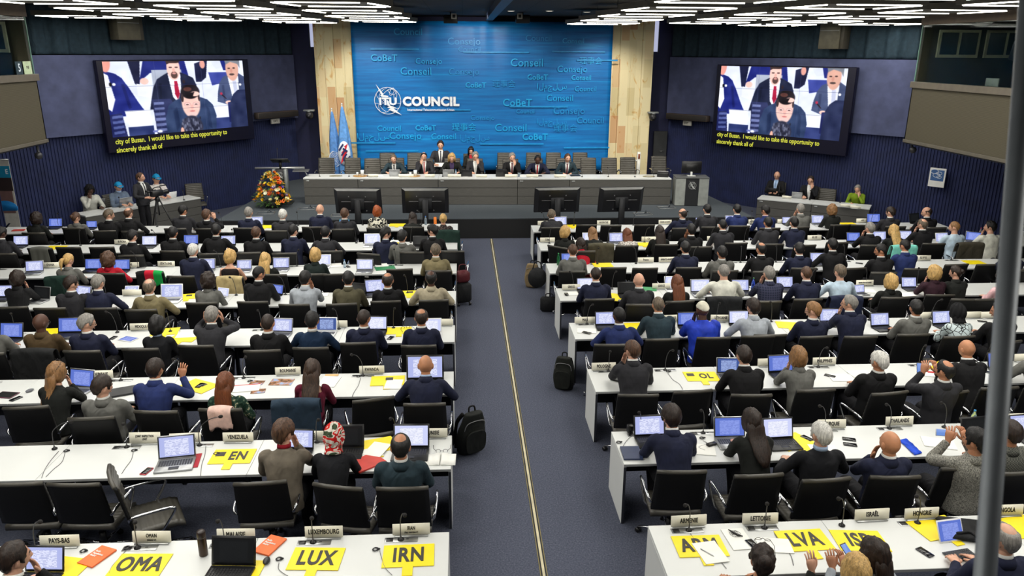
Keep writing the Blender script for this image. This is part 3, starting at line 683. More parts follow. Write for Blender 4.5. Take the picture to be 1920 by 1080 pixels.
def bottle(px, py, label, c=(200, 220, 235), cap=(60, 120, 200), h=.22, tz=.742, r=.032, P=None, glass=True):
    if P is None: P = atz(px, py, tz + h * .45)
    m = MB(); m.add(lathe([(r * .8, 0), (r, .008), (r, h * .30), (r * .93, h * .36), (r, h * .42), (r, h * .62), (r * .55, h * .82), (r * .38, h * .88), (r * .38, h * .94)], 18))
    k = 'bottle %s' % (c,)
    if k not in MATS:
        t = NT(k); t.set(.1, 0, .5, lin(c)); t.b.inputs['Transmission Weight'].default_value = .75 if glass else 0; MATS[k] = t.m
    o = obj('bottle', m, MATS[k], None, (P[0], P[1], tz)); m = MB(); m.add(lathe([(r * .44, h * .92), (r * .44, h), (r * .40, h * 1.005)], 14)); obj('cap', m, plain('cap %s' % (cap,), cap, .4), o)
    tag(o, label, 'bottle'); return o
def cable(pts, label, c=(40, 40, 42), tz=.745, r=.0028, name='cable', cat='cable'):
    P = [atz(x, y, tz) if len(q) == 2 else np.array(q) for q in pts for x, y in [q[:2]]]; m = MB(); m.add(tube(catmull(P, 6), r, 6)); o = obj(name, m, plain('cable %d' % c[0], c, .6)); tag(o, label, cat); return o
def earpiece(px, py, label, tz=.742, c=(28, 28, 30), n=2.3):
    P = atz(px, py, tz); m = MB(); q = [(.030 * math.cos(a) * (1 - .04 * a), .024 * math.sin(a), .006 + .002 * math.sin(a * 1.7)) for a in np.linspace(0, 2 * PI * n, 40)]; m.add(tube(q, .004, 6)); m.add(sphere((.032, .0, .010), (.012, .009, .009), 8, 6))
    o = obj('earpiece', m, plain('cable %d' % c[0], c, .6), None, (P[0], P[1], tz)); tag(o, label, 'earpiece', 'coiled earpieces on the tables'); return o
def socket_panel(parent, x, y):
    m = MB(); m.add(rbox((0, 0, .0015), (.30, .075, .003), .001)); p = obj('socket_panel', m, M_alu(), parent, (x, y, .7405)); m = MB(); m.add(rbox((-.105, 0, .004), (.062, .055, .004), .001)); m.add(rbox((.055, .008, .004), (.026, .010, .003), .001)); obj('socket', m, M_blk(), p); return p
def table(x0, x1, y, label, end=None, tz=.74, depth=.75, panels=(), group='white delegate tables', legs=True):
    r = empty('table', ((x0 + x1) / 2, y, 0)); L = x1 - x0
    m = MB(); m.add(rbox((0, -depth / 2, tz - .016), (L - .003, depth, .030), .003), smooth=False); obj('tabletop', m, [M_white()], r)
    m = MB(); m.add(rbox((0, -depth - .001, tz - .016), (L - .004, .004, .027), .001), smooth=False); obj('edge_band', m, M_edge(), r)
    m = MB(); m.add(rbox((0, -.10, tz - .26), (L - .08, .018, .42), .003), smooth=False); obj('modesty_panel', m, plain('dark panel', (34, 34, 38), .6), r)
    for s in (-1, 1):
        if end == s:
            m = MB(); m.add(rbox((s * (L / 2 - .016), -depth / 2, (tz - .032) / 2), (.030, depth - .004, tz - .032), .003), smooth=False); ep = obj('end_panel', m, M_white(), r)
            m = MB(); m.add(rbox((s * (L / 2 - .016), -depth - .001, (tz - .032) / 2), (.028, .003, tz - .04), .001), smooth=False); obj('edge_band', m, plain('dark edge', (40, 42, 50), .5), ep)
        elif legs:
            m = MB(); xx = s * (L / 2 - .12); m.add(rbox((xx, -depth * .45, .37), (.05, .07, .68), .006)); m.add(rbox((xx, -depth * .5, .022), (.06, depth * .82, .035), .008)); m.add(rbox((xx, -depth * .5, tz - .045), (.05, depth * .8, .028), .006)); obj('leg', m, plain('dark metal', (40, 41, 44), .45, .5), r)
    tag(r, label, 'table', group); r['px'] = 0
    for x in panels: socket_panel(r, x - (x0 + x1) / 2, -.10)
    return r
def drape(name, chairobj, c, label, cat, long=.42, w=.54, matname=None, mat=None, grp=None):
    """cloth hung over a chair back: over the top roll, down both faces"""
    rows = []; 
    path = [(-.13, .66 + .06), (-.205 + .0, .90), (-.262, 1.005), (-.315, 1.030), (-.372, 1.005), (-.360, .90), (-.345, .78), (-.335, 1.0 - long)]
    path = [(-.20, .80), (-.225, .90), (-.262, 1.000), (-.318, 1.026), (-.372, .995), (-.362, .90), (-.352, .78), (-.345, 1.0 - long)]
    P = catmull([(0, a, b) for a, b in path], 5)
    for k, p in enumerate(P):
        q = k / len(P); ww = w * (1 + (.10 * max(0, q - .5))); rows.append([(u * ww / 2, p[1] - .013 * max(0, q - .5) * (1 + math.sin(u * 9 + q * 2)) , p[2] - (.03 * math.sin(u * 5) if q > .85 else 0) - (.02 * u * u)) for u in np.linspace(-1, 1, 25)])
    V = [p for r in rows for p in r]; n = 25; F = [(k * n + i, k * n + i + 1, (k + 1) * n + i + 1, (k + 1) * n + i) for k in range(len(rows) - 1) for i in range(n - 1)]
    m = MB(); m.add((V, F)); me = m.mesh(name); o = obj(name, me, mat or fabric(matname or name, c), None, chairobj.location, chairobj.rotation_euler, fix=False); s = o.modifiers.new('thick', 'SOLIDIFY'); s.thickness = .012; tag(o, label, cat, grp); return o
# ------------------------------------------------------------------ room
FLOORZ = 0.0; STZ = .55; CEIL = 6.1
def carpet():
    t = NT('carpet'); t.set(.95, 0, .1); v = t.coord()
    n1 = t.noise(v, 55, 4, .75); t.base(t.ramp(n1, [(.25, lin((54, 57, 70))), (.5, lin((80, 84, 99))), (.8, lin((112, 116, 130)))])); t.bump(n1, .35, .006); return t.m
CARPET = carpet()
def stage_carpet():
    t = NT('stage carpet'); t.set(.95, 0, .1); v = t.coord(); n1 = t.noise(v, 40, 4, .7); t.base(t.ramp(n1, [(.3, lin((62, 67, 72))), (.7, lin((86, 92, 97)))])); t.bump(n1, .2, .004); return t.m
STC = stage_carpet()
WLx = lambda y: -8.3 - (24.9 - y) * .80    # side walls in plan
WRx = lambda y: 9.8 + (24.9 - y) * .80
m = MB(); m.add(prism([(-19, -4), (20, -4), (20, 29), (-19, 29)], -.12, 0), smooth=False); struct(obj('floor', m, CARPET))
m = MB(); m.add(prism([(-19, -4), (20, -4), (20, 29), (-19, 29)], CEIL, CEIL + .15), smooth=False)
def ceilmat():
    t = NT('ceiling'); t.set(.8, 0, .2); v = t.coord(); b = t.n('ShaderNodeTexBrick'); t.l(v, b.inputs['Vector']); b.inputs['Scale'].default_value = .55; b.inputs['Mortar Size'].default_value = .006; b.offset = 0
    b.inputs['Color1'].default_value = lin((50, 48, 44)); b.inputs['Color2'].default_value = lin((54, 52, 48)); b.inputs['Mortar'].default_value = lin((22, 22, 22)); t.base(b.outputs['Color']); return t.m
struct(obj('ceiling', m, ceilmat()))
# stage platform
m = MB(); m.add(prism([(-6.75, 20.9), (8.15, 20.9), (7.6, 27.9), (-6.2, 27.9)], 0, STZ), smooth=False); o = struct(obj('floor_stage', m, STC))
m = MB(); m.add(prism([(-6.76, 20.86), (8.16, 20.86), (8.16, 20.897), (-6.76, 20.897)], 0, STZ - .012), smooth=False); struct(obj('trim_1', m, plain('stage skirting', (17, 17, 19), .6)))
# aisle brass strips
gx = [atz(921, 448, 0), atz(1020, 1078, 0)]
A = gx[0]; B = gx[1]; d = (B - A) / np.linalg.norm(B - A); A = A + d * .0; B = B + d * 3
m = MB()
for off, w, h, mi in ((0, .030, .003, 1), (0, .013, .006, 0), (-.033, .004, .004, 2), (.033, .004, .004, 2)):
    a = A + np.array([off, 0, 0]); b = B + np.array([off, 0, 0]); m.add(prism([(a[0] - w, a[1]), (b[0] - w, b[1]), (b[0] + w, b[1]), (a[0] + w, a[1])], 0, h), mi, smooth=False)
struct(obj('trim_2', m, [plain('cream metal strip', (206, 196, 164), .4), plain('dark gap', (30, 30, 32), .7), plain('brass edge', (150, 138, 92), .4, .4)]))
# walls
def corrug(c, k):
    t = NT('corrugated wall'); t.set(.75, 0, .2); v = t.coord('Generated'); return t
def wall_mat(name, c, var=.10):
    return plain(name, c, .8, var=var, scale=3, bump=.08, bscale=120)
LOW = wall_mat('navy ribbed panel', (30, 39, 78)); UPP = wall_mat('blue grey panel', (72, 78, 110)); DARK = plain('dark wall', (17, 19, 30), .8)
def side_wall(side):
    s = -1 if side == 'left' else 1; X = WLx if s < 0 else WRx
    A = np.array([X(27.9), 27.9]); B = np.array([X(13.2), 13.2]); dv = (B - A) / np.linalg.norm(B - A); nn = np.array([dv[1], -dv[0]]); 
    mid = np.array([.7, 15.]); 
    if (mid - A) @ nn < 0: nn = -nn
    L = np.linalg.norm(B - A); ribs = MB(); n = int(L / .085); pts = []
    for i in range(n):   # trapezoidal ribs
        a = i * .085
        for da, h in ((0, 0), (.045, 0), (.052, .022), (.078, .022)): pts.append(A + dv * (a + da) + nn * h)
    poly = pts + [B - nn * .1, A - nn * .1]
    V = [(p[0], p[1], z) for z in (0, WB) for p in poly]; k = len(poly); F = [(i, (i + 1) % k, k + (i + 1) % k, k + i) for i in range(k)]
    ribs.add((V, F), smooth=False); struct(obj('wall_%s' % side, ribs, LOW, fix=True))
    m = MB(); m.add(vwall(A + nn * .16, B + nn * .16, WB, WC, -.20 if s < 0 else .20), smooth=False); struct(obj('wall_%s_upper' % side, m, UPP))
    m = MB(); m.add(vwall(A - nn * .1, B - nn * .1, WC, CEIL, -.1 if s < 0 else .1), smooth=False); struct(obj('wall_%s_top' % side, m, DARK))
    # curtain
    rows = []
    for z in (WC + .02, WC + .1, CEIL - .1, CEIL - .01):
        row = []
        for i in range(int(L / .05)):
            a = i * .05; f = .055 * math.sin(a * 11 + .8 * math.sin(a * 2.1)) + .025 * math.sin(a * 23); p = A + dv * a + nn * (.09 + f); row.append((p[0], p[1], z))
        rows.append(row)
    q = len(rows[0]); V = [p for r in rows for p in r]; F = [(k * q + i, k * q + i + 1, (k + 1) * q + i + 1, (k + 1) * q + i) for k in range(3) for i in range(q - 1)]
    m = MB(); m.add((V, F)); o = obj('curtain', m, fabric('curtain', (36, 52, 62)), fix=False); sl = o.modifiers.new('t', 'SOLIDIFY'); sl.thickness = .012
    tag(o, 'dark blue-green pleated curtain above the %s video wall' % side, 'curtain', None)
    return A, B, dv, nn
WB, WC = 2.72, 4.82
LA, LB, Ld, Ln = side_wall('left'); RA, RB, Rd, Rn = side_wall('right')
m = MB(); m.add(prism([(-9.5, 27.95), (11, 27.95), (11, 28.2), (-9.5, 28.2)], 0, CEIL), smooth=False); struct(obj('wall_back', m, plain('navy wall', (22, 26, 60), .8)))
for sx, nm in ((-18.6, 'wall_side_left'), (19.6, 'wall_side_right')):
    m = MB(); m.add(prism([(sx, -3.9), (sx + .2, -3.9), (sx + .2, 13.5), (sx, 13.5)], 0, CEIL), smooth=False); struct(obj(nm, m, DARK))
m = MB(); m.add(prism([(-18.5, -3.9), (19.6, -3.9), (19.6, -3.7), (-18.5, -3.7)], 0, CEIL), smooth=False); struct(obj('wall_rear', m, DARK))
# stone clad columns
def stone():
    t = NT('stone cladding'); t.set(.6, 0, .3); v = t.coord(rot=(0, 0, 0)); mp = t.n('ShaderNodeMapping'); mp.inputs['Rotation'].default_value = (PI / 2, 0, PI / 2); c = t.n('ShaderNodeTexCoord')
    sx = t.n('ShaderNodeSeparateXYZ'); t.l(c.outputs['Object'], sx.inputs[0]); cb = t.n('ShaderNodeCombineXYZ'); t.l(sx.outputs['Z'], cb.inputs['X']); t.l(sx.outputs['X'], cb.inputs['Y'])
    b = t.n('ShaderNodeTexBrick'); t.l(cb.outputs[0], b.inputs['Vector']); b.inputs['Scale'].default_value = 1; b.inputs['Brick Width'].default_value = .95; b.inputs['Row Height'].default_value = .27; b.inputs['Mortar Size'].default_value = .004; b.offset = .37; b.inputs['Bias'].default_value = 0
    b.inputs['Color1'].default_value = (0, 0, 0, 1); b.inputs['Color2'].default_value = (1, 1, 1, 1); b.inputs['Mortar'].default_value = (.3, .3, .3, 1)
    c1 = t.ramp(b.outputs['Color'], [(.0, lin((214, 198, 150))), (.35, lin((230, 218, 176))), (.65, lin((236, 222, 178))), (.85, lin((222, 196, 150))), (1, lin((206, 160, 116)))])
    n = t.noise(t.coord(scale=(1.4, 1, .7)), 2.2, 5, .6, 1.4); c2 = t.ramp(n, [(.58, (1, 1, 1, 1)), (.64, lin((244, 222, 186))), (.70, lin((222, 176, 132))), (.80, lin((246, 236, 206)))])
    x = t.n('ShaderNodeMix', data_type='RGBA', blend_type='MULTIPLY'); x.inputs[0].default_value = .85; t.l(c1, x.inputs[6]); t.l(c2, x.inputs[7]); t.base(x.outputs[2]); return t.m
STONE = stone()
BY = 27.2
xl0, xl1 = aty(596, 200, BY)[0], aty(669, 200, BY)[0]; xr0, xr1 = aty(1137, 200, BY)[0], aty(1219, 200, BY)[0]
for k, (a, b) in enumerate(((xl0, xl1), (xr0, xr1))):
    m = MB(); w = b - a
    for i in range(4): m.add(prism([(a + w * i / 4 + .004, BY - (.05 if i % 2 else .02)), (a + w * (i + 1) / 4 - .004, BY - (.05 if i % 2 else .02)), (a + w * (i + 1) / 4 - .004, BY + .75), (a + w * i / 4 + .004, BY + .75)], STZ, CEIL), smooth=False)
    struct(obj('column_%s' % ('left', 'right')[k], m, STONE))
# strip windows beside the columns
for k, (px0, px1, y0, y1) in enumerate(((578, 590, 25, 88), (1222, 1233, 38, 97))):
    P = aty(px0, y0, 27.6); Q = aty(px1, y1, 27.6); m = MB(); m.add(rbox(((P[0] + Q[0]) / 2, 27.65, (P[2] + Q[2]) / 2), (abs(Q[0] - P[0]), .06, P[2] - Q[2]), .005), smooth=False); w = struct(obj('window_%d' % (k + 1), m, emis('daylight glass', (214, 220, 255), .62)))
    m = MB()
    for sx in (-1, 1): m.add(rbox(((P[0] + Q[0]) / 2 + sx * (abs(Q[0] - P[0]) / 2 + .02), 27.63, (P[2] + Q[2]) / 2), (.03, .10, P[2] - Q[2] + .06), .004))
    obj('window_frame', m, plain('window metal', (60, 62, 70), .4, .6), w)
# ------------------------------------------------------------------ banner
def bannermat():
    t = NT('printed banner'); t.set(.48, 0, .35); c = t.n('ShaderNodeTexCoord'); 
    n = t.noise(t.coord(scale=(.16, 1, 3.4)), 2.6, 5, .65, .3)
    base = t.ramp(n, [(.30, lin((8, 88, 156))), (.46, lin((8, 104, 176))), (.60, lin((4, 118, 190))), (.74, lin((12, 146, 210)))])
    t.base(base); t.bump(t.noise(t.coord(scale=(1, 1, .25)), 1.6, 2), .25, .05); return t.m
bx0, bx1 = aty(660, 120, BY - .25)[0] + .02, aty(1147, 120, BY - .25)[0]; bz1 = 5.92; bz0 = STZ + .45
rows = []; nx, nz = 60, 24
for j in range(nz + 1):
    z = bz0 + (bz1 - bz0) * j / nz; f = (j / nz) ** 3
    rows.append([(bx0 + (bx1 - bx0) * i / nx, BY - .25 - .035 * f * math.sin(i * .9 + 1.2 * math.sin(i * .37 + j * .05)) - .012 * math.sin(i * .23 + j * .12), z) for i in range(nx + 1)])
V = [p for r in rows for p in r]; q = nx + 1; m = MB(); m.add((V, [(k * q + i, k * q + i + 1, (k + 1) * q + i + 1, (k + 1) * q + i) for k in range(nz) for i in range(nx)]))
BAN = obj('banner', m, bannermat(), fix=False); s = BAN.modifiers.new('t', 'SOLIDIFY'); s.thickness = .006
tag(BAN, 'large printed blue banner hung behind the podium table', 'banner')
inkL = plain('pale cyan print', (8, 158, 220), .45); inkM = plain('mid cyan print', (6, 136, 202), .45); inkW = plain('white print', (232, 238, 246), .4)
def btext(px, py, s, h, mat, w=.95, bold=.0, al='CENTER'):
    P = aty(px, py, BY - .302); return text(s, h, mat, BAN, (P[0], P[1], P[2]), (PI / 2, 0, 0), bold, w, 1.02, 'print', al)
AR = '\u0627\u0644\u0645\u062c\u0644\u0633'; ZH = '\u7406\u4e8b\u4f1a'; RU = '\u0421\u043e\u0432\u0435\u0442'
for px, py, s, h, mt, b in [(765, 60, 'Council', .30, inkL, .01), (870, 78, 'Consejo', .32, inkM, 0), (1010, 72, 'Council', .28, inkM, 0), (1075, 77, 'Conseil', .24, inkL, 0), (720, 109, 'CoBeT', .30, inkL, .02), (804, 115, 'Consejo', .26, inkL, 0), (780, 134, 'Conseil', .34, inkL, .005), (870, 135, 'Consejo', .30, inkM, 0), (988, 118, 'Conseil', .36, inkL, .01), (1073, 130, 'Consejo', .30, inkL, 0), (1008, 145, 'CoBeT', .24, inkL, .02), (1090, 146, 'Conseil', .22, inkL, .02), (1108, 115, ZH, .26, inkL, .0), (892, 160, 'CoBeT', .24, inkL, .02), (945, 158, ZH, .26, inkM, 0), (1035, 162, AR, .26, inkL, 0), (1098, 167, 'Council', .24, inkL, 0), (1050, 184, 'Conseil', .30, inkL, 0), (970, 193, 'CoBeT', .34, inkL, .02), (985, 209, 'Council', .20, inkM, .01), (1067, 208, 'Consejo', .32, inkM, 0), (1107, 226, 'Council', .30, inkM, .01), (1035, 228, AR, .26, inkM, 0), (958, 240, 'Conseil', .36, inkL, 0), (1060, 241, ZH, .28, inkM, 0), (1003, 257, 'CoBeT', .30, inkL, .02), (730, 241, 'Council', .26, inkL, .005), (798, 240, 'CoBeT', .24, inkL, .02), (870, 239, ZH, .28, inkL, 0), (760, 255, 'Consejo', .32, inkL, .005), (832, 256, 'Conseil', .28, inkL, 0), (700, 256, AR, .28, inkL, 0), (890, 258, AR, .26, inkM, 0), (905, 221, 'Consejo', .24, inkM, 0), (880, 93, 'Council', .24, inkM, 0)]: btext(px, py, s, h, mt, 1.0, b)
for px, py, L, mt in [(740, 92, 1.6, inkL), (1085, 97, 1.8, inkL), (1120, 113, 1.4, inkL), (700, 268, 1.5, inkL), (1010, 200, 2.0, inkM), (960, 270, 2.2, inkL), (830, 206, 1.9, inkM), (930, 98, 2.2, inkM), (1100, 277, 1.6, inkL), (735, 283, 1.8, inkL)]:
    P = aty(px, py, BY - .315); m = MB(); m.add(rbox((P[0], P[1], P[2]), (L, .004, .05), .001), smooth=False); obj('printed_bar', m, inkM, BAN)
# emblem on the banner: globe with lightning and letters
def ring(cx, cz, rx, rz_, w, n=48, a0=0, a1=2 * PI, rot=0):
    P = []
    for i in range(n + 1):
        a = a0 + (a1 - a0) * i / n; x = rx * math.cos(a); z = rz_ * math.sin(a); P.append((cx + x * math.cos(rot) - z * math.sin(rot), 0, cz + x * math.sin(rot) + z * math.cos(rot)))
    return tube(P, w, 6)
def emblem(parent, loc, R, mat, lmat, gap=.01, rot=0):
    e = MB(); w = R * .016
    e.add(ring(0, 0, R, R, w * 1.5)); e.add(ring(0, 0, R, R * .55, w, rot=rad(58))); e.add(ring(0, 0, R * .98, R * .30, w, rot=rad(-32), a0=PI, a1=2 * PI)); e.add(ring(.10 * R, .05 * R, R * .78, R * .9, w, a0=rad(100), a1=rad(250)))
    e.add(ring(.34 * R, .68 * R, R * .30, R * .17, w, rot=rad(-25))); e.add(ring(.34 * R, .68 * R, R * .14, R * .30, w, rot=rad(-25))); e.add(tube([(.48 * R, 0, .5 * R), (.50 * R, 0, -.2 * R)], w, 6)); e.add(tube([(-.97 * R, 0, -.2 * R), (.97 * R, 0, -.2 * R)], w * .8, 6))
    o = obj('emblem', e, mat, parent, loc, (0, 0, rot))
    pl = [(-.86, 1.24), (-.30, .50), (-.36, .44), (.08, .36), (-.10, .14), (.30, -.28), (.14, -.34), (.62, -.52), (.44, -.58), (1.02, -1.06), (.02, -.66), (.20, -.56), (-.06, -.50), (.10, -.42), (-.42, .10), (-.22, .16), (-.56, .40), (-.46, .44)]
    m = MB(); V = [(x * R, -.012, z * R) for x, z in pl] + [(x * R, .0, z * R) for x, z in pl]; k = len(pl)
    m.add((V, [tuple(range(k)), tuple(range(2 * k - 1, k - 1, -1))] + [(i, k + i, k + (i + 1) % k, (i + 1) % k) for i in range(k)]), smooth=False); obj('lightning_bolt', m, mat, o)
    if lmat:
        text('ITU', R * .74, plain('emblem gap blue', (6, 104, 178), .4), o, (.02 * R, -.018, -.06 * R), (PI / 2, 0, 0), .085, 1.16, 1.04); text('ITU', R * .74, lmat, o, (.02 * R, -.024, -.06 * R), (PI / 2, 0, 0), .04, 1.16, 1.04)
    return o
P = aty(727, 189, BY - .33); R_ = .44
emblem(BAN, P, R_, inkW, inkW)
P = aty(808, 191, BY - .33); text('COUNCIL', .40, inkW, BAN, P, (PI / 2, 0, 0), .050, 1.02, 1.06, 'print'); P = aty(808, 206, BY - .33); text('International Telecommunication Union', .105, inkW, BAN, P, (PI / 2, 0, 0), .016, .92, 1.02, 'print')
# ------------------------------------------------------------------ ceiling light rafts
LEDK = 9.0
TUBE = emis('led tube', (255, 252, 236), LEDK)
RAFTM = plain('raft panel', (110, 107, 98), .7)
def raft(mir, label):
    w, dp, sk = 1.62, 1.25, .16 * (-1 if mir else 1)
    pts = [(-w / 2 - sk, dp / 2), (w / 2 - sk, dp / 2), (w / 2 + sk, -dp / 2), (-w / 2 + sk, -dp / 2)]
    m = MB(); m.add(prism(pts, .02, .13), smooth=False); r = obj('ceiling_light', m, RAFTM)
    ctr = np.array([0., 0.])
    for i in range(4):
        a = np.array(pts[i]) * .97; b = np.array(pts[(i + 1) % 4]) * .97; d_ = (b - a) / np.linalg.norm(b - a); a2 = a + d_ * .10; b2 = b - d_ * .10; n_ = np.array([-d_[1], d_[0]]) * .016
        m = MB(); m.add(prism([a2 - n_, b2 - n_, b2 + n_, a2 + n_], .004, .021), smooth=False); obj('light_tube', m, TUBE, r)
    m = MB()
    for x in (-.6, .6): m.add(tube([(x, 0, .12), (x, 0, CEIL - 5.75)], .006, 6))
    obj('hanger', m, plain('dark metal', (40, 41, 44), .45, .5), r); return r
LAMPW = 46.0; cols = []
for k in range(5): cols.append((3.9 + k * 2.35 + (.25 if k else 0), 'right', k)); 
for k in range(5): cols.append((-2.2 - k * 2.35, 'left', k))
protoR = protoL = None
for x, side, k in cols:
    for j in range(-1, 9):
        y = 1.1 + j * 2.6 + (1.3 if k % 2 else 0) + (.5 if side == 'right' else 0)
        if y > 23.6 or y < .5: continue
        if side == 'left' and x < WLx(y) + 1.2 or side == 'right' and x > WRx(y) - 1.2: continue
        if side == 'left' and y < 18.6 and x < -8.8 or side == 'right' and y < 18.8 and x > 10.3: 
            continue
        vis = y > 12.4
        if side == 'left':
            if protoL is None: protoL = raft(True, ''); o = protoL
            else: o = copy_tree(protoL)
        else:
            if protoR is None: protoR = raft(False, ''); o = protoR
            else: o = copy_tree(protoR)
        o.location = (x, y, 5.72)
        la = bpy.data.lights.new('raft lamp', 'AREA'); la.shape = 'RECTANGLE'; la.size = 1.5; la.size_y = 1.1; la.energy = LAMPW; la.color = (1, .97, .90); lo = bpy.data.objects.new('raft_lamp', la); COL.objects.link(lo); lo.location = (x, y, 5.70); lo.visible_camera = False
        tag(o, 'hanging parallelogram ceiling light with bright tubes along its edges', 'ceiling light', 'ceiling light rafts')
# aisle ceiling beam and two hanging projectors, which give no light
m = MB(); P0 = aty(924, 32, 24.5); m.add(rbox((.85, 18.5, CEIL - .10), (.22, 14, .20), .01), smooth=False); struct(obj('trim_3', m, plain('blue beam', (30, 36, 54), .5)))
for px, py, nm in ((845, 36, 'left'), (980, 36, 'right')):
    P = aty(px, py, 24.6); m = MB(); m.add(rbox((0, 0, 0), (.42, .36, .24), .02)); pj = obj('stage_projector', m, M_blk(), None, (P[0], P[1], P[2])); m = MB(); m.add(tube([(0, 0, .1), (0, 0, CEIL - P[2])], .02, 8)); obj('bracket', m, plain('dark metal', (40, 41, 44), .45, .5), pj); m = MB(); m.add(rbox((.10 if nm == 'left' else -.10, -.19, .08), (.16, .02, .16), .005)); m.add(rbox((.10 if nm == 'left' else -.10, -.20, .08), (.09, .01, .09), .004), 1); obj('lens_box', m, [plain('pale box', (190, 188, 180), .5), M_blk()], pj)
    tag(pj, 'black projector box under the ceiling above the %s half of the banner' % nm, 'projector')
for px, py in ((663, 18), (732, 18), (958, 20), (1030, 20), (1100, 22)):
    P = atz(px, py, CEIL); m = MB(); m.add(lathe([(.12, -.012), (.12, .0)], 18)); m.add(lathe([(.09, -.014), (.09, -.011)], 18), 1); o = obj('downlight', m, [plain('pale box', (190, 188, 180), .5), emis('downlight glow', (255, 245, 220), 1.2)], None, (P[0], P[1], CEIL - .001)); tag(o, 'small round recessed downlight in the dark central ceiling', 'downlight', 'ceiling downlights')
# ------------------------------------------------------------------ stage furniture
def woodgrey():
    if 'wood' not in MATS:
        t = NT('wood'); t.set(.55, 0, .3); n = t.noise(t.coord(scale=(.6, 1, 14)), 9, 4, .6); t.base(t.ramp(n, [(.3, lin((76, 75, 72))), (.7, lin((90, 89, 86)))])); MATS['wood'] = t.m
    return MATS['wood']
GROOVE = lambda: plain('groove', (20, 20, 20), .7)
def panel_desk(A, B, zb, h, depth, label, group, tags=True, front=3):
    """desk from A to B (front edge, plan), body behind it"""
    A = np.array(A[:2], float); B = np.array(B[:2], float); L = np.linalg.norm(B - A); a = math.atan2(B[1] - A[1], B[0] - A[0]); c = (A + B) / 2
    r = empty('panel_desk', (c[0], c[1], zb), a)
    m = MB(); m.add(rbox((0, depth / 2, h - .02), (L - .004, depth + .02, .04), .004), smooth=False); obj('desk_top', m, M_white(), r)
    for k in range(front):
        z0 = (h - .04) * k / front; z1 = (h - .04) * (k + 1) / front; m = MB(); m.add(rbox((0, .012, (z0 + z1) / 2), (L - .012, .022, z1 - z0 - .012), .003), smooth=False); obj('front_panel', m, woodgrey(), r)
    m = MB(); m.add(rbox((0, .03, (h - .04) / 2), (L - .01, .014, h - .05), .001), smooth=False)
    for s in (-1, 1): m.add(rbox((s * (L / 2 - .012), depth / 2 + .01, (h - .04) / 2), (.022, depth - .05, h - .05), .002), smooth=False)
    obj('carcass', m, GROOVE() if zb > .3 else woodgrey(), r)
    if tags: m = MB(); m.add(rbox((-L / 2 + .12, -.002, h - .09), (.10, .006, .035), .002)); obj('number_tag', m, M_alu(), r)
    tag(r, label, 'desk', group); return r
DZ = STZ
dy0 = atz(572, 383.5, DZ); dy1 = atz(1256, 384, DZ); DH = .80
xs = [572, 672, 820.6, 968, 1065, 1256]; nm = ['first from the left', 'second from the left', 'middle one', 'second from the right', 'last on the right']
dpt = [dy0 + (dy1 - dy0) * (x - 572) / (1256 - 572) for x in xs]
for i in range(5): panel_desk(dpt[i], dpt[i + 1], DZ, DH, .78, 'grey panelled podium desk with white top, %s' % nm[i], 'podium desks on the stage')
DA = math.atan2(dy1[1] - dy0[1], dy1[0] - dy0[0]); dT = DZ + DH
def dais_pt(px, back, z):    # point at distance behind the desk front
    d = ray(px, 340); x = dy0[0] + (dy1[0] - dy0[0]) * .5; P = atz(px, 384, DZ); P = aty(px, 340, dy0[1] + (dy1[1] - dy0[1]) * (px - 572) / 684 + back); return np.array([P[0], P[1], z])
ldA, ldB = atz(160, 405, .74), atz(376, 370, .74); ldM = ldA + (ldB - ldA) * .47
panel_desk(ldA, ldM, 0, .74, .62, 'grey panelled press desk, nearer half below the left video wall', 'press desks', False); panel_desk(ldM, ldB, 0, .74, .62, 'grey panelled press desk, farther half beside the empty tilted chair', 'press desks', False)
rdA, rdB = atz(1420, 371.6, .74), atz(1631, 391, .74); rdM = (rdA + rdB) / 2
panel_desk(rdA, rdM, 0, .74, .62, 'grey panelled side desk with two people, below the right video wall', 'side desks'); panel_desk(rdM, rdB, 0, .74, .62, 'grey panelled side desk of the person in green jumper', 'side desks')
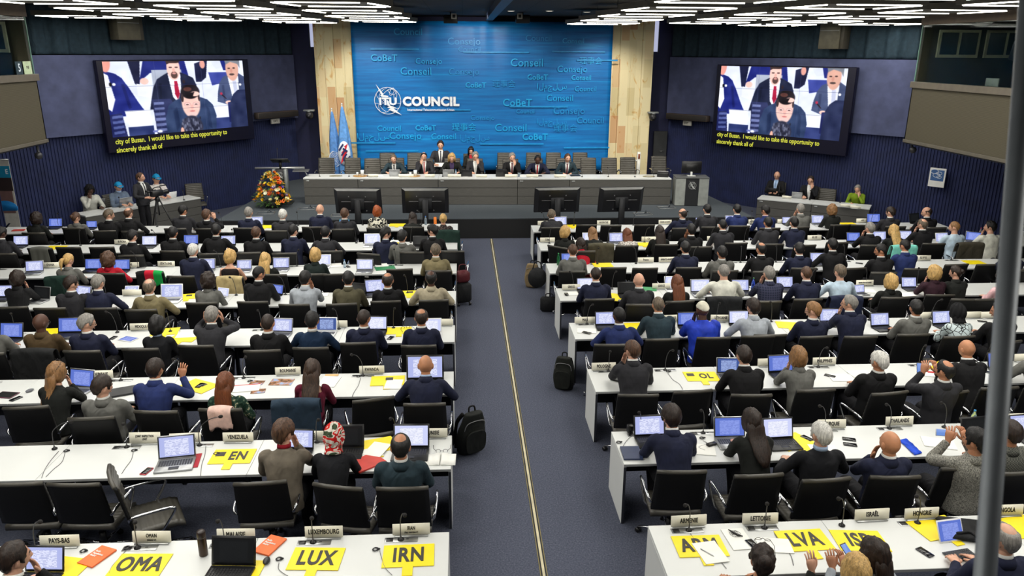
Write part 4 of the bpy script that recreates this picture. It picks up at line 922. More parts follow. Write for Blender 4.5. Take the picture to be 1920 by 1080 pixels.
# monitors in front of the stage
def monitor_proto():
    r = empty('floor_monitor', (0, 0, 0)); W, Hh = 1.24, .72
    m = MB(); m.add(rbox((0, .04, 0), (W, .05, Hh), .01)); bd = obj('screen_frame', m, M_blk(), r, (0, 0, 1.16), (rad(12), 0, 0))
    m = MB(); m.add(loft([[(-W / 2 + .01, .018, -Hh / 2 + .01), (W / 2 - .01, .018, -Hh / 2 + .01), (W / 2 - .01, .018, Hh / 2 - .01), (-W / 2 + .01, .018, Hh / 2 - .01)], [(-W / 2 + .10, -.075, -Hh / 2 + .05), (W / 2 - .10, -.075, -Hh / 2 + .05), (W / 2 - .10, -.075, Hh / 2 - .045), (-W / 2 + .10, -.075, Hh / 2 - .045)]]), smooth=False); obj('rear_housing', m, plain('black housing', (30, 30, 32), .28, spec=.7), bd)
    m = MB(); m.add(([(-W / 2 + .012, .012, Hh / 2 - .008), (W / 2 - .012, .012, Hh / 2 - .008), (W / 2 - .102, -.074, Hh / 2 - .040), (-W / 2 + .102, -.074, Hh / 2 - .040), (-W / 2 + .012, .012, Hh / 2 - .014), (W / 2 - .012, .012, Hh / 2 - .014), (W / 2 - .102, -.070, Hh / 2 - .047), (-W / 2 + .102, -.070, Hh / 2 - .047)], [(0, 1, 2, 3), (7, 6, 5, 4), (0, 4, 5, 1), (1, 5, 6, 2), (2, 6, 7, 3), (3, 7, 4, 0)]), smooth=False); obj('top_sheen_strip', m, plain('grey painted sheen', (104, 105, 103), .4), bd)  # strip over the black top bevel: ceiling-light reflection painted as lighter grey
    m = MB(); m.add(rbox((0, -.080, .02), (.86, .01, .012), .002)); 
    for x in (-.22, .22): m.add(rbox((x, -.080, .16), (.03, .012, .03), .003))
    for x in (-.22, .22): m.add(rbox((x, -.080, -.24), (.03, .012, .03), .003))
    obj('cable_slot', m, plain('grey screws', (120, 120, 122), .4), bd)
    m = MB(); m.add(rbox((0, -.10, .62), (.16, .08, 1.2), .01)); m.add(rbox((0, -.085, 1.10), (.36, .03, .30), .01)); obj('pole', m, plain('dark metal', (40, 41, 44), .45, .5), r)
    m = MB(); m.add(rbox((0, -.06, .02), (.85, .60, .04), .01)); obj('base', m, M_blk(), r); return r
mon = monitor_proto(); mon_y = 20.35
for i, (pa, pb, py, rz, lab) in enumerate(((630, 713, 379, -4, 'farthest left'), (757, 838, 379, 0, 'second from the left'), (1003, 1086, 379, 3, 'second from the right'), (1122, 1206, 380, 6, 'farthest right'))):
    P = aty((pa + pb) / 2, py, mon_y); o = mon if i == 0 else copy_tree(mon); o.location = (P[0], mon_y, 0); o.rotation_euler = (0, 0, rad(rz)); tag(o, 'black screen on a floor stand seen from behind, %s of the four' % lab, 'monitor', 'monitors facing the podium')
# lectern on the left
P = atz(530, 381, STZ); r = empty('lectern', (P[0], P[1], STZ), .06)
m = MB(); m.add(rbox((0, 0, .015), (.62, .52, .03), .008)); obj('base', m, M_blk(), r)
m = MB()
for s in (-1, 1): m.add(rbox((s * .17, 0, .53), (.085, .30, 1.02), .012))
obj('side_post', m, plain('grey lectern', (128, 132, 132), .4, .3), r)
m = MB(); m.add(rbox((0, .02, .53), (.26, .16, 1.0), .005)); obj('front_panel', m, plain('dark panel', (34, 34, 38), .6), r)
m = MB(); m.add(tube([(-.72, .02, 1.06), (.72, .02, 1.06)], .034, 12)); obj('crossbar', m, M_alu(), r)
m = MB(); m.add(rbox((0, 0, 0), (.52, .38, .04), .008)); obj('reading_shelf', m, M_blk(), r, (0.02, .03, 1.28), (rad(-20), 0, 0)); m = MB(); m.add(tube([(0.02, .02, 1.04), (0.02, .03, 1.27)], .045, 10)); obj('neck', m, M_blk(), r)
emblem(r, (0, -.08, .86), .09, plain('pale metal', (205, 208, 206), .4), None)
tag(r, 'grey lectern with wide metal crossbar and black reading shelf behind the flowers', 'lectern')
mic(0, 0, 190, 'thin gooseneck microphone on the black shelf of the left lectern', P=(P[0] - .05, P[1] + .05, 0), tz=STZ + 1.30, ln=.30)
P = aty(566, 322, 23.6); bt = flat('side_tray', 0, 0, .46, .34, 5, M_alu(), 'grey equipment tray on a bent arm beside the left lectern', 'tray', th=.03, tz=1.50, P=(P[0], 23.5, 0)); m = MB(); m.add(tube(catmull([(.1, 0, 0), (.22, .0, -.3), (.24, 0, -.94)], 5), .018, 8)); obj('arm', m, M_alu(), bt)
# right podium
P = atz(1295, 386, STZ); r = empty('podium', (P[0], P[1], STZ), -.10); W = .98
for s in (-1, 1): m = MB(); m.add(rbox((s * .345, .25, .42), (.29, .56, .82), .006), smooth=False); obj('side_block', m, plain('pale grey podium', (150, 154, 150), .5), r)
m = MB(); m.add(rbox((0, .25, .42), (.40, .54, .82), .004), smooth=False); obj('centre_panel', m, plain('podium black', (30, 32, 36), .55), r)
m = MB(); m.add(rbox((0, .27, .845), (1.0, .62, .03), .005), smooth=False); obj('desk_top', m, plain('podium top', (88, 90, 90), .5), r)
emblem(r, (0, -.035, .62), .11, plain('pale metal', (205, 208, 206), .4), None); tag(r, 'pale grey podium with black centre panel and round emblem, right of the long desk', 'podium')
mz = STZ + .862
r2 = empty('computer_monitor', (P[0] + .03, P[1] + .30, mz), -.06); m = MB(); m.add(rbox((0, 0, .26), (.60, .045, .36), .01)); m.add(rbox((0, -.03, .24), (.34, .03, .22), .01)); obj('screen_housing', m, M_blk(), r2); m = MB(); m.add(rbox((0, -.04, .06), (.06, .03, .14), .006)); m.add(rbox((0, -.02, .01), (.24, .20, .02), .005)); obj('stand', m, plain('pale metal', (205, 208, 206), .4), r2); tag(r2, 'black computer monitor standing on the pale podium, seen from behind', 'monitor')
# flowers
P = atz(513, 388, STZ); r = empty('flower_arrangement', (P[0], P[1], STZ))
m = MB(); m.add(lathe([(.20, 0), (.24, .03), (.26, .16), (.22, .20)], 20)); obj('pot', m, plain('dark pot', (30, 34, 26), .6), r)
m = MB(); rr = random.Random(3)
for i in range(420):
    a = rr.uniform(0, 2 * PI); q = rr.random(); z = .10 + .95 * q ** 1.3; R0 = (.46 * (1 - (z / 1.08) ** 1.4) + .06) * rr.uniform(.65, 1.05) if z > .2 else rr.uniform(.25, .52)
    x, y = R0 * math.cos(a), R0 * math.sin(a) * .8; l = rr.uniform(.08, .17); w = l * .2; dx, dz = math.cos(a), rr.uniform(-.4, .6) if z > .2 else rr.uniform(-.5, .1)
    m.add(([(x, y, z), (x + dx * l * .5 - math.sin(a) * w, y + math.sin(a) * l * .5 + math.cos(a) * w, z + dz * l * .5), (x + dx * l, y + math.sin(a) * l, z + dz * l), (x + dx * l * .5 + math.sin(a) * w, y + math.sin(a) * l * .5 - math.cos(a) * w, z + dz * l * .5 + .008)], [(0, 1, 2, 3)]), smooth=False)
lf = obj('foliage', m, plain('leaf green', (58, 92, 34), .6, var=.25, scale=12), r, fix=False); lf['kind'] = 'stuff'
def blossom(c, kind):
    m = MB(); n = {'lily': 6, 'rose': 11, 'daisy': 12, 'iris': 6}[kind]
    for i in range(n):
        a = 2 * PI * i / n * (1.6 if kind == 'rose' else 1); l = {'lily': .10, 'rose': .045 + .003 * i, 'daisy': .06, 'iris': .05}[kind]; w = {'lily': .020, 'rose': .032, 'daisy': .014, 'iris': .018}[kind]; e = {'lily': .55, 'rose': 1.1 - .06 * i, 'daisy': .25, 'iris': .6}[kind]
        d = np.array([math.cos(a) * math.cos(e), math.sin(a) * math.cos(e), math.sin(e)]); s = np.array([-math.sin(a), math.cos(a), 0]); u = np.cross(d, s)
        P0, P1, P2 = d * .006, d * l * .6 + u * -.006, d * l + u * .014; V = [P0, P1 - s * w, P2, P1 + s * w]; m.add(([tuple(v) for v in V], [(0, 1, 2, 3)]))
    m.add(sphere((0, 0, .012), (.012, .012, .014), 8, 6)); me = m.mesh('blossom'); me['ok'] = 1; return me
bl = {k: blossom(None, k) for k in ('lily', 'rose', 'daisy', 'iris')}
fc = {'lily': ((252, 150, 30), (252, 190, 60), (240, 110, 34)), 'rose': ((250, 200, 24), (244, 110, 26), (248, 236, 180)), 'daisy': ((250, 220, 60), (246, 240, 210), (250, 180, 30)), 'iris': ((120, 90, 180), (140, 110, 196), (110, 80, 170))}
for i in range(92):
    k = rr.choice(['lily', 'rose', 'rose', 'daisy', 'daisy', 'iris']); a = rr.uniform(PI * .98, PI * 2.02) if rr.random() < .8 else rr.uniform(0, PI); q = (i + .5) / 92; z = .17 + .85 * q; R0 = (.46 * (1 - (z / 1.12) ** 1.5) + .05) * rr.uniform(.85, 1.1)
    if z > .8: k = rr.choice(['lily', 'daisy', 'rose'])
    o = obj('blossom', bl[k], plain('petal %s %d' % (k, i % 3), fc[k][i % 3], .6), r, (R0 * math.cos(a), R0 * math.sin(a) * .85, z), (rad(rr.uniform(30, 75)), 0, a + PI / 2)); s = rr.uniform(.9, 1.45); o.scale = (s, s, s)
tag(r, 'tall arrangement of orange, yellow and purple flowers before the left lectern', 'flowers')
# floor boxes with cables on the stage
for i, (px, py, lab) in enumerate(((498, 399, 'open metal floor hatch on the stage below the flowers'), (575, 391, 'metal floor hatch at the left end of the long desk'), (638, 403, 'metal floor hatch on the stage beside the farthest left monitor'), (1250, 389, 'metal floor hatch between the long desk and the right podium'), (1205, 401, 'metal floor hatch below the farthest right monitor'))):
    P = atz(px, py, STZ + .01); r = empty('floor_hatch', (P[0], P[1], STZ + .001), .05); m = MB()
    for s in (-1, 1): m.add(rbox((s * .24, 0, .006), (.025, .32, .012), .002)); m.add(rbox((0, s * .16, .006), (.50, .025, .012), .002))
    obj('metal_frame', m, M_alu(), r); m = MB(); m.add(rbox((0, 0, .004), (.44, .28, .006), .002)); m.add(tube(catmull([(.05, 0, .01), (.1, .05, .10), (.12, .10, .02), (.2, .3, .012)], 5), .012, 6)); obj('lid', m, STC, r); tag(r, lab, 'floor hatch')
# flags
def flag(px, py0, py1, Yp, w0, w1, c, label, itu):
    P = aty(px, py0, Yp); zt = P[2]; r = empty('flag', (P[0], Yp, STZ)); top = zt - STZ
    m = MB(); m.add(tube([(0, 0, 0), (0, 0, top + .05)], .018, 10)); m.add(lathe([(.16, 0), (.16, .03), (.03, .06)], 18)); m.add(sphere((0, 0, top + .08), (.028, .028, .04), 10, 8)); obj('pole', m, plain('pale metal', (205, 208, 206), .4), r)
    rows = []
    for k in range(21):
        q = k / 20; z = top - (top - .28) * q; w = w0 + (w1 - w0) * (math.sin(q * PI * .62) ** .8) ; row = []
        for i in range(28):
            u = 2 * PI * i / 28; f = 1 + .16 * math.sin(5 * u + q * 1.2) * min(1, q * 2.5); row.append((w / 2 * f * math.cos(u) + .03 * q, w * .30 * f * math.sin(u), z))
        rows.append(row)
    m = MB(); m.add(loft(rows)); 
    fl = obj('cloth', m, fabric('flag ' + label[:4], c, .7), r)
    zc = .30 + (top - .3) * .30
    if not itu:
        m = MB()
        for k, rr_ in enumerate((.07, .12, .17, .215)): m.add(ring(0, 0, rr_ * .8, rr_, .006, a0=0, a1=2 * PI))
        for a in range(6): m.add(tube([(0, 0, 0), (.17 * math.cos(a * PI / 3), 0, .21 * math.sin(a * PI / 3))], .004, 5))
        for s in (-1, 1): m.add(ring(0, -.02, .19, .26, .016, a0=rad(-80 if s > 0 else 100), a1=rad(40 if s > 0 else 260)))
        obj('emblem', m, plain('flag white', (222, 230, 240), .7), fl, (.03, -w1 * .33, zc))
    else:
        m = MB(); m.add(loft([[(.20 * math.cos(u) * k, .0 + y, .40 * math.sin(u) * k) for u in np.linspace(0, 2 * PI, 25)[:-1]] for y, k in ((.01, 1), (-.005, 1))])); e = obj('emblem', m, plain('flag white', (222, 230, 240), .7), fl, (.02, -w1 * .42, zc + .15))
        for ch, x, z in (('I', -.10, .19), ('T', -.03, .02), ('U', .05, -.17)): text(ch, .33, plain('flag navy', (26, 38, 96), .7), e, (x, -.024, z), (PI / 2, rad(35), 0), .05, .8)
        pl = [(.14, .33), (.0, .22), (.04, .18), (-.10, .02), (-.04, -.02), (-.14, -.36), (.06, -.14), (.0, -.10), (.12, .06), (.06, .10)]; k = len(pl); m = MB(); m.add(([(x, -.010, z) for x, z in pl] + [(x, -.004, z) for x, z in pl], [tuple(range(k)), tuple(range(2 * k - 1, k - 1, -1))] + [(i, k + i, k + (i + 1) % k, (i + 1) % k) for i in range(k)]), smooth=False); obj('lightning_bolt', m, plain('flag red', (204, 26, 44), .7), e)
    tag(r, label, 'flag')
flag(622, 209, 320, 26.4, .06, .36, (92, 142, 206), 'pale blue furled flag with white wreath emblem, left of the pair', False)
flag(641, 200, 322, 26.2, .06, .44, (96, 150, 212), 'blue furled flag with white disc, letters and red bolt, right of the pair', True)
# handrail beside the column on the right
P = atz(1217, 330, STZ + .8); r = empty('stair_handrail', (P[0], 25.3, STZ)); Q = aty(1219, 285, 25.3); hz = Q[2] - STZ
m = MB(); m.add(rbox((.12, 0, hz / 2), (.11, .10, hz), .01)); obj('post', m, plain('white lacquer', (222, 222, 214), .4), r); m = MB(); m.add(rbox((.12, -.055, hz - .14), (.07, .01, .16), .004)); obj('control_plate', m, plain('red brown', (140, 80, 60), .5), r)
m = MB(); m.add(tube(catmull([(-.42, 0, 0), (-.42, 0, hz - .45), (-.36, 0, hz - .32), (-.22, 0, hz - .28), (.10, 0, hz - .28)], 6), .025, 10)); obj('rail', m, plain('white lacquer', (222, 222, 214), .4), r); tag(r, 'white curved handrail and tall post beside the right stone column', 'handrail')
# dark door behind on the right
P = aty(1222, 325, 27.75); Q = aty(1252, 246, 27.75); m = MB(); m.add(rbox(((P[0] + Q[0]) / 2, 27.78, (STZ + Q[2]) / 2), (abs(Q[0] - P[0]), .06, Q[2] - STZ), .01), smooth=False); d1 = struct(obj('door_1', m, plain('dark grey door', (44, 46, 48), .5))); m = MB(); m.add(tube([(Q[0] - .12, 27.70, STZ + 1.0), (Q[0] - .26, 27.70, STZ + 1.0)], .012, 8)); obj('door_handle', m, M_alu(), d1)
# pan tilt cameras by the columns
for px, py, sd in ((580, 212, 'left'), (1224, 216, 'right')):
    P = aty(px, py, 27.0); r = empty('wall_camera', (P[0], P[1], P[2])); m = MB(); m.add(rbox((0, .3, .06), (.10, .9, .05), .01)); m.add(rbox((0, -.02, .09), (.36, .20, .06), .01)); obj('bracket', m, plain('grey lectern', (128, 132, 132), .4, .3), r); m = MB(); m.add(sphere((0, -.02, -.06), (.13, .13, .14), 14, 10)); m.add(tube([(0, -.10, -.08), (0, -.19, -.10)], .05, 12)); obj('camera_head', m, plain('dark camera', (38, 38, 42), .4), r); tag(r, 'grey pan tilt camera mounted beside the %s stone column' % sd, 'camera')
# ledge boxes and exit signs
def on_wall(px, py, side, off=0.0):
    A, B, nn = (LA, LB, Ln) if side == 'left' else (RA, RB, Rn); return onw(px, py, A + nn * off, B + nn * off)
WANG = {'left': math.atan2((LB - LA)[1], (LB - LA)[0]) + PI, 'right': math.atan2((RB - RA)[1], (RB - RA)[0])}
for side, p0, p1, s0 in (('left', (480, 215), (556, 214), (516, 227)), ('right', (1252, 217), (1328, 223), (1289, 231))):
    A = on_wall(*p0, side, .35); B = on_wall(*p1, side, .35); c = (A + B) / 2; L = np.linalg.norm((B - A)[:2]); r = obj('loudspeaker', MB().add(rbox((0, 0, 0), (L, .22, .20), .01)), plain('brown speaker', (70, 60, 54), .6), None, tuple(c), (0, 0, WANG[side])); m = MB(); m.add(rbox((0, -.112, 0), (L - .04, .008, .16), .003)); obj('grille', m, plain('dark grille', (44, 40, 38), .8), r); tag(r, 'long brown wall loudspeaker beside the %s video wall' % side, 'loudspeaker')
    c = on_wall(*s0, side, .25); o = obj('exit_sign', MB().add(rbox((0, 0, 0), (.34, .08, .17), .01)), plain('pale box', (190, 188, 180), .5), None, tuple(c), (0, 0, WANG[side])); text('EXIT', .10, plain('dark grey ink', (52, 50, 46), .6), o, (-.02, -.043, 0), (PI / 2, 0, 0), .02); m = MB(); m.add(rbox((.0, .12, .06), (.03, .20, .02), .004)); obj('bracket', m, plain('dark metal', (40, 41, 44), .45, .5), o); tag(o, 'small pale sign box under the %s wall loudspeaker' % side, 'sign')
# hanging boxes in front of the curtains
for side, (x0, y0, x1, y1) in (('left', (208, 28, 265, 75)), ('right', (1533, 48, 1584, 92))):
    A = on_wall(x0, y1, side, .5); B = on_wall(x1, y1, side, .5); C_ = on_wall((x0 + x1) / 2, y1, side, .5); L = np.linalg.norm((B - A)[:2]); z1 = CEIL - .02; z0 = C_[2]; r = obj('hanging_speaker', MB().add(rbox((0, 0, (z1 - z0) / 2), (L * .74, .45, z1 - z0), .015)), plain('bronze grille', (82, 78, 64), .6, var=.1), None, (C_[0], C_[1], z0), (0, 0, WANG[side])); m = MB(); m.add(rbox((-L * .0, -.23, (z1 - z0) * .52), (L * .7, .008, .012), .002)); obj('seam', m, M_alu(), r); m = MB(); m.add(rbox((L * .43, .02, (z1 - z0) / 2), (L * .14, .40, z1 - z0), .01)); obj('side_box', m, plain('bronze dark', (58, 54, 44), .6), r); tag(r, 'tall bronze loudspeaker box hanging before the %s curtain' % side, 'loudspeaker')
# ------------------------------------------------------------------ video walls
def paint(W=400, Hh=226):
    y, x = np.mgrid[0:Hh, 0:W]; u = (x + .5) / W; v = (y + .5) / Hh; img = np.zeros((Hh, W, 3)); asp = W / Hh
    def put(mask, c): 
        m_ = np.clip(mask, 0, 1)[..., None]; img[:] = img * (1 - m_) + np.array(c) * m_
    def el(cx, cy, rx, ry, c, s=.12): put((1.0 - np.sqrt(((u - cx) / rx) ** 2 + ((v - cy) / ry) ** 2)) / s + .5, c)
    def poly(pts, c):
        inside = np.zeros(u.shape, bool); n = len(pts)
        for i in range(n):
            (x0, y0), (x1, y1) = pts[i], pts[(i + 1) % n]; cond = ((y0 > v) != (y1 > v)) & (u < (x1 - x0) * (v - y0) / ((y1 - y0) if abs(y1 - y0) > 1e-9 else 1e-9) + x0); inside ^= cond
        put(inside.astype(float), c)
    w_ = (240, 243, 255); navy = (32, 42, 124); dk = (26, 30, 62); chair = (34, 40, 92); skin = (246, 202, 190); sk2 = (226, 160, 146)
    put(np.ones(u.shape), (228, 234, 254)); poly([(.16, 0), (.24, 0), (.22, .35), (.19, .30)], dk)
    poly([(.26, 0), (.42, 0), (.42, .14), (.30, .16), (.22, .28)], navy); poly([(.46, 0), (.55, 0), (.57, .22), (.52, .2)], navy); poly([(.62, .04), (.68, .0), (.72, 0), (.70, .24), (.66, .30), (.62, .30)], dk); el(.68, .05, .02, .06, sk2); poly([(.74, 0), (.86, 0), (.86, .10), (.78, .12)], (220, 226, 240)); poly([(.82, 0), (.88, 0), (.90, .14), (.84, .14)], navy)
    poly([(.31, .12), (.52, .12), (.52, .40), (.31, .40)], (170, 178, 196)); poly([(.72, .17), (.90, .17), (.90, .30), (.74, .36)], (60, 72, 156))
    poly([(.20, .30), (.30, .34), (.29, .50), (.20, .46)], w_); el(.255, .27, .03, .045, skin)
    poly([(.0, .12), (.07, .16), (.11, .22), (.15, .36), (.20, .56), (.23, .66), (.20, .72), (.0, .74)], navy); poly([(.10, .3), (.12, .3), (.15, .62), (.13, .64)], (24, 32, 100)); poly([(0, .15), (.025, .18), (.05, .50), (.02, .66), (.0, .62)], w_); el(.015, .0, .035, .14, (238, 160, 146)); el(.055, .30, .011, .019, (250, 250, 255)); el(.033, .30, .009, .028, (20, 20, 30))
    poly([(.10, .66), (.27, .66), (.27, .88), (.12, .88)], w_); poly([(.11, .88), (.28, .88), (.28, 1), (.11, 1)], (46, 58, 110)); poly([(0, .70), (.08, .68), (.10, 1), (0, 1)], chair)
    for k in range(4): poly([(.015, .72 + .07 * k), (.085, .71 + .07 * k), (.085, .745 + .07 * k), (.015, .755 + .07 * k)], (84, 96, 156))
    poly([(.39, .19), (.43, .15), (.50, .15), (.55, .19), (.60, .24), (.62, .34), (.63, .48), (.60, .62), (.27, .66), (.29, .50), (.31, .36), (.34, .25)], (28, 34, 60)); poly([(.42, .18), (.51, .18), (.505, .40), (.47, .58), (.44, .50)], w_); poly([(.460, .28), (.482, .28), (.492, .46), (.474, .54), (.456, .46)], (166, 24, 58)); poly([(.35, .30), (.37, .30), (.36, .56), (.34, .58)], (20, 26, 48))
    el(.465, .10, .047, .17, skin); poly([(.415, 0), (.515, 0), (.510, .025), (.49, .03), (.44, .03), (.42, .05)], (60, 44, 44)); el(.467, .195, .024, .05, (92, 68, 64)); el(.467, .172, .014, .012, (214, 150, 144)); el(.445, .088, .012, .010, (74, 54, 54)); el(.487, .088, .012, .010, (74, 54, 54)); el(.466, .125, .010, .03, (232, 176, 164)); el(.475, .57, .030, .025, skin); el(.53, .29, .010, .028, (44, 34, 44)); el(.46, .62, .03, .03, skin)
    poly([(.83, .24), (.88, .20), (.96, .19), (1.0, .24), (1.0, .72), (.86, .66), (.77, .60), (.78, .46), (.80, .32)], (70, 82, 118)); poly([(.87, .25), (.955, .23), (.95, .60), (.90, .64)], w_); poly([(.905, .30), (.935, .30), (.94, .5), (.915, .56)], (204, 210, 236)); poly([(.815, .36), (.835, .36), (.835, .6), (.82, .6)], (56, 66, 100))
    el(.91, .12, .052, .18, (224, 172, 154)); poly([(.855, .0), (.975, 0), (.975, .12), (.955, .05), (.90, .02), (.862, .06)], (132, 136, 146)); el(.905, .205, .022, .016, (84, 66, 64)); el(.885, .115, .011, .010, (64, 48, 48)); el(.925, .112, .011, .010, (64, 48, 48)); el(.903, .15, .010, .035, (212, 152, 136)); el(.965, .36, .010, .018, (250, 250, 255)); el(.86, .62, .028, .028, skin); poly([(.80, .5), (.81, .49), (.845, .56), (.84, .57)], (40, 30, 40)); el(.805, .485, .010, .02, (190, 60, 90))
    poly([(.76, .66), (.86, .66), (.86, .84), (.75, .84)], w_); poly([(.74, .84), (.88, .84), (.88, 1), (.74, 1)], (52, 64, 120)); poly([(.85, .62), (.88, .61), (.88, .92), (.85, .92)], chair); poly([(.87, .62), (.90, .50), (.94, .44), (1.0, .44), (1.0, 1), (.86, 1)], (38, 46, 80))
    poly([(.29, .52), (.42, .52), (.44, .60), (.40, 1), (.30, 1)], (42, 48, 88))
    for k in range(6): poly([(.30, .56 + .075 * k), (.37, .56 + .075 * k), (.37, .595 + .075 * k), (.30, .60 + .075 * k)], (104, 114, 164))
    poly([(.40, .62), (.45, .55), (.50, .52), (.64, .52), (.69, .56), (.73, .64), (.75, .80), (.74, 1), (.37, 1), (.37, .80)], (46, 62, 98)); poly([(.43, .70), (.46, .64), (.47, .9), (.44, 1)], (36, 50, 84)); poly([(.68, .66), (.70, .70), (.71, 1), (.68, .95)], (36, 50, 84))
    el(.565, .60, .068, .21, skin); el(.568, .435, .070, .105, (34, 28, 34)); el(.505, .52, .010, .06, (60, 46, 50)); el(.628, .52, .008, .06, (60, 46, 50)); el(.60, .47, .035, .035, skin); poly([(.545, .46), (.60, .44), (.585, .50), (.57, .53)], (34, 28, 34)); el(.55, .40, .03, .03, (96, 60, 56))
    for cx in (.537, .602): el(cx, .615, .025, .030, (214, 166, 164)); el(cx, .617, .019, .021, (250, 216, 208)); el(cx, .62, .012, .008, (90, 64, 66))
    el(.57, .655, .012, .035, (236, 180, 170)); el(.57, .715, .020, .010, (214, 130, 128)); el(.565, .76, .04, .03, (240, 206, 200)); poly([(.54, .80), (.60, .80), (.58, .90), (.55, .90)], w_)
    el(.555, .95, .082, .17, (52, 54, 74)); rs = np.random.RandomState(4)
    for k in range(60): el(.555 + rs.uniform(-.07, .07), .90 + rs.uniform(-.08, .10), .006, .022, [(36, 38, 56), (84, 88, 112), (110, 114, 138)][k % 3], .5)
    el(.48, .99, .012, .05, (240, 180, 160)); el(.32, .97, .018, .018, w_); poly([(.27, .95), (.30, .95), (.30, .98), (.27, .98)], (110, 120, 190))
    nz = np.random.RandomState(2).rand(15, 25); yy = np.linspace(0, 13.99, Hh); xx = np.linspace(0, 23.99, W); y0 = yy.astype(int); x0 = xx.astype(int); fy = (yy - y0)[:, None]; fx = (xx - x0)[None]; low = (nz[y0][:, x0] * (1 - fy) * (1 - fx) + nz[y0 + 1][:, x0] * fy * (1 - fx) + nz[y0][:, x0 + 1] * (1 - fy) * fx + nz[y0 + 1][:, x0 + 1] * fy * fx)
    img = np.clip(img * (1 + .10 * (low[..., None] - .5)) + 22 * (low[..., None] - .5) * (img.mean(2, keepdims=True) < 140), 0, 255)
    for _ in range(2):
        p_ = np.pad(img, ((1, 1), (1, 1), (0, 0)), 'edge'); img = (p_[:-2, 1:-1] + p_[2:, 1:-1] + p_[1:-1, :-2] + p_[1:-1, 2:] + 2 * img) / 6
    for vv in (1 / 3, 2 / 3): put(1 - np.abs(v - vv) / .003, (40, 44, 84))
    for uu in (1 / 3, 2 / 3): put(.5 * (1 - np.abs(u - uu) / .002), (90, 96, 140))
    return np.clip(img, 0, 255)
IMG = paint()
def picture_mesh(w, h):
    Hh, W, _ = IMG.shape; V = []; F = []
    for j in range(Hh + 1):
        for i in range(W + 1): V.append((w * (i / W - .5), 0, h * (.5 - j / Hh)))
    F = [(j * (W + 1) + i, (j + 1) * (W + 1) + i, (j + 1) * (W + 1) + i + 1, j * (W + 1) + i + 1) for j in range(Hh) for i in range(W)]
    me = bpy.data.meshes.new('picture'); me.from_pydata(V, [], F); at_ = me.attributes.new('picture', 'FLOAT_COLOR', 'POINT')
    pad = np.pad(IMG, ((0, 1), (0, 1), (0, 0)), 'edge') / 255; l = np.where(pad <= .04045, pad / 12.92, ((pad + .055) / 1.055) ** 2.4); c = np.concatenate([l, np.ones((*l.shape[:2], 1))], 2).astype(np.float32); at_.data.foreach_set('color', c.ravel()); me['ok'] = 1; return me
t = NT('video picture'); t.set(.35, 0, .2, (0, 0, 0, 1)); a_ = t.n('ShaderNodeAttribute'); a_.attribute_name = 'picture'; t.l(a_.outputs['Color'], t.b.inputs['Emission Color']); t.b.inputs['Emission Strength'].default_value = VID; PICM = t.m
pic = None
for side, TL, TR, BL, BR, iL, iR in (('left', (180, 112), (466, 112), (203, 288), (477, 260), (.055, .025), (.985, 0)), ('right', (1340, 122), (1605, 125), (1338, 270), (1588, 292), 0, 0)):
    A, B, nn = (LA, LB, Ln) if side == 'left' else (RA, RB, Rn); off = .42
    dirv = (B - A) / np.linalg.norm(B - A); turn = rad(3) if side == 'left' else rad(3)
    c4 = [onw(*q, A + nn * off, B + nn * off) for q in (TL, TR, BL, BR)]; c = sum(c4) / 4; W = (np.linalg.norm((c4[1] - c4[0])[:2]) + np.linalg.norm((c4[3] - c4[2])[:2])) / 2; Hh = (c4[0][2] + c4[1][2] - c4[2][2] - c4[3][2]) / 2
    r = empty('video_wall', tuple(c), WANG[side] + (0 if side == 'left' else 0))
    m = MB(); m.add(rbox((0, .08, 0), (W, .16, Hh), .015), smooth=False); obj('screen_housing', m, plain('navy black screen', (14, 13, 34), .3), r)
    m = MB(); m.add(rbox((0, .20, 0), (W * .5, .22, Hh * .5), .02)); obj('wall_mount', m, plain('dark metal', (40, 41, 44), .45, .5), r)
    if side == 'left': x0, x1, z1, z0 = .035, .955, .985, .17
    else: x0, x1, z1, z0 = .035, .945, .985, .17
    pw, ph = W * (x1 - x0), Hh * (z1 - z0); pm_ = picture_mesh(pw, ph)
    obj('picture', pm_, PICM, r, (W * ((x0 + x1) / 2 - .5), -.004, Hh * ((z0 + z1) / 2 - .5)))
    ym = emis('caption yellow', (238, 240, 80), .8)
    for k, s in enumerate(('city of Busan.  I would like to take this opportunity to', 'sincerely thank all of')): text(s, .20, ym, r, (W * (x0 - .5) + .05, -.006, Hh * (z0 - .5) - .13 - k * .235), (PI / 2, 0, 0), .014, .83, 1.0, 'caption', 'LEFT')
    tag(r, 'large tilted video wall with yellow captions on the %s side wall' % side, 'video wall')
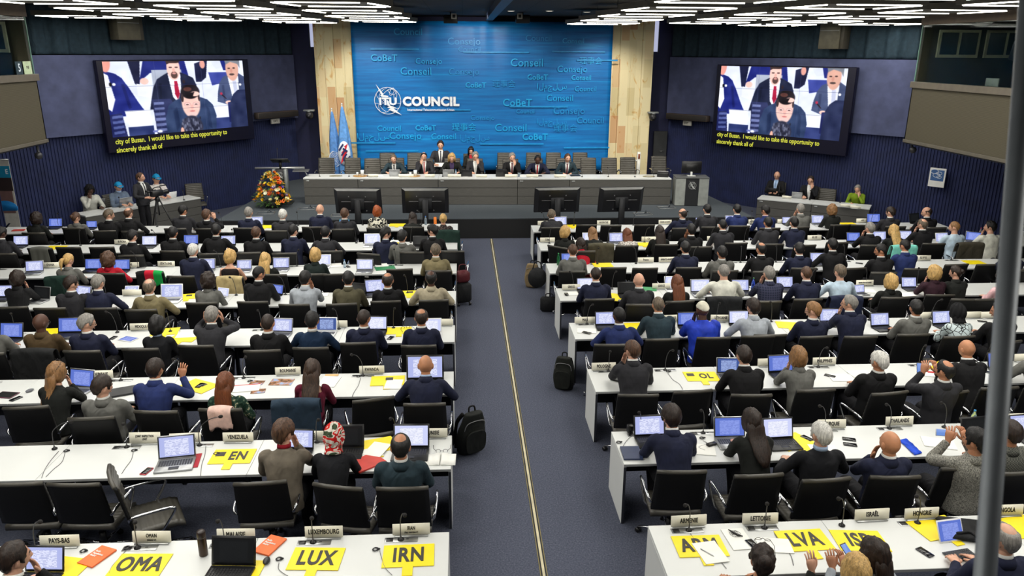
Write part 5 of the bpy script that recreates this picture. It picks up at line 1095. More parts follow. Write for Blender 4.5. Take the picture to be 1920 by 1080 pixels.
# ------------------------------------------------------------------ interpreter booths
def booth(side, X, y0, y1, zs, zb):
    s = -1 if side == 'left' else 1; D = 2.6; x2 = X + s * D
    r = empty('interpreter_booth', (X, (y0 + y1) / 2, 0)); L = y1 - y0
    def box(name, x, xx, z0, z1, mat, ya=-L / 2, yb=L / 2, par=None, b=.004): 
        m = MB(); m.add(rbox(((x + xx) / 2, (ya + yb) / 2, (z0 + z1) / 2), (abs(xx - x), yb - ya, z1 - z0), b), smooth=False); return obj(name, m, mat, par or r)
    def perf():
        if 'perf' not in MATS:
            t = NT('perf'); t.set(.7, 0, .2); w = t.n('ShaderNodeTexWave', bands_direction='Z'); t.l(t.coord(), w.inputs['Vector']); w.inputs['Scale'].default_value = 16; w.inputs['Distortion'].default_value = 1.2; t.base(t.ramp(w.outputs['Fac'], [(.3, lin((72, 67, 54))), (.7, lin((86, 81, 66)))])); t.bump(w.outputs['Fac'], .2, .006); MATS['perf'] = t.m
        return MATS['perf']
    box('front_panel', 0, s * .06, zb, zs, perf()); box('bottom_rail', -s * .03, s * .10, zb - .07, zb, plain('booth rail', (92, 86, 74), .45)); box('sill', -s * .06, s * .16, zs, zs + .14, plain('booth sill', (98, 90, 76), .4))
    box('underside', 0, s * D, zb - .10, zb - .06, DARK); box('rear_panel', s * D, s * (D + .06), zb, CEIL, plain('booth wall', (70, 64, 50), .7)); e = box('end_wall', 0, s * D, zb, zs, DARK, L / 2 - .04, L / 2)
    box('desk_top', s * .2, s * .9, zs - .02, zs + .02, plain('dark panel', (34, 34, 38), .6))
    box('head_beam', -s * .02, s * .2, 5.62, CEIL - .02, plain('booth beam', (104, 88, 70), .6))
    wf = box('rear_window', s * (D - .05), s * D, 4.85, 5.55, plain('window pale frame', (150, 146, 122), .5), -L / 2 + .3, L / 2 - .6)
    for k in range(3):
        a = -L / 2 + .45 + k * (L - 1.0) / 3; box('pane', s * (D - .07), s * (D - .045), 4.95, 5.48, plain('booth dark glass', (40, 48, 52), .1), a, a + (L - 1.0) / 3 - .15, wf)
    if 'glass' not in MATS:
        t = NT('glass'); t.set(.02, 0, .5, (.85, .95, .93, 1)); t.b.inputs['Transmission Weight'].default_value = 1; t.b.inputs['IOR'].default_value = 1.1; MATS['glass'] = t.m
    box('glazing', s * .03, s * .042, zs + .14, 5.62, MATS['glass'], b=.001); ew = box('end_wall_upper', s * .10, s * D, zs, CEIL - .02, plain('booth inner wall', (48, 46, 38), .7), L / 2 + .002, L / 2 + .10)
    for k in range(2):
        xa, xb = s * (.45 + k * 1.15), s * (1.45 + k * 1.15); wfr = box('window_frame', xa, xb, 4.90, 5.52, plain('window pale frame', (150, 146, 122), .5), L / 2 - .04, L / 2 + .02, ew)
        for q in range(2): box('pane', xa + s * (.06 + q * .47), xa + s * (.47 + q * .47), 4.97, 5.46, plain('booth dark glass', (40, 48, 52), .1), L / 2 - .046, L / 2 - .02, wfr)
    box('glazing_edge', s * .02, s * .05, zs + .14, 5.62, plain('glass edge green', (126, 166, 150), .3), L / 2 - .014, L / 2 + .002)
    tag(r, 'interpreters glazed booth with beige ribbed front high on the %s wall' % side, 'booth'); return r
bR = booth('right', 10.6, 8.5, 18.15, 4.22, 3.02); bL = booth('left', -9.1, 8.5, 17.6, 4.33, 3.10)
def booth_bits():
    for s, px, py, nm in ((1, 1500 + 330, 85, 'right'),):
        y = 15.7; r = empty('hanging_screen', (11.6, 15.9, 5.0), -.9); m = MB(); m.add(rbox((0, 0, 0), (.55, .10, .42), .01)); obj('screen_housing', m, M_blk(), r, rot=(.5, .3, 0)); m = MB(); m.add(tube([(0, 0, .1), (0, 0, .95)], .02, 8)); obj('bracket', m, M_blk(), r); tag(r, 'black screen hanging on an arm inside the right interpreters booth', 'screen')
    for x, y, n, lab, rz in ((10.55, 14.33, '4', 'blue number four sign on the right booth sill', -PI / 2), (-9.05, 17.0, '5', 'dark number five sign on the left booth sill', PI / 2)):
        z = 4.36 if n == '4' else 4.47; r = obj('number_sign', MB().add(rbox((0, 0, .13), (.24, .02, .26), .004), smooth=False), plain('sign blue' if n == '4' else 'sign dark', (36, 92, 150) if n == '4' else (24, 50, 60), .4), None, (x + (.06 if n == '4' else -.06), y, z), (0, 0, rz)); text(n, .22, plain('flag white', (222, 230, 240), .7), r, (0, -.013, .13), (PI / 2, 0, 0), .02); tag(r, lab, 'sign')
    r = obj('language_card', MB().add(rbox((0, 0, .13), (.30, .012, .26), .004), smooth=False), plain('pale green card', (196, 214, 176), .6), None, (-9.11, 17.33, 4.47), (0, 0, PI / 2)); text('P E', .09, M_ink(), r, (0, -.009, .13), (PI / 2, 0, 0), .01); tag(r, 'pale green card behind the left booth glass at its far corner', 'card')
    for k, y in enumerate((14.8, 15.9)):
        r = obj('booth_monitor', MB().add(rbox((0, 0, .14), (.42, .03, .26), .008)), plain('grey monitor back', (96, 98, 92), .5), None, (11.0, y, 4.24), (0, 0, -PI / 2)); m = MB(); m.add(rbox((0, .0, .008), (.2, .14, .015), .004)); obj('foot', m, M_blk(), r); tag(r, 'small grey monitor on the right booth desk, %s one' % ('nearer', 'farther')[k], 'monitor')
booth_bits()
# poster on the right wall, socket lamps
P = on_wall(1757, 333, 'right', .26); r = obj('wall_poster', MB().add(rbox((0, 0, 0), (.42, .012, .52), .002), smooth=False), M_paper(), None, tuple(P), (0, 0, WANG['right'])); m = MB(); m.add(rbox((0, -.007, .06), (.34, .004, .30), .001), smooth=False); pb = obj('blue_print', m, plain('poster blue', (56, 96, 150), .5), r); m = MB()
for q in ((-.08, .10, .10), (.04, .06, .07), (-.02, .0, .09), (.05, -.04, .06)): m.add(ring(q[0], q[1] + .06, q[2], q[2] * .6, .008))
obj('drawing', m, plain('poster white', (214, 222, 232), .5), pb, (0, -.008, 0)); tag(r, 'white poster with blue print hanging on the navy ribbed right wall', 'poster')
for side, px, py in (('left', 70, 275), ('right', 1708, 281)):
    P = atz(px, py, 2.72) if False else (aty(px, py, 17.3 if side == 'left' else 18.0)); r = empty('bracket_camera', (P[0], P[1], 3.0)); m = MB(); m.add(tube(catmull([(0, 0, .04), (0, 0, -.12), (.03, -.03, -.20)], 4), .03, 8)); m.add(sphere((.02, -.05, -.22), (.08, .08, .08), 12, 8)); obj('camera_body', m, plain('dark camera', (38, 38, 42), .4), r); tag(r, 'small dark dome camera under the corner of the %s booth' % side, 'camera')
# roll-up banner at far left
P = aty(36, 420, 20.3); r = empty('rollup_banner', (P[0] - .50, 20.35, 0), .0); W = 1.0; ztop = aty(20, 297, 20.35)[2]
m = MB(); m.add(rbox((0, 0, ztop / 2), (W, .01, ztop - .08), .002), smooth=False); g = obj('printed_sheet', m, plain('rollup white', (196, 194, 186), .6), r)
m = MB(); m.add(rbox((0, 0, .04), (W + .04, .22, .08), .01)); m.add(tube([(-W / 2, 0, ztop - .03), (W / 2, 0, ztop - .03)], .018, 8)); obj('cassette', m, M_alu(), r)
m = MB(); m.add(rbox((.06, -.008, ztop - .34), (.86, .004, .30), .001), smooth=False); o2 = obj('blue_title_bar', m, plain('rollup blue', (28, 140, 180), .5), g); text('E', .17, plain('flag white', (222, 230, 240), .7), o2, (.44, -.012, ztop - .34), (PI / 2, 0, 0), .02, .8, 1.0, 'lettering', 'RIGHT')
m = MB(); m.add(rbox((.0, -.008, ztop - .66), (.98, .004, .34), .001), smooth=False); m.add(rbox((.0, -.007, ztop - 1.10), (.90, .004, .62), .001), 1, smooth=False); obj('photo_print', m, [plain('rollup dark', (52, 40, 40), .6), plain('rollup photo', (120, 92, 88), .6)], g)
m = MB(); m.add(loft([[(.22 + .30 * math.cos(u) * k, y, ztop - 1.28 + .20 * max(-.35, math.sin(u)) * k) for u in np.linspace(0, 2 * PI, 25)[:-1]] for y, k in ((-.006, 1), (-.014, .96))])); obj('cap_print', m, plain('rollup cap', (20, 120, 190), .6), g)
tag(r, 'white roll-up banner with blue cap picture at the far left edge', 'banner')
# steel post close to the viewer
A = ray(1905, 330); B = ray(1846, 1085); Z1, Z2 = 1.75, 1.75
A = CAM + A / (A @ fw) * 1.78; B = CAM + B / (B @ fw) * 1.70
u_ = (B - A) / abs(B[2] - A[2]); A = A - u_ * (CEIL - A[2]); B = B + u_ * B[2]; m = MB(); m.add(tube([A, B], .0225, 20)); o = obj('steel_post', m, plain('grey steel post', (128, 134, 140), .5, .3)); tag(o, 'blurred grey steel post of the gallery window at the right edge', 'post')
# ------------------------------------------------------------------ delegate rows
ROWB = {'R1': 19.15, 'R2': 17.32, 'R3': 15.47, 'R4': 13.70, 'R5': 11.79, 'R6': 9.87, 'R7': 8.02, 'R8': 6.15, 'L1': 19.42, 'L2': 17.50, 'L3': 15.55, 'L4': 13.62, 'L5': 11.76, 'L6': 9.88, 'L7': 8.02, 'L8': 6.15}
ORD = ['', 'first', 'second', 'third', 'fourth', 'fifth', 'sixth', 'seventh', 'eighth', 'ninth', 'tenth', 'eleventh', 'twelfth', 'thirteenth', 'fourteenth', 'fifteenth', 'sixteenth']
def rowname(rk): return '%s %s row' % ('left' if rk[0] == 'L' else 'right', ORD[int(rk[1])])
TEND = {'L1': -11.6, 'L2': -11.3, 'L3': -11.4, 'L4': -10.2, 'L5': -9.0, 'L6': -7.6, 'L7': -6.6, 'L8': -5.4, 'R1': 12.4, 'R2': 13.4, 'R3': 12.4, 'R4': 11.3, 'R5': 10.2, 'R6': 8.9, 'R7': 7.7, 'R8': 6.7}
# microphone base pixels per row (x only)
MICX = {'L8': [110, 286, 440, 597, 755], 'L7': [130, 258, 388, 600, 745], 'L6': [15, 247, 357, 467, 684], 'L5': [60, 240, 335, 500, 640, 740], 'L4': [60, 215, 330, 450, 540, 765], 'L3': [20, 270, 420, 560, 700, 743], 'L2': [160, 300, 440, 590, 668, 770], 'L1': [120, 300, 420, 560, 680, 790],
        'R8': [1287, 1430, 1578, 1724, 1880], 'R7': [1200, 1320, 1553, 1680, 1788], 'R6': [1140, 1247, 1540, 1735], 'R5': [1100, 1240, 1345, 1450, 1640, 1760], 'R4': [1076, 1150, 1250, 1400, 1530, 1640, 1740], 'R3': [1120, 1193, 1300, 1392, 1460, 1590, 1700, 1800], 'R2': [1030, 1140, 1210, 1335, 1400, 1570, 1650, 1745], 'R1': [1020, 1075, 1187, 1290, 1410, 1520, 1640]}
for rk, yb in ROWB.items():
    xa = -.18 if rk[0] == 'L' else 1.68; xe = TEND[rk]; L = abs(xe - xa); n = max(2, round(L / 1.87)); w = L / n; sg = -1 if rk[0] == 'L' else 1
    pan = [aty(px, 500, yb - .1)[0] for px in MICX[rk]]; pan = [atz(px, {'8': 992, '7': 815, '6': 694, '5': 607, '4': 546, '3': 495, '2': 456, '1': 422}[rk[1]], .74)[0] for px in MICX[rk]]
    for i in range(n):
        a, b = xa + sg * w * i, xa + sg * w * (i + 1); x0, x1 = min(a, b), max(a, b)
        lab = 'white table section, %s from the aisle in the %s' % (ORD[i + 1], rowname(rk))
        table(x0, x1, yb, lab, end=(-sg if i == 0 else None), panels=[p for p in pan if x0 + .16 < p < x1 - .16] if int(rk[1]) >= 3 else ())
N = None
# head x, y | hair, hair colour | skin | top | pose | yaw | chair back top x, y, turn | options
D = {
'L1': [(68, 410, 'curly', 'db', 'm', 'gj', 'T', 0, (62, 436)), (142, 408, 'bun', 'br', 'p', 'gy', 'T', 25, (137, 427)), (204, 403, 'short', 'gb', 'p', 'bk', 'T', 50, (195, 432)), (241, 400, 'thin', 'br', 'p', 'bk', 'A', 15, (248, 433)), (343, 395, 'short', 'bk', 'm', 'ch', 'T', 25, (328, 428)), (387, 403, 'short', 'br', 'p', 'bk', 'P', 15, (387, 428)), (466, 399, 'short', 'gr', 'p', 'nv', 'T', 0, (457, 427)), (530, 403, 'short', 'wh', 'p', 'ch', 'T', 0, (517, 432)), (600, 393, 'bald', '', 'p', 'nv', 'T', 15, (586, 425)), (646, 401, 'short', 'br', 'p', 'ch', 'T', 0, (642, 429)), (707, 397, 'bob', 'rd', 'p', 'floral', 'T', 0, (707, 427)), (774, 409, 'long', 'db', 'p', 'gj', 'T', 0, (775, 425)), (831, 411, 'bun', 'bl', 'p', 'dots', 'T', 0, (840, 433))],
'L2': [(2, 437, 'short', 'bk', 'd', 'ch', 'T', 20, (5, 475)), (248, 443, 'short', 'bk', 'p', 'bk', 'T', 20, (245, 478), dict(c='w')), (324, 437, 'short', 'bk', 'm', 'bk', 'T', 0, (322, 470)), (405, 432, 'short', 'bk', 'm', 'bk', 'A', 0, (395, 475)), (480, 437, 'short', 'br', 'p', 'bk', 'T', 0, (465, 473)), (550, 433, 'short', 'bk', 'p', 'nv', 'T', 30, (533, 474)), (610, 436, 'short', 'bk', 'p', 'ch', 'A', 0, (619, 470)), (723, 438, 'full', 'bk', 'p', 'nv', 'T', 60, (690, 475, -18), dict(g=1)), (754, 444, 'full', 'bk', 'p', 'gy', 'T', 15, (772, 472)), (811, 433, 'full', 'bk', 'p', 'bk', 'T', -60, (848, 470), dict(g=1))],
'L3': [(128, 488, 'pony', 'bl', 'p', 'gy', 'T', 20, (112, 520)), (202, 487, 'curly', 'br', 'p', 'red', 'A', 5, (207, 512)), (362, 470, 'short', 'wh', 'p', 'nv', 'T', 10, (338, 517), dict(c='w')), (431, 482, 'bob', 'bl', 'p', 'bt', 'T', 15, (430, 520), dict(k='dress')), (497, 488, 'long', 'bl', 'p', 'gj', 'T', 0, (512, 514)), (591, 479, 'bob', 'bl', 'p', 'dg', 'T', 0, (587, 513)), (817, 470, 'short', 'gb', 'p', 'kh', 'T', 0, (822, 507))],
'L4': [(33, 523, 'bob', 'db', 'p', 'bk', 'R', 30, (20, 575)), (133, 532, 'short', 'db', 'p', 'ch', 'T', 35, (92, 577)), (184, 530, 'short', 'gr', 'p', 'nv', 'A', 15, (188, 577), dict(c='w')), (280, 538, 'thin', 'gb', 'p', 'kh', 'A', 0, (263, 580)), (390, 527, 'curly', 'db', 'm', 'gy', 'T', 10, (377, 567)), (485, 513, 'crop', 'bk', 'm', 'bk', 'T', 40, (473, 565)), (572, 522, 'short', 'bk', 'm', 'lg', 'R', 10, (551, 570)), (653, 523, 'short', 'bk', 'm', 'ol', 'T', 0, (640, 569)), (727, 526, 'thin', 'db', 'm', 'bk', 'T', 0, (723, 564)), (808, 522, 'thin', 'bk', 'd', 'tan', 'A', 0, (813, 562))],
'L5': [(-20, 606, 'short', 'db', 'm', 'gy', 'T', 0, (-30, 662)), (76, 605, 'bald', '', 'd', 'brn', 'T', 25, (61, 657), dict(g=1)), (162, 606, 'short', 'gr', 'p', 'nv', 'T', 50, (152, 657), dict(g=1, c='w')), (294, 611, 'bob', 'bk', 'm', 'bj', 'T', 10, (262, 653), dict(k='knit', c='b')), (397, 591, 'short', 'gr', 'p', 'ch', 'B', 0, (366, 647), dict(c='w')), (502, 606, 'crop', 'db', 'm', 'bk', 'T', 0, (491, 656), dict(c='w')), (585, 601, 'short', 'bk', 'm', 'jum', 'A', 0, (582, 651), dict(c='w')), (682, 597, 'crop', 'db', 'm', 'nv', 'T', 15, (671, 642), dict(g=1)), (790, 596, 'thin', 'db', 'm', 'nv', 'T', 0, (785, 647))],
'L6': [(107, 700, 'long', 'lb', 'p', 'gj', 'R', 40, (47, 762), dict(k='knit', s=1)), (191, 725, 'short', 'db', 'p', 'gy', 'T', 35, (170, 782), dict(c='w')), (291, 692, 'short', 'db', 'm', 'bu', 'U', 15, (291, 770)), (422, 720, 'long', 'au', 'p', 'gdress', 'D', 10, (412, 766), dict(k='knit')), (585, 695, 'long', 'db2', 'p', 'brg', 'T', 0, (554, 752), dict(k='low')), (798, 685, 'bald', '', 't', 'nv', 'A', 0, (796, 756), dict(c='b'))],
'L7': [(532, 811, 'full', 'br', 'p', 'gjum', 'R', 35, (487, 903), dict(k='knit', c='r')), (626, 819, 'scarf', 'patterned red and white', 'm', 'bj', 'T', 0, (632, 910, -14), dict(k='knit')), (751, 838, 'thin', 'bk', 'm', 'teal', 'T', 0, (754, 913))],
'L8': [(26, 1047, 'short', 'db', 'p', 'bk', 'R', 40, N)],
'R1': [(1034, 403, 'short', 'gb', 'p', 'ch', 'T', 15, (1035, 426)), (1280, 401, 'fringe', 'db', 'p', 'nv', 'A', -20, (1280, 427), dict(c='w')), (1326, 393, 'short', 'bk', 'p', 'ch', 'T', 0, (1335, 425)), (1382, 393, 'short', 'bk', 'p', 'bu', 'T', 0, (1387, 423)), (1435, 395, 'short', 'bk', 'm', 'bu', 'T', -30, (1444, 427), dict(c='p')), (1501, 392, 'short', 'gr', 'p', 'gy', 'L', 0, (1500, 425)), (1560, 394, 'curly', 'lb', 'p', 'gj', 'T', 0, (1576, 421)), (1670, 398, 'short', 'db', 'p', 'ch', 'T', -25, (1680, 424)), (1738, 398, 'fringe', 'db', 'p', 'bk', 'T', -60, (1756, 426), dict(c='w'))],
'R2': [(1059, 436, 'bob', 'bl', 'p', 'gj', 'T', 55, (1045, 462, -40)), (1089, 458, 'long', 'db', 'p', 'red', 'D', -20, (1094, 470)), (1111, 438, 'long', 'lb', 'p', 'gj', 'T', 0, (1127, 458)), (1176, 440, 'long', 'au', 'p', 'wpat', 'T', 0, (1176, 460), dict(k='knit')), (1237, 435, 'long', 'db', 'p', 'gj', 'T', 0, (1250, 458)), (1296, 431, 'short', 'bk', 'm', 'bk', 'L', 0, (1315, 462)), (1355, 422, 'crop', 'bk', 'p', 'ch', 'T', 0, (1381, 455)), (1440, 418, 'short', 'bk', 'm', 'ch', 'T', 0, (1449, 457)), (1489, 418, 'short', 'bk', 'p', 'nv', 'T', 0, (1510, 459)), (1631, 428, 'short', 'gr', 'p', 'bk', 'L', -15, (1636, 459)), (1676, 433, 'long', 'bl', 'p', 'gj', 'T', 0, (1696, 461)), (1730, 421, 'thin', 'gb', 'p', 'bk', 'L', -20, (1752, 456)), (1790, 426, 'crop', 'lb', 'p', 'lb', 'T', -40, (1821, 456)), (1857, 426, 'full', 'bk', 'p', 'wt', 'L', -45, (1893, 462, 20))],
'R3': [(1074, 470, 'crop', 'br', 'p', 'gy', 'T', 0, (1073, 508)), (1285, 465, 'short', 'bk', 'm', 'nv', 'T', 0, (1292, 501)), (1354, 474, 'short', 'bk', 'm', 'gy', 'T', 0, (1361, 507)), (1427, 467, 'thin', 'bk', 'm', 'bk', 'T', -10, (1436, 508)), (1499, 467, 'short', 'bk', 'p', 'nv', 'T', 15, (1508, 502), dict(c='w')), (1561, 459, 'short', 'bk', 'm', 'bk', 'A', 0, (1600, 502), dict(c='w')), (1652, 470, 'short', 'bk', 'm', 'bk', 'T', -55, (1658, 510)), (1697, 461, 'crop', 'bk', 'm', 'bu', 'T', -15, (1720, 503)), (1899, 472, 'short', 'bk', 'm', 'nv', 'L', -45, (1925, 505), dict(c='w'))],
'R4': [(1117, 515, 'crop', 'db', 'p', 'nv', 'T', 5, (1125, 560)), (1198, 526, 'bald', '', 'p', 'ch', 'T', 0, (1202, 570)), (1270, 531, 'long', 'au', 'p', 'gj', 'T', 0, (1275, 564)), (1357, 509, 'crop', 'gr', 'p', 'wt', 'A', 0, (1358, 559), dict(w=1.12)), (1442, 513, 'short', 'gr', 'p', 'plaid', 'L', 0, (1439, 564), dict(c='w')), (1512, 513, 'crop', 'br', 'p', 'nv', 'T', 0, (1516, 560), dict(c='w')), (1575, 510, 'short', 'gb', 'p', 'lb', 'A', -10, (1587, 557)), (1671, 529, 'bob', 'bl', 'p', 'gj', 'T', 0, (1680, 557), dict(c='b')), (1752, 512, 'bob', 'bl', 'p', 'dbg', 'L', -25, (1764, 552)), (1792, 511, 'bun', 'db', 'p', 'gj', 'T', -35, (1812, 560)), (1882, 521, 'curly', 'db', 'p', 'pk', 'T', -30, (1847, 560), dict(k='knit'))],
'R5': [(1161, 592, 'crop', 'bk', 'd', 'bu', 'A', -15, (1147, 645), dict(c='w')), (1234, 572, 'crop', 'gb', 'm', 'teal', 'T', 0, (1242, 635)), (1317, 581, 'kufi', '', 'd', 'royal', 'L', -10, (1339, 632)), (1412, 576, 'full', 'db', 'p', 'lg', 'A', -10, (1422, 629)), (1525, 582, 'short', 'lb', 'p', 'nv', 'T', -45, (1532, 630), dict(g=1, c='w')), (1593, 569, 'short', 'gr', 'p', 'nv', 'L', -50, (1615, 630), dict(g=1)), (1718, 578, 'short', 'bk', 'm', 'gy', 'T', 10, (1714, 626)), (1796, 586, 'scarf', 'black', 'm', 'geo', 'T', 0, (1800, 630), dict(k='knit')), (1874, 583, 'short', 'bk', 'm', 'bk', 'T', -55, (1890, 640, 10), dict(c='w'))],
'R6': [(1186, 657, 'short', 'br', 'p', 'ch', 'L', -25, (1197, 739), dict(g=1, c='w')), (1395, 667, 'short', 'db', 'p', 'bk', 'T', 0, (1410, 739), dict(c='w')), (1497, 670, 'bob', 'lb', 'p', 'gy', 'L', 0, (1531, 730)), (1649, 678, 'short', 'wh', 'm', 'bk', 'T', -20, (1670, 735, 8), dict(g=1, c='w')), (1772, 695, 'thin', 'bk', 'm', 'ch', 'P', -25, (1783, 734, 6)), (1813, 655, 'bald', '', 't', 'bk', 'T', -10, (1876, 726)), (1948, 650, 'short', 'gr', 'p', 'gy', 'A', -10, (1960, 726))],
'R7': [(1259, 782, 'full', 'db', 'p', 'nv', 'T', 0, (1279, 882), dict(h=1)), (1410, 790, 'long', 'db', 'p', 'gj', 'T', -10, (1424, 889)), (1540, 815, 'short', 'wh', 'p', 'bj', 'A', -10, (1551, 897), dict(k='knit', c='b')), (1669, 832, 'bald', '', 't', 'nv', 'L', -10, (1680, 892)), (1830, 828, 'full', 'bk', 'm', 'tweed', 'P', -30, (1810, 875)), (1896, 812, 'short', 'db', 'm', 'check', 'T', 0, (1915, 884))],
'R8': [(1429, 1052, 'curlybun', 'db', 'm', 'bj', 'A', 15, N, dict(s=1)), (1639, 1041, 'long', 'db', 'm', 'lg', 'H', -35, N), (1606, 1072, 'long', 'bl', 'p', 'gj', 'V', 0, N), (1884, 1011, 'thin', 'gr', 'p', 'nv', 'T', -15, N, dict(c='w'))],
}
CH1 = chair_proto(True); CH0 = chair_proto(False); first = {True: CH1, False: CH0}; usedc = {True: False, False: False}
def place_chair(px, py, turn, label, near, hz=1.01, pos=None, sc=None):
    P = atz(px, py, hz) if pos is None else pos
    o = first[near] if not usedc[near] else copy_tree(first[near]); usedc[near] = True
    a = rad(turn); o.location = (P[0] - .335 * math.sin(a) * 1, P[1] + .335 * math.cos(a), 0 if pos is None else pos[2]); o.rotation_euler = (0, 0, a)
    tag(o, label, 'chair', 'black swivel chairs of the delegates'); return o
def hnoun(h, c): return HNOUN[h].format(HNAME.get(c, c)).replace('  ', ' ').strip()
def short_look(p): return '%s and %s' % (hnoun(p[2], p[3]), top_name(p[5]))
looks = {}
for rk, ps in D.items():
    for p in ps: looks.setdefault((rk, short_look(p)), []).append(p)
WOMEN = {'bob', 'long', 'pony', 'bun', 'curly', 'scarf', 'curlybun'}
CHAIRS = {}; SEAT = {}
def fit(s, n=16): return len(s.replace('-', ' ').split()) <= n
for rk, ps in D.items():
    yb = ROWB[rk]; yf = yb - .75; xa = -.18 if rk[0] == 'L' else 1.68
    order = sorted(range(len(ps)), key=lambda i: abs(ps[i][0] - (855 if rk[0] == 'L' else 1000)))
    rank = {i: k + 1 for k, i in enumerate(order)}
    for i, p in enumerate(ps):
        hx, hy, hair, hc, skin, top, pose, yaw, ch = p[:9]; op = p[9] if len(p) > 9 else {}
        s = .99 if hair in WOMEN else 1.05
        if ch: want = atz(ch[0], ch[1], 1.01)[1] + .335 + (.02)
        else: want = yf - .38
        want = min(want, yf - .14)
        best = None
        for lv in LEVELS:
            y, z = head_c(lv); P = atz(hx, hy, z * s); hipy = P[1] - y * s; e = abs(hipy - want) + (.02 * abs(lv) / 10) + (.4 if hipy > yf - .12 else 0)
            if best is None or e < best[0]: best = (e, lv, P[0], hipy)
        e, lv, x, hipy = best
        lk = short_look(p); uniq = len(looks[(rk, lk)]) == 1
        place = '%s from the aisle' % ORD[rank[i]]
        lab = 'person with %s in %s, %s' % (hnoun(hair, hc), top_name(top), rowname(rk))
        if not uniq:
            lab += ', ' + place
            if not fit(lab): lab = lab.replace(' from the aisle', ' from aisle')
        b = (.90 if hair in WOMEN else 1.0) * op.get('w', 1)
        pitch = {'T': -14, 'A': -8, 'D': 0, 'R': -4, 'L': -4, 'B': -6, 'P': -6, 'U': 0, 'V': 0, 'H': -10}[pose]
        hm = None
        if hair == 'scarf': hm = pat('scarf pattern', p_scarf) if hc.startswith('patt') else fabric('black cap', (22, 22, 24))
        if hair == 'kufi': hm = fabric('kufi', (218, 214, 196))
        person_at((x, hipy, 0), rad(0), lv, pose, yaw, pitch, hair, hc, skin, top, s, b, lab, 'delegates at the tables', op.get('c'), glasses=op.get('g', False), headset=op.get('h', False), kind=op.get('k'), hatmat=hm, shades=op.get('s', False))
        SEAT[(rk, i)] = (x, hipy, lk, uniq, place)
        near = int(rk[1]) >= 6
        cl = 'black swivel chair of person with %s, %s' % (lk, rowname(rk)) if uniq else 'black swivel chair of %s person from the aisle, %s' % (ORD[rank[i]], rowname(rk))
        if not fit(cl): cl = 'swivel chair of %s person from the aisle, %s' % (ORD[rank[i]], rowname(rk))
        if ch:
            c = place_chair(ch[0], ch[1], ch[2] if len(ch) > 2 else RND.uniform(-4, 4), cl, near)
        else: c = place_chair(0, 0, RND.uniform(-4, 4), cl, near, pos=np.array([x, hipy - .36, 0]))
        CHAIRS[(rk, i)] = c
# empty chairs
EMP = [('L3', 280, 510, 0, 'with a red and green scarf over its back'), ('L3', 632, 513, 6, 'right of the dark green jacket person'), ('L3', 749, 504, 4, 'behind the green folder'), ('L6', 700, 747, 14, 'behind the RWANDA nameplate'), ('L7', 28, 905, 0, 'at the far left edge'), ('L7', 136, 906, -3, 'beside the turned chair'), ('L2', 74, 465, 0, 'with a grey scarf'), ('L2', 127, 463, 0, 'beside the scarf chair'), ('L2', 190, 463, 3, 'second right of the scarf chair'),
       ('R1', 1100, 421, 0, 'behind the left end of the nameplate ARGENTINE'), ('R1', 1146, 422, 0, 'below the nameplate ARGENTINE'), ('R1', 1209, 421, 0, 'left of the nameplate ARABIE SAOUDITE'), ('R1', 1614, 421, -8, 'beside the curly haired person'), ('R2', 1571, 454, 0, 'between navy suit and grey haired people'), ('R3', 1151, 501, 0, 'first right of the grey jacket person'), ('R3', 1210, 502, 0, 'left of the navy suit person'), ('R3', 1795, 495, 4, 'before the yellow paddle'), ('R3', 1855, 495, 0, 'right of the yellow paddle'), ('R5', 1445, 627, 0, 'right of the pale grey jacket person'), ('R6', 1300, 732, 6, 'before the yellow OL paddle'), ('R4', 1300, 566, 0, 'between auburn hair and white shirt people'), ('R6', 1600, 742, -5, 'left of the white haired person')]
EMP = [e for e in EMP if not (e[0] == 'R4' or (e[0] == 'R6' and e[1] == 1600))]
EC = {}
for rk, x, y, tr, d in EMP: EC[(rk, x)] = place_chair(x, y, tr, ('empty black swivel chair %s, %s' if fit('empty black swivel chair %s, %s' % (d, rowname(rk))) else 'empty chair %s, %s') % (d, rowname(rk)), int(rk[1]) >= 6)
P = atz(306, 972, .44); c = place_chair(0, 0, 0, 'black ribbed chair turned sideways behind the OMAN nameplate, left seventh row', True, pos=np.array([0, 0, 0])); c.location = (P[0] - .1, P[1] + .06, 0); c.rotation_euler = (0, 0, rad(-62))
# things hung over chair backs
drape('coat', CHAIRS[('L1', 12)], (28, 50, 44), 'dark green coat over the chair at the aisle end of the left first row', 'coat', .55)
drape('scarf', EC[('L2', 74)], (112, 116, 112), 'grey checked scarf over an empty chair in the left second row', 'scarf', .5, .36, mat=pat('check', p_check) if 'check' in MATS else None)
drape('coat', CHAIRS[('L3', 0)], (24, 25, 28), 'black coat over the chair of the blond ponytail person', 'coat', .55)
def p_flag(t):
    s = t.n('ShaderNodeSeparateXYZ'); t.l(t.coord(), s.inputs[0]); m_ = t.n('ShaderNodeMath', operation='ADD'); t.l(s.outputs['X'], m_.inputs[0]); m_.inputs[1].default_value = .5; t.base(t.ramp(m_.outputs[0], [(.0, lin((20, 20, 20))), (.42, lin((190, 26, 50))), (.58, lin((22, 150, 66))), (.8, lin((20, 20, 20)))], 'CONSTANT'))
drape('scarf', EC[('L3', 280)], (0, 0, 0), 'black, red and green fringed scarf over an empty chair', 'scarf', .22, .46, mat=pat('flag scarf', p_flag))
drape('jacket', CHAIRS[('L3', 3)], (178, 160, 116), 'beige jacket over the chair of the black sleeveless dress person', 'jacket', .45, .46)
drape('coat', CHAIRS[('L5', 1)], (30, 31, 32), 'dark coat over the chair of the bald person in brown jacket', 'coat', .6, .58, matname='dark coat')
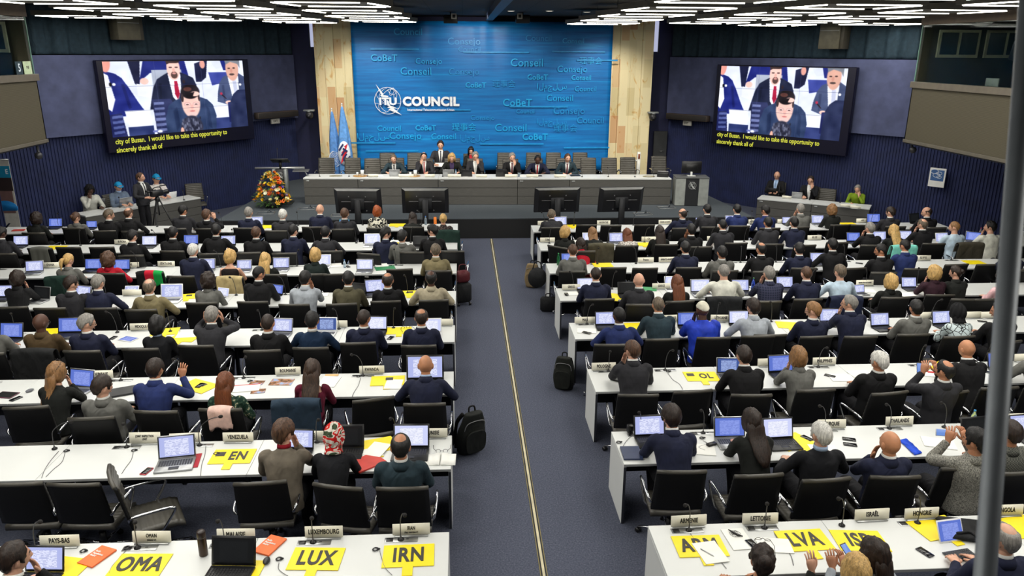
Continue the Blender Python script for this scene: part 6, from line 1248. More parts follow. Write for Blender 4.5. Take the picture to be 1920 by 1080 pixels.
drape('jacket', CHAIRS[('L6', 4)], (40, 56, 72), 'dark blue jacket over the chair of the burgundy top person', 'jacket', .6, .56, matname='blue jacket')
drape('cardigan', CHAIRS[('L6', 3)], (226, 190, 178), 'pale pink cloth over the chair of the person with auburn hair in dark green dress', 'clothing', .20, .26)
drape('coat', CHAIRS[('R2', 2)], (84, 80, 64), 'olive coat over the chair of the light-brown haired person, right second row', 'coat', .55, .56, matname='olive coat')
drape('jacket', CHAIRS[('R2', 10)], (120, 200, 186), 'mint green jacket over the chair of the long blond haired person', 'jacket', .5, .56, matname='mint jacket')
drape('coat', CHAIRS[('R2', 12)], (66, 62, 52), 'dark olive coat over the chair of the pale blue shirt person', 'coat', .6, .58, matname='dark olive coat')
drape('coat', CHAIRS[('R4', 3)], (34, 36, 38), 'charcoal coat over the chair of the broad person in white shirt', 'coat', .6, .60, matname='charcoal coat')
drape('jacket', CHAIRS[('R4', 6)], (30, 36, 60), 'navy jacket over the chair of the pale blue shirt person, right fourth row', 'jacket', .5, .56, matname='navy jacket')
# ------------------------------------------------------------------ podium people
DG = 'podium speakers facing the hall'
def dais(hx, hy, hair, hc, skin, top, pose, yaw, look, tie=None, shirt='w', lean=None, z0=STZ, back=None, g=False, s=1.0, pitch=-16, b=1.0, kind=None):
    s *= 1.06; want = back if back is not None else 1.55
    best = None
    for lv in (LEVELS if lean is None else (lean,)):
        y, z = head_c(lv); P = atz(hx, hy, z0 + z * s); hip = P[1] + y * s; Y0 = dy0[1] + (P[0] - dy0[0]) * math.tan(DA); e = abs(hip - Y0 - want) + .01 * abs(lv) / 10
        if best is None or e < best[0]: best = (e, lv, P[0], hip)
    e, lv, x, hip = best
    return person_at((x, hip, z0), PI, lv, pose, -yaw, pitch, hair, hc, skin, top, s, b, look, DG, None, tie, shirt, glasses=g, kind=kind), (x, hip)
dp = []
for a in [
    (738, 298, 'short', 'gb', 'p', 'teal', 'A', 0, 'person in slate suit and dark tie behind the silver laptop, podium', (40, 36, 40)),
    (795, 293, 'thin', 'bk', 'p', 'ch', 'R', 0, 'person in charcoal suit and pink tie with hand at chin, podium', (206, 110, 112)),
    (847, 296, 'long', 'bl', 'p', 'gj', 'A', 0, 'person with long blond hair and purple scarf, podium', None, 'v'),
    (891, 293, 'full', 'gr', 'p', 'ch', 'L', 10, 'grey-haired person in charcoal suit resting chin on hand, podium', None),
    (960, 295, 'full', 'gr', 'p', 'bk', 'L', 10, 'grey-haired person in black suit and dark red tie, podium', (96, 26, 40)),
    (1008, 299, 'short', 'bk', 'd', 'nv', 'A', 0, 'person in navy suit and bright red tie looking down, podium', (204, 30, 44)),
    (1064, 296, 'short', 'br', 'p', 'teal', 'D', 10, 'person in slate suit and maroon tie, last at the right of the podium', (110, 40, 52))]:
    dp.append(dais(*a, g=(a[0] in (847, 891))))
p1 = dais(826, 272, 'short', 'db', 'p', 'ch', 'S', 0, 'person in dark suit and grey tie sitting behind, holding a white paper', (60, 60, 66), back=3.1, s=1.12)
p2 = dais(883, 283, 'long', 'bk', 'p', 'gj', 'T', 0, 'person with long black hair and red top behind the podium speakers', None, 'r', back=3.0, s=.96, b=.92)
m = MB(); P = aty(824, 309, p1[1][1] - .42); m.add(rbox((0, 0, 0), (.34, .24, .006), .001)); o = obj('paper_sheet', m, M_paper(), None, (P[0], P[1], P[2]), (rad(25), 0, 0)); tag(o, 'white paper held by the person sitting behind the podium speakers', 'paper')
def dchair(px, py, lab, hz=STZ + 1.10, turn=180, pos=None):
    P = atz(px, py, hz) if pos is None else pos
    o = copy_tree(CH0); a = rad(turn); o.location = (P[0] - .335 * math.sin(a), P[1] + .335 * math.cos(a), STZ); o.rotation_euler = (0, 0, a); o.scale = (1.08, 1.0, 1.09); tag(o, lab, 'chair', 'ribbed chairs on the stage'); return o
for px, py, lab in ((612, 296, 'empty ribbed chair left of the flags behind the podium desks'), (661, 296, 'empty ribbed chair first right of the flags'), (698, 297, 'empty ribbed chair left of the slate suit person'), (1103, 296, 'empty ribbed chair nearest the slate suit and maroon tie person'), (1142, 296, 'empty ribbed chair, middle of three at the right end of podium'), (1177, 295, 'empty ribbed chair before the right stone column'), (1235, 293, 'empty ribbed chair beside the white handrail at the right')): dchair(px, py, lab)
for k, (q, w) in enumerate(zip(dp, ('slate suit and dark tie', 'charcoal suit and pink tie', 'purple scarf', 'grey-haired charcoal suit', 'dark red tie', 'bright red tie', 'maroon tie'))): dchair(0, 0, 'ribbed chair of the podium person with %s' % w, pos=np.array([q[1][0], q[1][1] + .62, 0]))
for px, lab in ((723, 'ribbed back row chair first from the left on the stage'), (776, 'ribbed back row chair second from the left on the stage'), (948, 'ribbed back row chair behind the dark red tie person'), (1003, 'ribbed back row chair behind the bright red tie person'), (1041, 'ribbed back row chair left of the maroon tie person'), (1092, 'ribbed back row chair farthest right on the stage')): 
    P = aty(px, 290, 26.0); dchair(0, 0, lab, pos=np.array([P[0], 26.55, 0]))
for q, w in ((p1, 'person holding white paper'), (p2, 'long black haired person')): dchair(0, 0, 'ribbed back row chair of the %s' % w, pos=np.array([q[1][0], q[1][1] + .36, 0]))
# podium table things
for px, w, lab in ((700, 1, 'blank'), (762, 1.5, ''), (806, 1, ''), (852, 1.3, ''), (903, 1.1, ''), (958, 1.2, ''), (998, 1.2, ''), (1050, 1.2, '')):
    P = dais_pt(px, .16, 0); plate(0, 0, None, 'small white name card on the podium desk, %s' % {700: 'left of the slate suit person', 762: 'long one before the slate suit person', 806: 'before the pink tie person', 852: 'before the purple scarf person', 903: 'before the grey-haired charcoal suit person', 958: 'before the dark red tie person', 998: 'before the bright red tie person', 1050: 'before the maroon tie person'}[px], DA * 180 / PI, w=.30 * w, h=.085, tz=dT, loc=P, group='podium name cards')
for px, c, lab, rz in ((741, 's', 'silver laptop before the slate suit and dark tie person on the podium', 175), (841, 's', 'silver laptop before the purple scarf person', 185), (875, 'k', 'black laptop right of the purple scarf person', 178), (940, 'k', 'dark laptop lid before the dark red tie person', 180)):
    P = dais_pt(px, .30, 0); o = laptop(px, 320, c, 'white' if c == 's' else 'dark', rz, 1.0, label=lab, tz=dT, group='laptops on the podium'); o.location = (P[0], P[1], dT)
for px in (600, 655, 690, 830, 1091, 1140, 1190, 1225): 
    P = dais_pt(px, .28, 0); mic(0, 0, 180, 'gooseneck microphone on the podium desk %s' % {600: 'at its left end', 655: 'beside the left water jug tray', 690: 'left of the slate suit person', 830: 'before the purple scarf person', 1091: 'before the first empty right chair', 1140: 'before the middle empty right chair', 1190: 'before the third empty right chair', 1225: 'at its right end'}[px], P=P, tz=dT, ln=.26, bend=.12)
for px, lab in ((676, 'round wooden tray with glasses and jug, left part of podium desk'), (775, 'round wooden tray before the pink tie person')):
    P = dais_pt(px, .36, 0); r = obj('tray', MB().add(lathe([(.20, 0), (.22, .012), (.22, .02), (.19, .014)], 24)), plain('tray wood', (190, 150, 96), .5), None, (P[0], P[1], dT)); tag(r, lab, 'tray')
    for dx, nm_, hh, rr_ in ((-.08, 'tumbler', .11, .035), (.07, 'jug', .17, .055)):
        o = obj(nm_, MB().add(lathe([(rr_ * .85, 0), (rr_, hh), (rr_ * .9, hh), (rr_ * .78, .01)], 18)), MATS.get('bottle %s' % ((200, 220, 235),)) or plain('clear glass', (214, 222, 226), .08), None, (P[0] + dx, P[1] - .02, dT + .015)); tag(o, '%s on the %s wooden tray of the podium desk' % ('stacked white tumbler' if nm_ == 'tumbler' else 'glass water jug', 'left' if px == 676 else 'right'), nm_)
for px, lab in ((630, 'coiled grey cable on the left end of the podium desk'), (1216, 'coiled beige cable on the right end of the podium desk')):
    P = dais_pt(px, .34, 0); m = MB(); q = [(.19 * math.cos(a) * (1 - .012 * a), .12 * math.sin(a) * (1 - .012 * a), .012 + .002 * math.sin(a * 1.3)) for a in np.linspace(0, 2 * PI * 4, 90)]; m.add(tube(q, .009, 6)); o = obj('cable_coil', m, plain('beige cable', (150, 144, 118), .6), None, (P[0], P[1], dT)); tag(o, lab, 'cable')
for px, lab in ((712, 'paper sheet left of the silver laptop on the podium'), (872, 'paper sheet right of the purple scarf person on the podium'), (980, 'paper sheet between the dark red tie and bright red tie people')):
    P = dais_pt(px, .45, 0); flat('paper_sheet', 0, 0, .21, .30, RND.uniform(-12, 12), M_paper(), lab, 'paper', .003, dT, P=P)
P = dais_pt(1008, .45, 0); flat('tablet', 0, 0, .26, .19, 0, M_blk(), 'black tablet before the bright red tie person on the podium', 'tablet', .009, dT, P=P)
P = dais_pt(1078, .50, 0); flat('folder', 0, 0, .30, .22, 5, M_blk(), 'black folder before the maroon tie person on the podium', 'folder', .02, dT, P=P)
P = dais_pt(855, .26, 0); bottle(0, 0, 'clear water bottle before the purple scarf person on the podium', h=.22, tz=dT, P=P); P = dais_pt(973, .30, 0); o = obj('tumbler', MB().add(lathe([(.03, 0), (.036, .12), (.032, .12), (.026, .01)], 16)), MATS['bottle %s' % ((200, 220, 235),)], None, (P[0], P[1], dT)); tag(o, 'drinking glass before the dark red tie person', 'tumbler')
P = dais_pt(1242, .30, 0); r = obj('control_unit', MB().add(rbox((0, 0, .07), (.34, .12, .14), .012)), M_blk(), None, (P[0], P[1], dT), (0, 0, -.3)); obj('handset', MB().add(tube([(-.16, .02, .16), (.16, .02, .16)], .02, 8)), plain('grey screws', (120, 120, 122), .4), r); tag(r, 'black intercom unit on the right end of the podium desk', 'intercom')
# ------------------------------------------------------------------ side desks
SG = 'people at the side desks'
lang = math.atan2((ldB - ldA)[1], (ldB - ldA)[0]); rang = math.atan2((rdB - rdA)[1], (rdB - rdA)[0])
def side_person(hx, hy, ang, lv, hair, hc, skin, top, pose, yaw, look, chairlab, **kw):
    s = kw.pop('s', 1.0); y, z = head_c(lv); P = atz(hx, hy, z * s); f = np.array([-math.sin(ang), math.cos(ang)]) ; x0, y0 = P[0] - f[0] * y * s, P[1] - f[1] * y * s
    p = person_at((x0, y0, 0), ang, lv, pose, yaw, kw.pop('pitch', -16), hair, hc, skin, top, s, kw.pop('b', 1), look, SG, **kw)
    o = copy_tree(CH0); o.location = (x0 - f[0] * .03, y0 - f[1] * .03, 0); o.rotation_euler = (0, 0, ang); tag(o, chairlab, 'chair', 'ribbed chairs at the side desks'); return p
capm = fabric('turquoise cap', (22, 138, 190), .7)
side_person(168, 356, lang + PI, 12, 'scarf', 'black', 'd', 'wj', 'R', 0, 'person in black headscarf and pale jacket, hands at mouth, press desk', 'ribbed chair of the person in black headscarf, press desk', hatmat=fabric('black cap', (22, 22, 24)), s=1.05)
side_person(222, 350, lang + PI, 12, 'cap', 'turquoise', 'p', 'bg', 'T', 0, 'person in turquoise cap and blue-grey jacket behind a silver laptop, press desk', 'ribbed chair of the turquoise cap person in blue-grey jacket', hatmat=capm, collar='b', s=1.06)
side_person(293, 335, lang + PI, 6, 'cap', 'turquoise', 'p', 'bwt', 'T', 0, 'person in turquoise cap and off-white shirt behind the video camera', 'ribbed chair of the turquoise cap person in off-white shirt', hatmat=capm, s=1.10)
side_person(1457, 329, rang + PI, 0, 'bald', '', 'p', 'bk', 'T', 0, 'bald person with headphones, black suit and blue tie, right side desk', 'ribbed chair of the bald headphone person, right side desk', shirt='b', tie=(120, 150, 186), s=1.05, headset=True, glasses=True)
side_person(1520, 338, rang + PI, 12, 'short', 'db', 'p', 'bj', 'L', 0, 'person in glasses and black jumper resting cheek on hand, right side desk', 'ribbed chair of the glasses and black jumper person, right side desk', glasses=True, kind='knit', shirt='w', s=1.06)
side_person(1608, 354, rang + PI, 18, 'short', 'gr', 'p', 'grn', 'L', 0, 'grey-haired person in green jumper leaning on hand, right side desk', 'ribbed chair of the green jumper person, right side desk', kind='knit', pitch=-26, s=.96)
def free_chair(px, py, a, lab):
    P = atz(px, py, 1.01); o = copy_tree(CH0); f = np.array([-math.sin(a), math.cos(a)]); o.location = (P[0] + f[0] * .335, P[1] + f[1] * .335, 0); o.rotation_euler = (0, 0, a); tag(o, lab, 'chair', 'ribbed chairs at the side desks')
free_chair(362, 344, lang + PI * .86, 'empty tilted chair beyond the far end of the press desk'); free_chair(1553, 354, rang + PI, 'empty ribbed chair between the right side desk people')
def side_lap(px, py, ang, c, lab, w=1.0, disp='white'):
    P = atz(px, py, .742); o = laptop(px, py, c, disp, 0, w, label=lab, group='laptops on the side desks'); o.location = (P[0], P[1], .742); o.rotation_euler = (0, 0, ang + PI)
side_lap(186, 387, lang, 's', 'silver laptop before the black headscarf person'); side_lap(236, 386, lang, 's', 'silver laptop before the blue-grey jacket person, its lid upright', 1.1); side_lap(322, 372, lang, 'w', 'white laptop before the off-white shirt person', .9)
side_lap(1446, 364, rang, 'k', 'black laptop before the bald headphone person', .9, 'dark'); side_lap(1494, 372, rang, 's', 'silver laptop before the glasses and black jumper person', .9)
for px, py, lab in ((225, 389, 'near the turquoise cap and blue-grey jacket person'), (345, 375, 'at the far end of the press desk'), (1518, 375, 'before the glasses and black jumper person'), (1575, 380, 'left of the green jumper person'), (1460, 366, 'before the bald headphone person')): mic(px, py, 200 if px < 900 else 160, 'gooseneck microphone %s' % lab, ln=.26, bend=.1)
for px, py, lab in ((1475, 370, 'before the bald headphone person'), (1585, 386, 'before the green jumper person'), (1604, 389, 'at the near end of the right side desk')): plate(px, py, None, 'small white name card %s' % lab, rang * 180 / PI, w=.28, h=.075, group='side desk name cards')
flat('paper_sheet', 1595, 384, .30, .21, rang * 180 / PI, M_paper(), 'paper sheet under the hand of the green jumper person', 'paper')
# standing camera operator and tripod
def stand_body():
    lv = 0
    P = atz(262, 332, 1.66); dx, dy, dz = P[0], P[1], .42
    p = person_at((dx, dy, .435), rad(-118), 0, 'S', -25, 0, 'short', 'br', 'p', 'ch', 1.0, 1.0, 'standing person in charcoal suit operating the video camera on a tripod', None, 'w', (40, 40, 48), 'w', trous=False)
    m = MB(); m.add(sphere((0, 0, .55), (.165, .125, .12), 20, 12))
    for sd in (-1, 1):
        m.add(tube(catmull([(sd * .085, 0, .54), (sd * .09, .01, .30), (sd * .095, .02, .06), (sd * .10, -.01, -.16), (sd * .10, -.02, -.36)], 4), list(np.linspace(.092, .060, 17)), 12))
        m.add(loft([[(sd * .10 + w * math.cos(2 * PI * i / 12), y, max(-.434, z + h * math.sin(2 * PI * i / 12))) for i in range(12)] for y, w, z, h in ((-.09, .03, -.385, .05), (-.04, .042, -.38, .05), (.04, .046, -.39, .042), (.14, .048, -.403, .028), (.19, .03, -.41, .02))]))
    obj('trousers', remesh(m.V, m.F, .016, 4), fabric('trousers', (26, 26, 30)), p); return p
_sv = _core.copy()
def core_stand():
    S = spine(0); mb = MB(); mb.add(loft([oval(S, t, a, b) for t, a, b in ((-.08, .14, .10), (0, .155, .11), (.16, .14, .095), (.30, .165, .105), (.40, .165, .095), (.45, .13, .075), (.50, .062, .060), (.55, .056, .056), (.62, .055, .055))]))
    for sd in (-1, 1):
        Sh, E, W, d, n = pose_arms('S', 0, sd); mb.add(tube(catmull([Sh - np.array([sd * .03, 0, 0]), Sh * .5 + E * .5, E, E * .5 + W * .5, W], 4), [.046] * 8 + [.038, .038, .036, .034, .033, .030, .028, .028, .026], 10)); mb.add(tube([(sd * .085, 0, .54), (sd * .095, .02, .06), (sd * .10, -.02, -.37)], [.07, .05, .035], 10)); mb.add(tube([(sd * .10, -.05, -.39), (sd * .10, .13, -.405)], [.035, .025], 8))
    me = remesh(mb.V, mb.F, .016, 5); V = [tuple(v.co) for v in me.vertices]; F = [tuple(p.vertices) for p in me.polygons]; return V, F
_k = _core.pop(('S', 0), None); _bd.clear(); _core[('S', 0)] = core_stand(); stand_body(); 
if _k: _core[('S', 0)] = _k
P = atz(293, 357, 1.55); px_, py_ = P[0], P[1]; r = empty('camera_tripod', (px_, py_, 0)); hd = 1.36
for k in range(3):
    a = 2 * PI * k / 3 + .5; m = MB(); m.add(tube([(.05 * math.cos(a), .05 * math.sin(a), hd - .06), (.30 * math.cos(a), .30 * math.sin(a), .62), (.52 * math.cos(a), .52 * math.sin(a), .012)], [.020, .017, .013], 8)); obj('leg', m, M_blk(), r)
m = MB(); m.add(lathe([(.05, hd - .10), (.06, hd - .06), (.06, hd - .02), (.04, hd + .03)], 14)); m.add(tube([(0, 0, hd - .1), (0, 0, hd - .45)], .018, 8)); m.add(tube([(0, 0, hd), (-.22, -.14, hd - .12)], .011, 8)); obj('head', m, M_blk(), r); tag(r, 'black tripod standing before the press desk under the video camera', 'tripod')
r = empty('video_camera', (px_, py_, hd + .035), rad(-30)); m = MB(); m.add(rbox((0, 0, .08), (.14, .34, .15), .02)); obj('camera_body', m, M_blk(), r); m = MB(); m.add(tube([(0, .15, .08), (0, .22, .08), (0, .30, .08), (0, .34, .08)], [.05, .05, .062, .062], 14)); obj('lens', m, M_blk(), r); m = MB(); m.add(tube(catmull([(0, -.12, .15), (0, -.08, .22), (0, .10, .23), (0, .15, .16)], 4), .014, 8)); m.add(tube([(0, .12, .25), (0, .32, .25)], .016, 8)); obj('handle', m, M_blk(), r); m = MB(); m.add(tube([(-.06, -.12, .12), (-.16, -.20, .15)], .026, 8)); m.add(rbox((-.11, .02, .12), (.02, .12, .08), .004)); obj('viewfinder', m, M_blk(), r); tag(r, 'black video camera mounted on the tripod before the press desk', 'video camera')
# right edge small desk
A = atz(1886, 432, .74); B = atz(1925, 452, .74); panel_desk(A, A + (B - A) / np.linalg.norm(B - A) * 1.8, 0, .74, .6, 'small grey desk with white name card at the far right wall', None, False); plate(1905, 425, None, 'white name card on the small desk at the far right wall', -35, w=.36, h=.09)
# ------------------------------------------------------------------ things on the delegate tables
def who(rk, px):
    ps = D[rk]; i = min(range(len(ps)), key=lambda k: abs(ps[k][0] - px)); x, hy, lk, uniq, place = SEAT[(rk, i)]
    dx = px - ps[i][0]; return i, ('person with %s' % lk) if uniq else '%s person' % place.replace(' from the aisle', ''), uniq, dx
LABS = {}
def item_label(what, rk, px, tail_max=16):
    i, w, uniq, dx = who(rk, px); rel = 'left of' if dx < -14 else 'right of' if dx > 14 else 'in front of'
    s = '%s %s %s, %s' % (what, rel, w if uniq else w + ' from the aisle', rowname(rk))
    if not fit(s): s = '%s %s %s person from the aisle, %s' % (what, rel, SEAT[(rk, i)][4].split()[0], rowname(rk))
    n = LABS.get(s, 0); LABS[s] = n + 1
    if n: s = '%s %s %s, %s' % (('another ' + what), rel, SEAT[(rk, i)][4].split()[0] + ' person from aisle', rowname(rk))
    return s
LAP = {'L1': [(104, 418, 'k', 'blue'), (172, 421, 'k', 'blue', 0, .8), (483, 413, 's', 'doc'), ],
 'L2': [(43, 450, 'k', 'doc'), (280, 452, 'k', 'white'), (358, 450, 'k', 'blue'), (428, 451, 'k', 'doc'), (698, 449, 'w', 'white', 0, 1.1), (788, 452, 'k', 'dark', 0, 1.0)],
 'L3': [(65, 500, 's', 'doc', 8), (175, 496, 'k', 'blue'), (228, 497, 'k', 'blue'), (388, 496, 's', 'doc'), (458, 497, 's', 'doc', 0, .9), (527, 494, 's', 'doc'), (606, 487, 'w', 'white'), (684, 497, 's', 'white')],
 'L4': [(5, 547, 'k', 'doc'), (78, 550, 's', 'dark', -15), (155, 548, 's', 'doc', -20), (322, 547, 'w', 'doc', 0, 1.15), (418, 548, 'w', 'white', -20, .7), (520, 541, 'k', 'blue', -25, .8), (675, 534, 'k', 'dark', 160), (704, 536, 'k', 'doc', 10, 1.1)],
 'L5': [(21, 621, 'k', 'blue', -5, 1.1), (131, 611, 'k', 'blue', 0, 1.1), (529, 611, 's', 'doc', -8), (612, 609, 'w', 'desk', -4), (706, 607, 'k', 'white', -3), (808, 611, 'w', 'white')],
 'L6': [(152, 711, 's', 'blue', -14, 1.1), (797, 692, 'k', 'doc', 0, 1.5)],
 'L7': [(332, 840, 's', 'doc', 9, 1.15), (560, 825, 'k', 'doc', -6), (650, 820, 'k', 'dark', 0, 1.15), (771, 820, 'k', 'white', -2, 1.2)],
 'L8': [(83, 1050, 'k', 'doc', -4, 1.0), (437, 1036, 'k', 'dark', -5, 1.15)],
 'R1': [(1048, 410, 's', 'doc'), (1307, 410, 'k', 'doc', 0, .8), (1366, 409, 's', 'doc', 0), (1475, 413, 'k', 'doc', 0, .8), (1533, 412, 's', 'doc'), (1636, 409, 'k', 'blue', 0, 1.1), (1712, 408, 'k', 'dark', 20, 1.1)],
 'R2': [(1102, 441, 'w', 'white'), (1155, 446, 's', 'doc'), (1600, 445, 'k', 'blue'), (1649, 443, 's', 'doc'), (1697, 442, 's', 'doc'), (1766, 446, 'w', 'doc', 8), (1824, 444, 's', 'blue', -30)],
 'R3': [(1066, 484, 'k', 'blue'), (1533, 484, 'k', 'doc')],
 'R4': [(1098, 533, 'k', 'white'), (1175, 541, 'k', 'dark', 0, 1.0), (1262, 530, 'w', 'white'), (1313, 537, 's', 'white', 0, 1.1), (1388, 536, 'k', 'doc'), (1471, 530, 'k', 'doc'), (1704, 530, 'k', 'doc', 0, .9), (1636, 557, 's', 'doc', 10, .7)],
 'R5': [(1135, 598, 'k', 'doc'), (1289, 599, 'k', 'blue'), (1385, 596, 'k', 'white'), (1555, 592, 'k', 'doc'), (1650, 600, 'k', 'doc', 6), (1765, 596, 'k', 'doc', 6)],
 'R6': [(1366, 687, 's', 'desk', -4), (1464, 683, 'k', 'blue', 4, 1.1), (1872, 676, 'k', 'blue', 5, 1.0)],
 'R7': [(1218, 800, 'k', 'doc', 2, 1.1), (1368, 803, 's', 'blue', 0, 1.1), (1459, 805, 'k', 'white', 3, 1.1), (1828, 802, 'k', 'dark', 5, 1.05), (1917, 796, 'k', 'doc', 5)]}
CN = {'k': 'black', 's': 'silver', 'w': 'white'}
for rk, ls in LAP.items():
    for l in ls:
        px, py, c, dsp = l[:4]; rz = l[4] if len(l) > 4 else 0; w = (l[5] if len(l) > 5 else 1.0); lab = item_label('%s laptop' % CN[c] if dsp != 'dark' else '%s laptop with dark screen' % CN[c], rk, px)
        if (rk, px) == ('L7', 332): lab = 'open silver laptop on a red sleeve before the JOINT INSPECTION UNIT nameplate'
        if (rk, px) == ('L8', 437): lab = 'large black laptop with dark screen before the MALAISIE nameplate'
        o = laptop(px, py, c, dsp, rz, w, label=lab); yb = ROWB[rk]; o.location[1] = min(max(o.location[1], yb - .56), yb - .09)
# nameplates
for rk, px, py, s, sub in [('L2', 232, 452, 'BURKINA', N), ('L3', 97, 496, 'GHANA', N), ('L3', 244, 497, 'UNI', N), ('L3', 313, 494, 'ETATS-UNIS', N), ('L4', 247, 549, '', N), ('L5', 266, 612, 'MEXIQUE', N), ('L5', 632, 606, 'E', N), ('L5', 830, 604, '', N), ('L6', 187, 703, 'ROUMANIE', N), ('L6', 540, 696, 'ROUMANIE', N), ('L6', 697, 694, 'RWANDA', N), ('L7', 272, 823, 'JOINT INSPECTION\nUNIT', N), ('L7', 347, 822, 'VENEZUELA', N), ('L7', 446, 821, 'VENEZUELA', N), ('L7', 578, 818, 'TUNISIE', N), ('L7', 811, 813, 'TUNISIE', N), ('L8', 111, 1016, 'PAYS-BAS', N), ('L8', 286, 1005, 'OMAN', "(Sultanat d')"), ('L8', 442, 1004, 'MALAISIE', N), ('L8', 607, 999, 'LUXEMBOURG', N), ('L8', 771, 994, 'IRAN', "(Rep. islamique d')"),
                       ('R1', 1019, 415, 'ANGOLA', N), ('R1', 1129, 414, 'ARGENTINE', N), ('R1', 1244, 414, 'ARABIE SAOUDITE', N), ('R1', 1413, 414, 'AZERBAIDJAN', N), ('R1', 1466, 413, 'BELIZE', N), ('R1', 1613, 412, 'AUS', N), ('R2', 1026, 449, 'CUBA', N), ('R2', 1214, 446, 'CH', N), ('R2', 1336, 445, '', N), ('R2', 1466, 445, 'ILE M.', N), ('R2', 1524, 444, 'BELIZE', N), ('R3', 1211, 488, 'France', N), ('R3', 1250, 487, 'EMIRATS ARABES', N), ('R3', 1731, 484, 'EGYPTE', N), ('R4', 1071, 539, 'GRECE', N), ('R4', 1240, 537, 'GRECE', N), ('R4', 1622, 531, 'FEDERATION DE RUSSIE', N), ('R5', 1097, 601, 'MALI', N), ('R5', 1262, 597, 'MALI', N), ('R5', 1352, 597, 'LITHUANIE', N), ('R5', 1732, 592, '', N), ('R5', 1822, 591, '', N), ('R5', 1858, 591, '', N), ('R6', 1132, 688, 'POLOGNE', N), ('R6', 1443, 680, 'P', N), ('R6', 1545, 677, 'PHILIPPINES', N), ('R6', 1918, 668, 'P', N), ('R7', 1560, 796, 'TURQUIE', N), ('R7', 1687, 790, 'THAILANDE', N), ('R7', 1897, 783, 'THAILANDE', N), ('R8', 1292, 978, 'ARMENIE', N), ('R8', 1426, 974, 'LETTONIE', N), ('R8', 1634, 964, 'ISRA\u00cbL', N), ('R8', 1729, 964, 'HONGRIE', N), ('R8', 1886, 957, 'ANGOLA', N)]:
    n = s.replace('\n', ' '); lab = 'ivory nameplate reading %s, %s' % (n, rowname(rk)) if s else item_label('blank-looking ivory nameplate', rk, px)
    if n == 'ROUMANIE': lab = 'ivory nameplate reading ROUMANIE, %s' % ('beside the bald-free grey jacket' if False else 'half hidden by the open silver laptop' if px < 300 else 'left of the burgundy top person')
    if n == 'TUNISIE': lab = 'ivory nameplate reading TUNISIE, %s' % ('left of the headscarf person' if px < 700 else 'at the aisle end of left seventh row')
    if n == 'VENEZUELA': lab = 'ivory nameplate reading VENEZUELA, %s' % ('hidden behind the silver laptop on red sleeve' if px < 400 else 'above the yellow VEN paddle')
    if n == 'GRECE': lab = 'ivory nameplate reading GRECE, %s' % ('at the aisle end of right fourth row' if px < 1100 else 'left of the auburn haired person')
    if n == 'MALI': lab = 'ivory nameplate reading MALI, %s' % ('at the aisle end of right fifth row' if px < 1150 else 'left of the royal blue robe person')
    if n == 'THAILANDE' and px > 1800: lab = 'ivory nameplate reading THAILANDE beyond the steel post at the right edge'
    if n == 'P' and px > 1800: lab = 'ivory nameplate reading P at the right edge beyond the steel post'
    big = rk[1] in '78'
    P = atz(px, py, .80); P[1] = min(max(P[1], ROWB[rk] - .2), ROWB[rk] - .035)
    plate(px, py, s, lab, RND.uniform(-3, 3), sub, loc=P, th=.036 if '\n' in s else (.050 if sub else None), h=.125 if '\n' in s else .105)
# microphones
NP8 = {'L8': ['PAYS-BAS', 'OMAN', 'black laptop of MALAISIE', 'LUXEMBOURG', 'IRAN'], 'R8': ['ARMENIE', 'LETTONIE', 'ISRA\u00cbL', 'HONGRIE', 'ANGOLA']}
RY = {'8': 985, '7': 815, '6': 694, '5': 607, '4': 546, '3': 495, '2': 456, '1': 422}
for rk, xs_ in MICX.items():
    for i, px in enumerate(xs_):
        yb = ROWB[rk]; P = aty(px, 500, yb); P = atz(px, RY[rk[1]], .742); P = np.array([P[0], yb - .10, .742])
        lab = 'gooseneck microphone beside the %s nameplate' % NP8[rk][i] if rk in NP8 and i != 2 or rk == 'R8' else item_label('gooseneck microphone', rk, px)
        rz = {('R8', 2): -50, ('R8', 3): -50, ('R8', 4): -55, ('L8', 0): 55, ('L7', 0): 75, ('L7', 1): 25, ('L7', 2): 85, ('R7', 2): -55, ('R7', 3): -55, ('R7', 4): -60, ('R8', 0): -35, ('R8', 1): -25, ('L8', 1): 30, ('L8', 3): 15, ('L8', 4): 20}.get((rk, i), RND.uniform(-50, 50))
        bend = .16 if rk in ('L8', 'R8', 'L7', 'R7', 'L6', 'R6') else .10
        if (rk, i) in (('L7', 0), ('L7', 2)): bend = .26
        mic(0, 0, rz, lab, P=P, bend=bend, ln=.36)
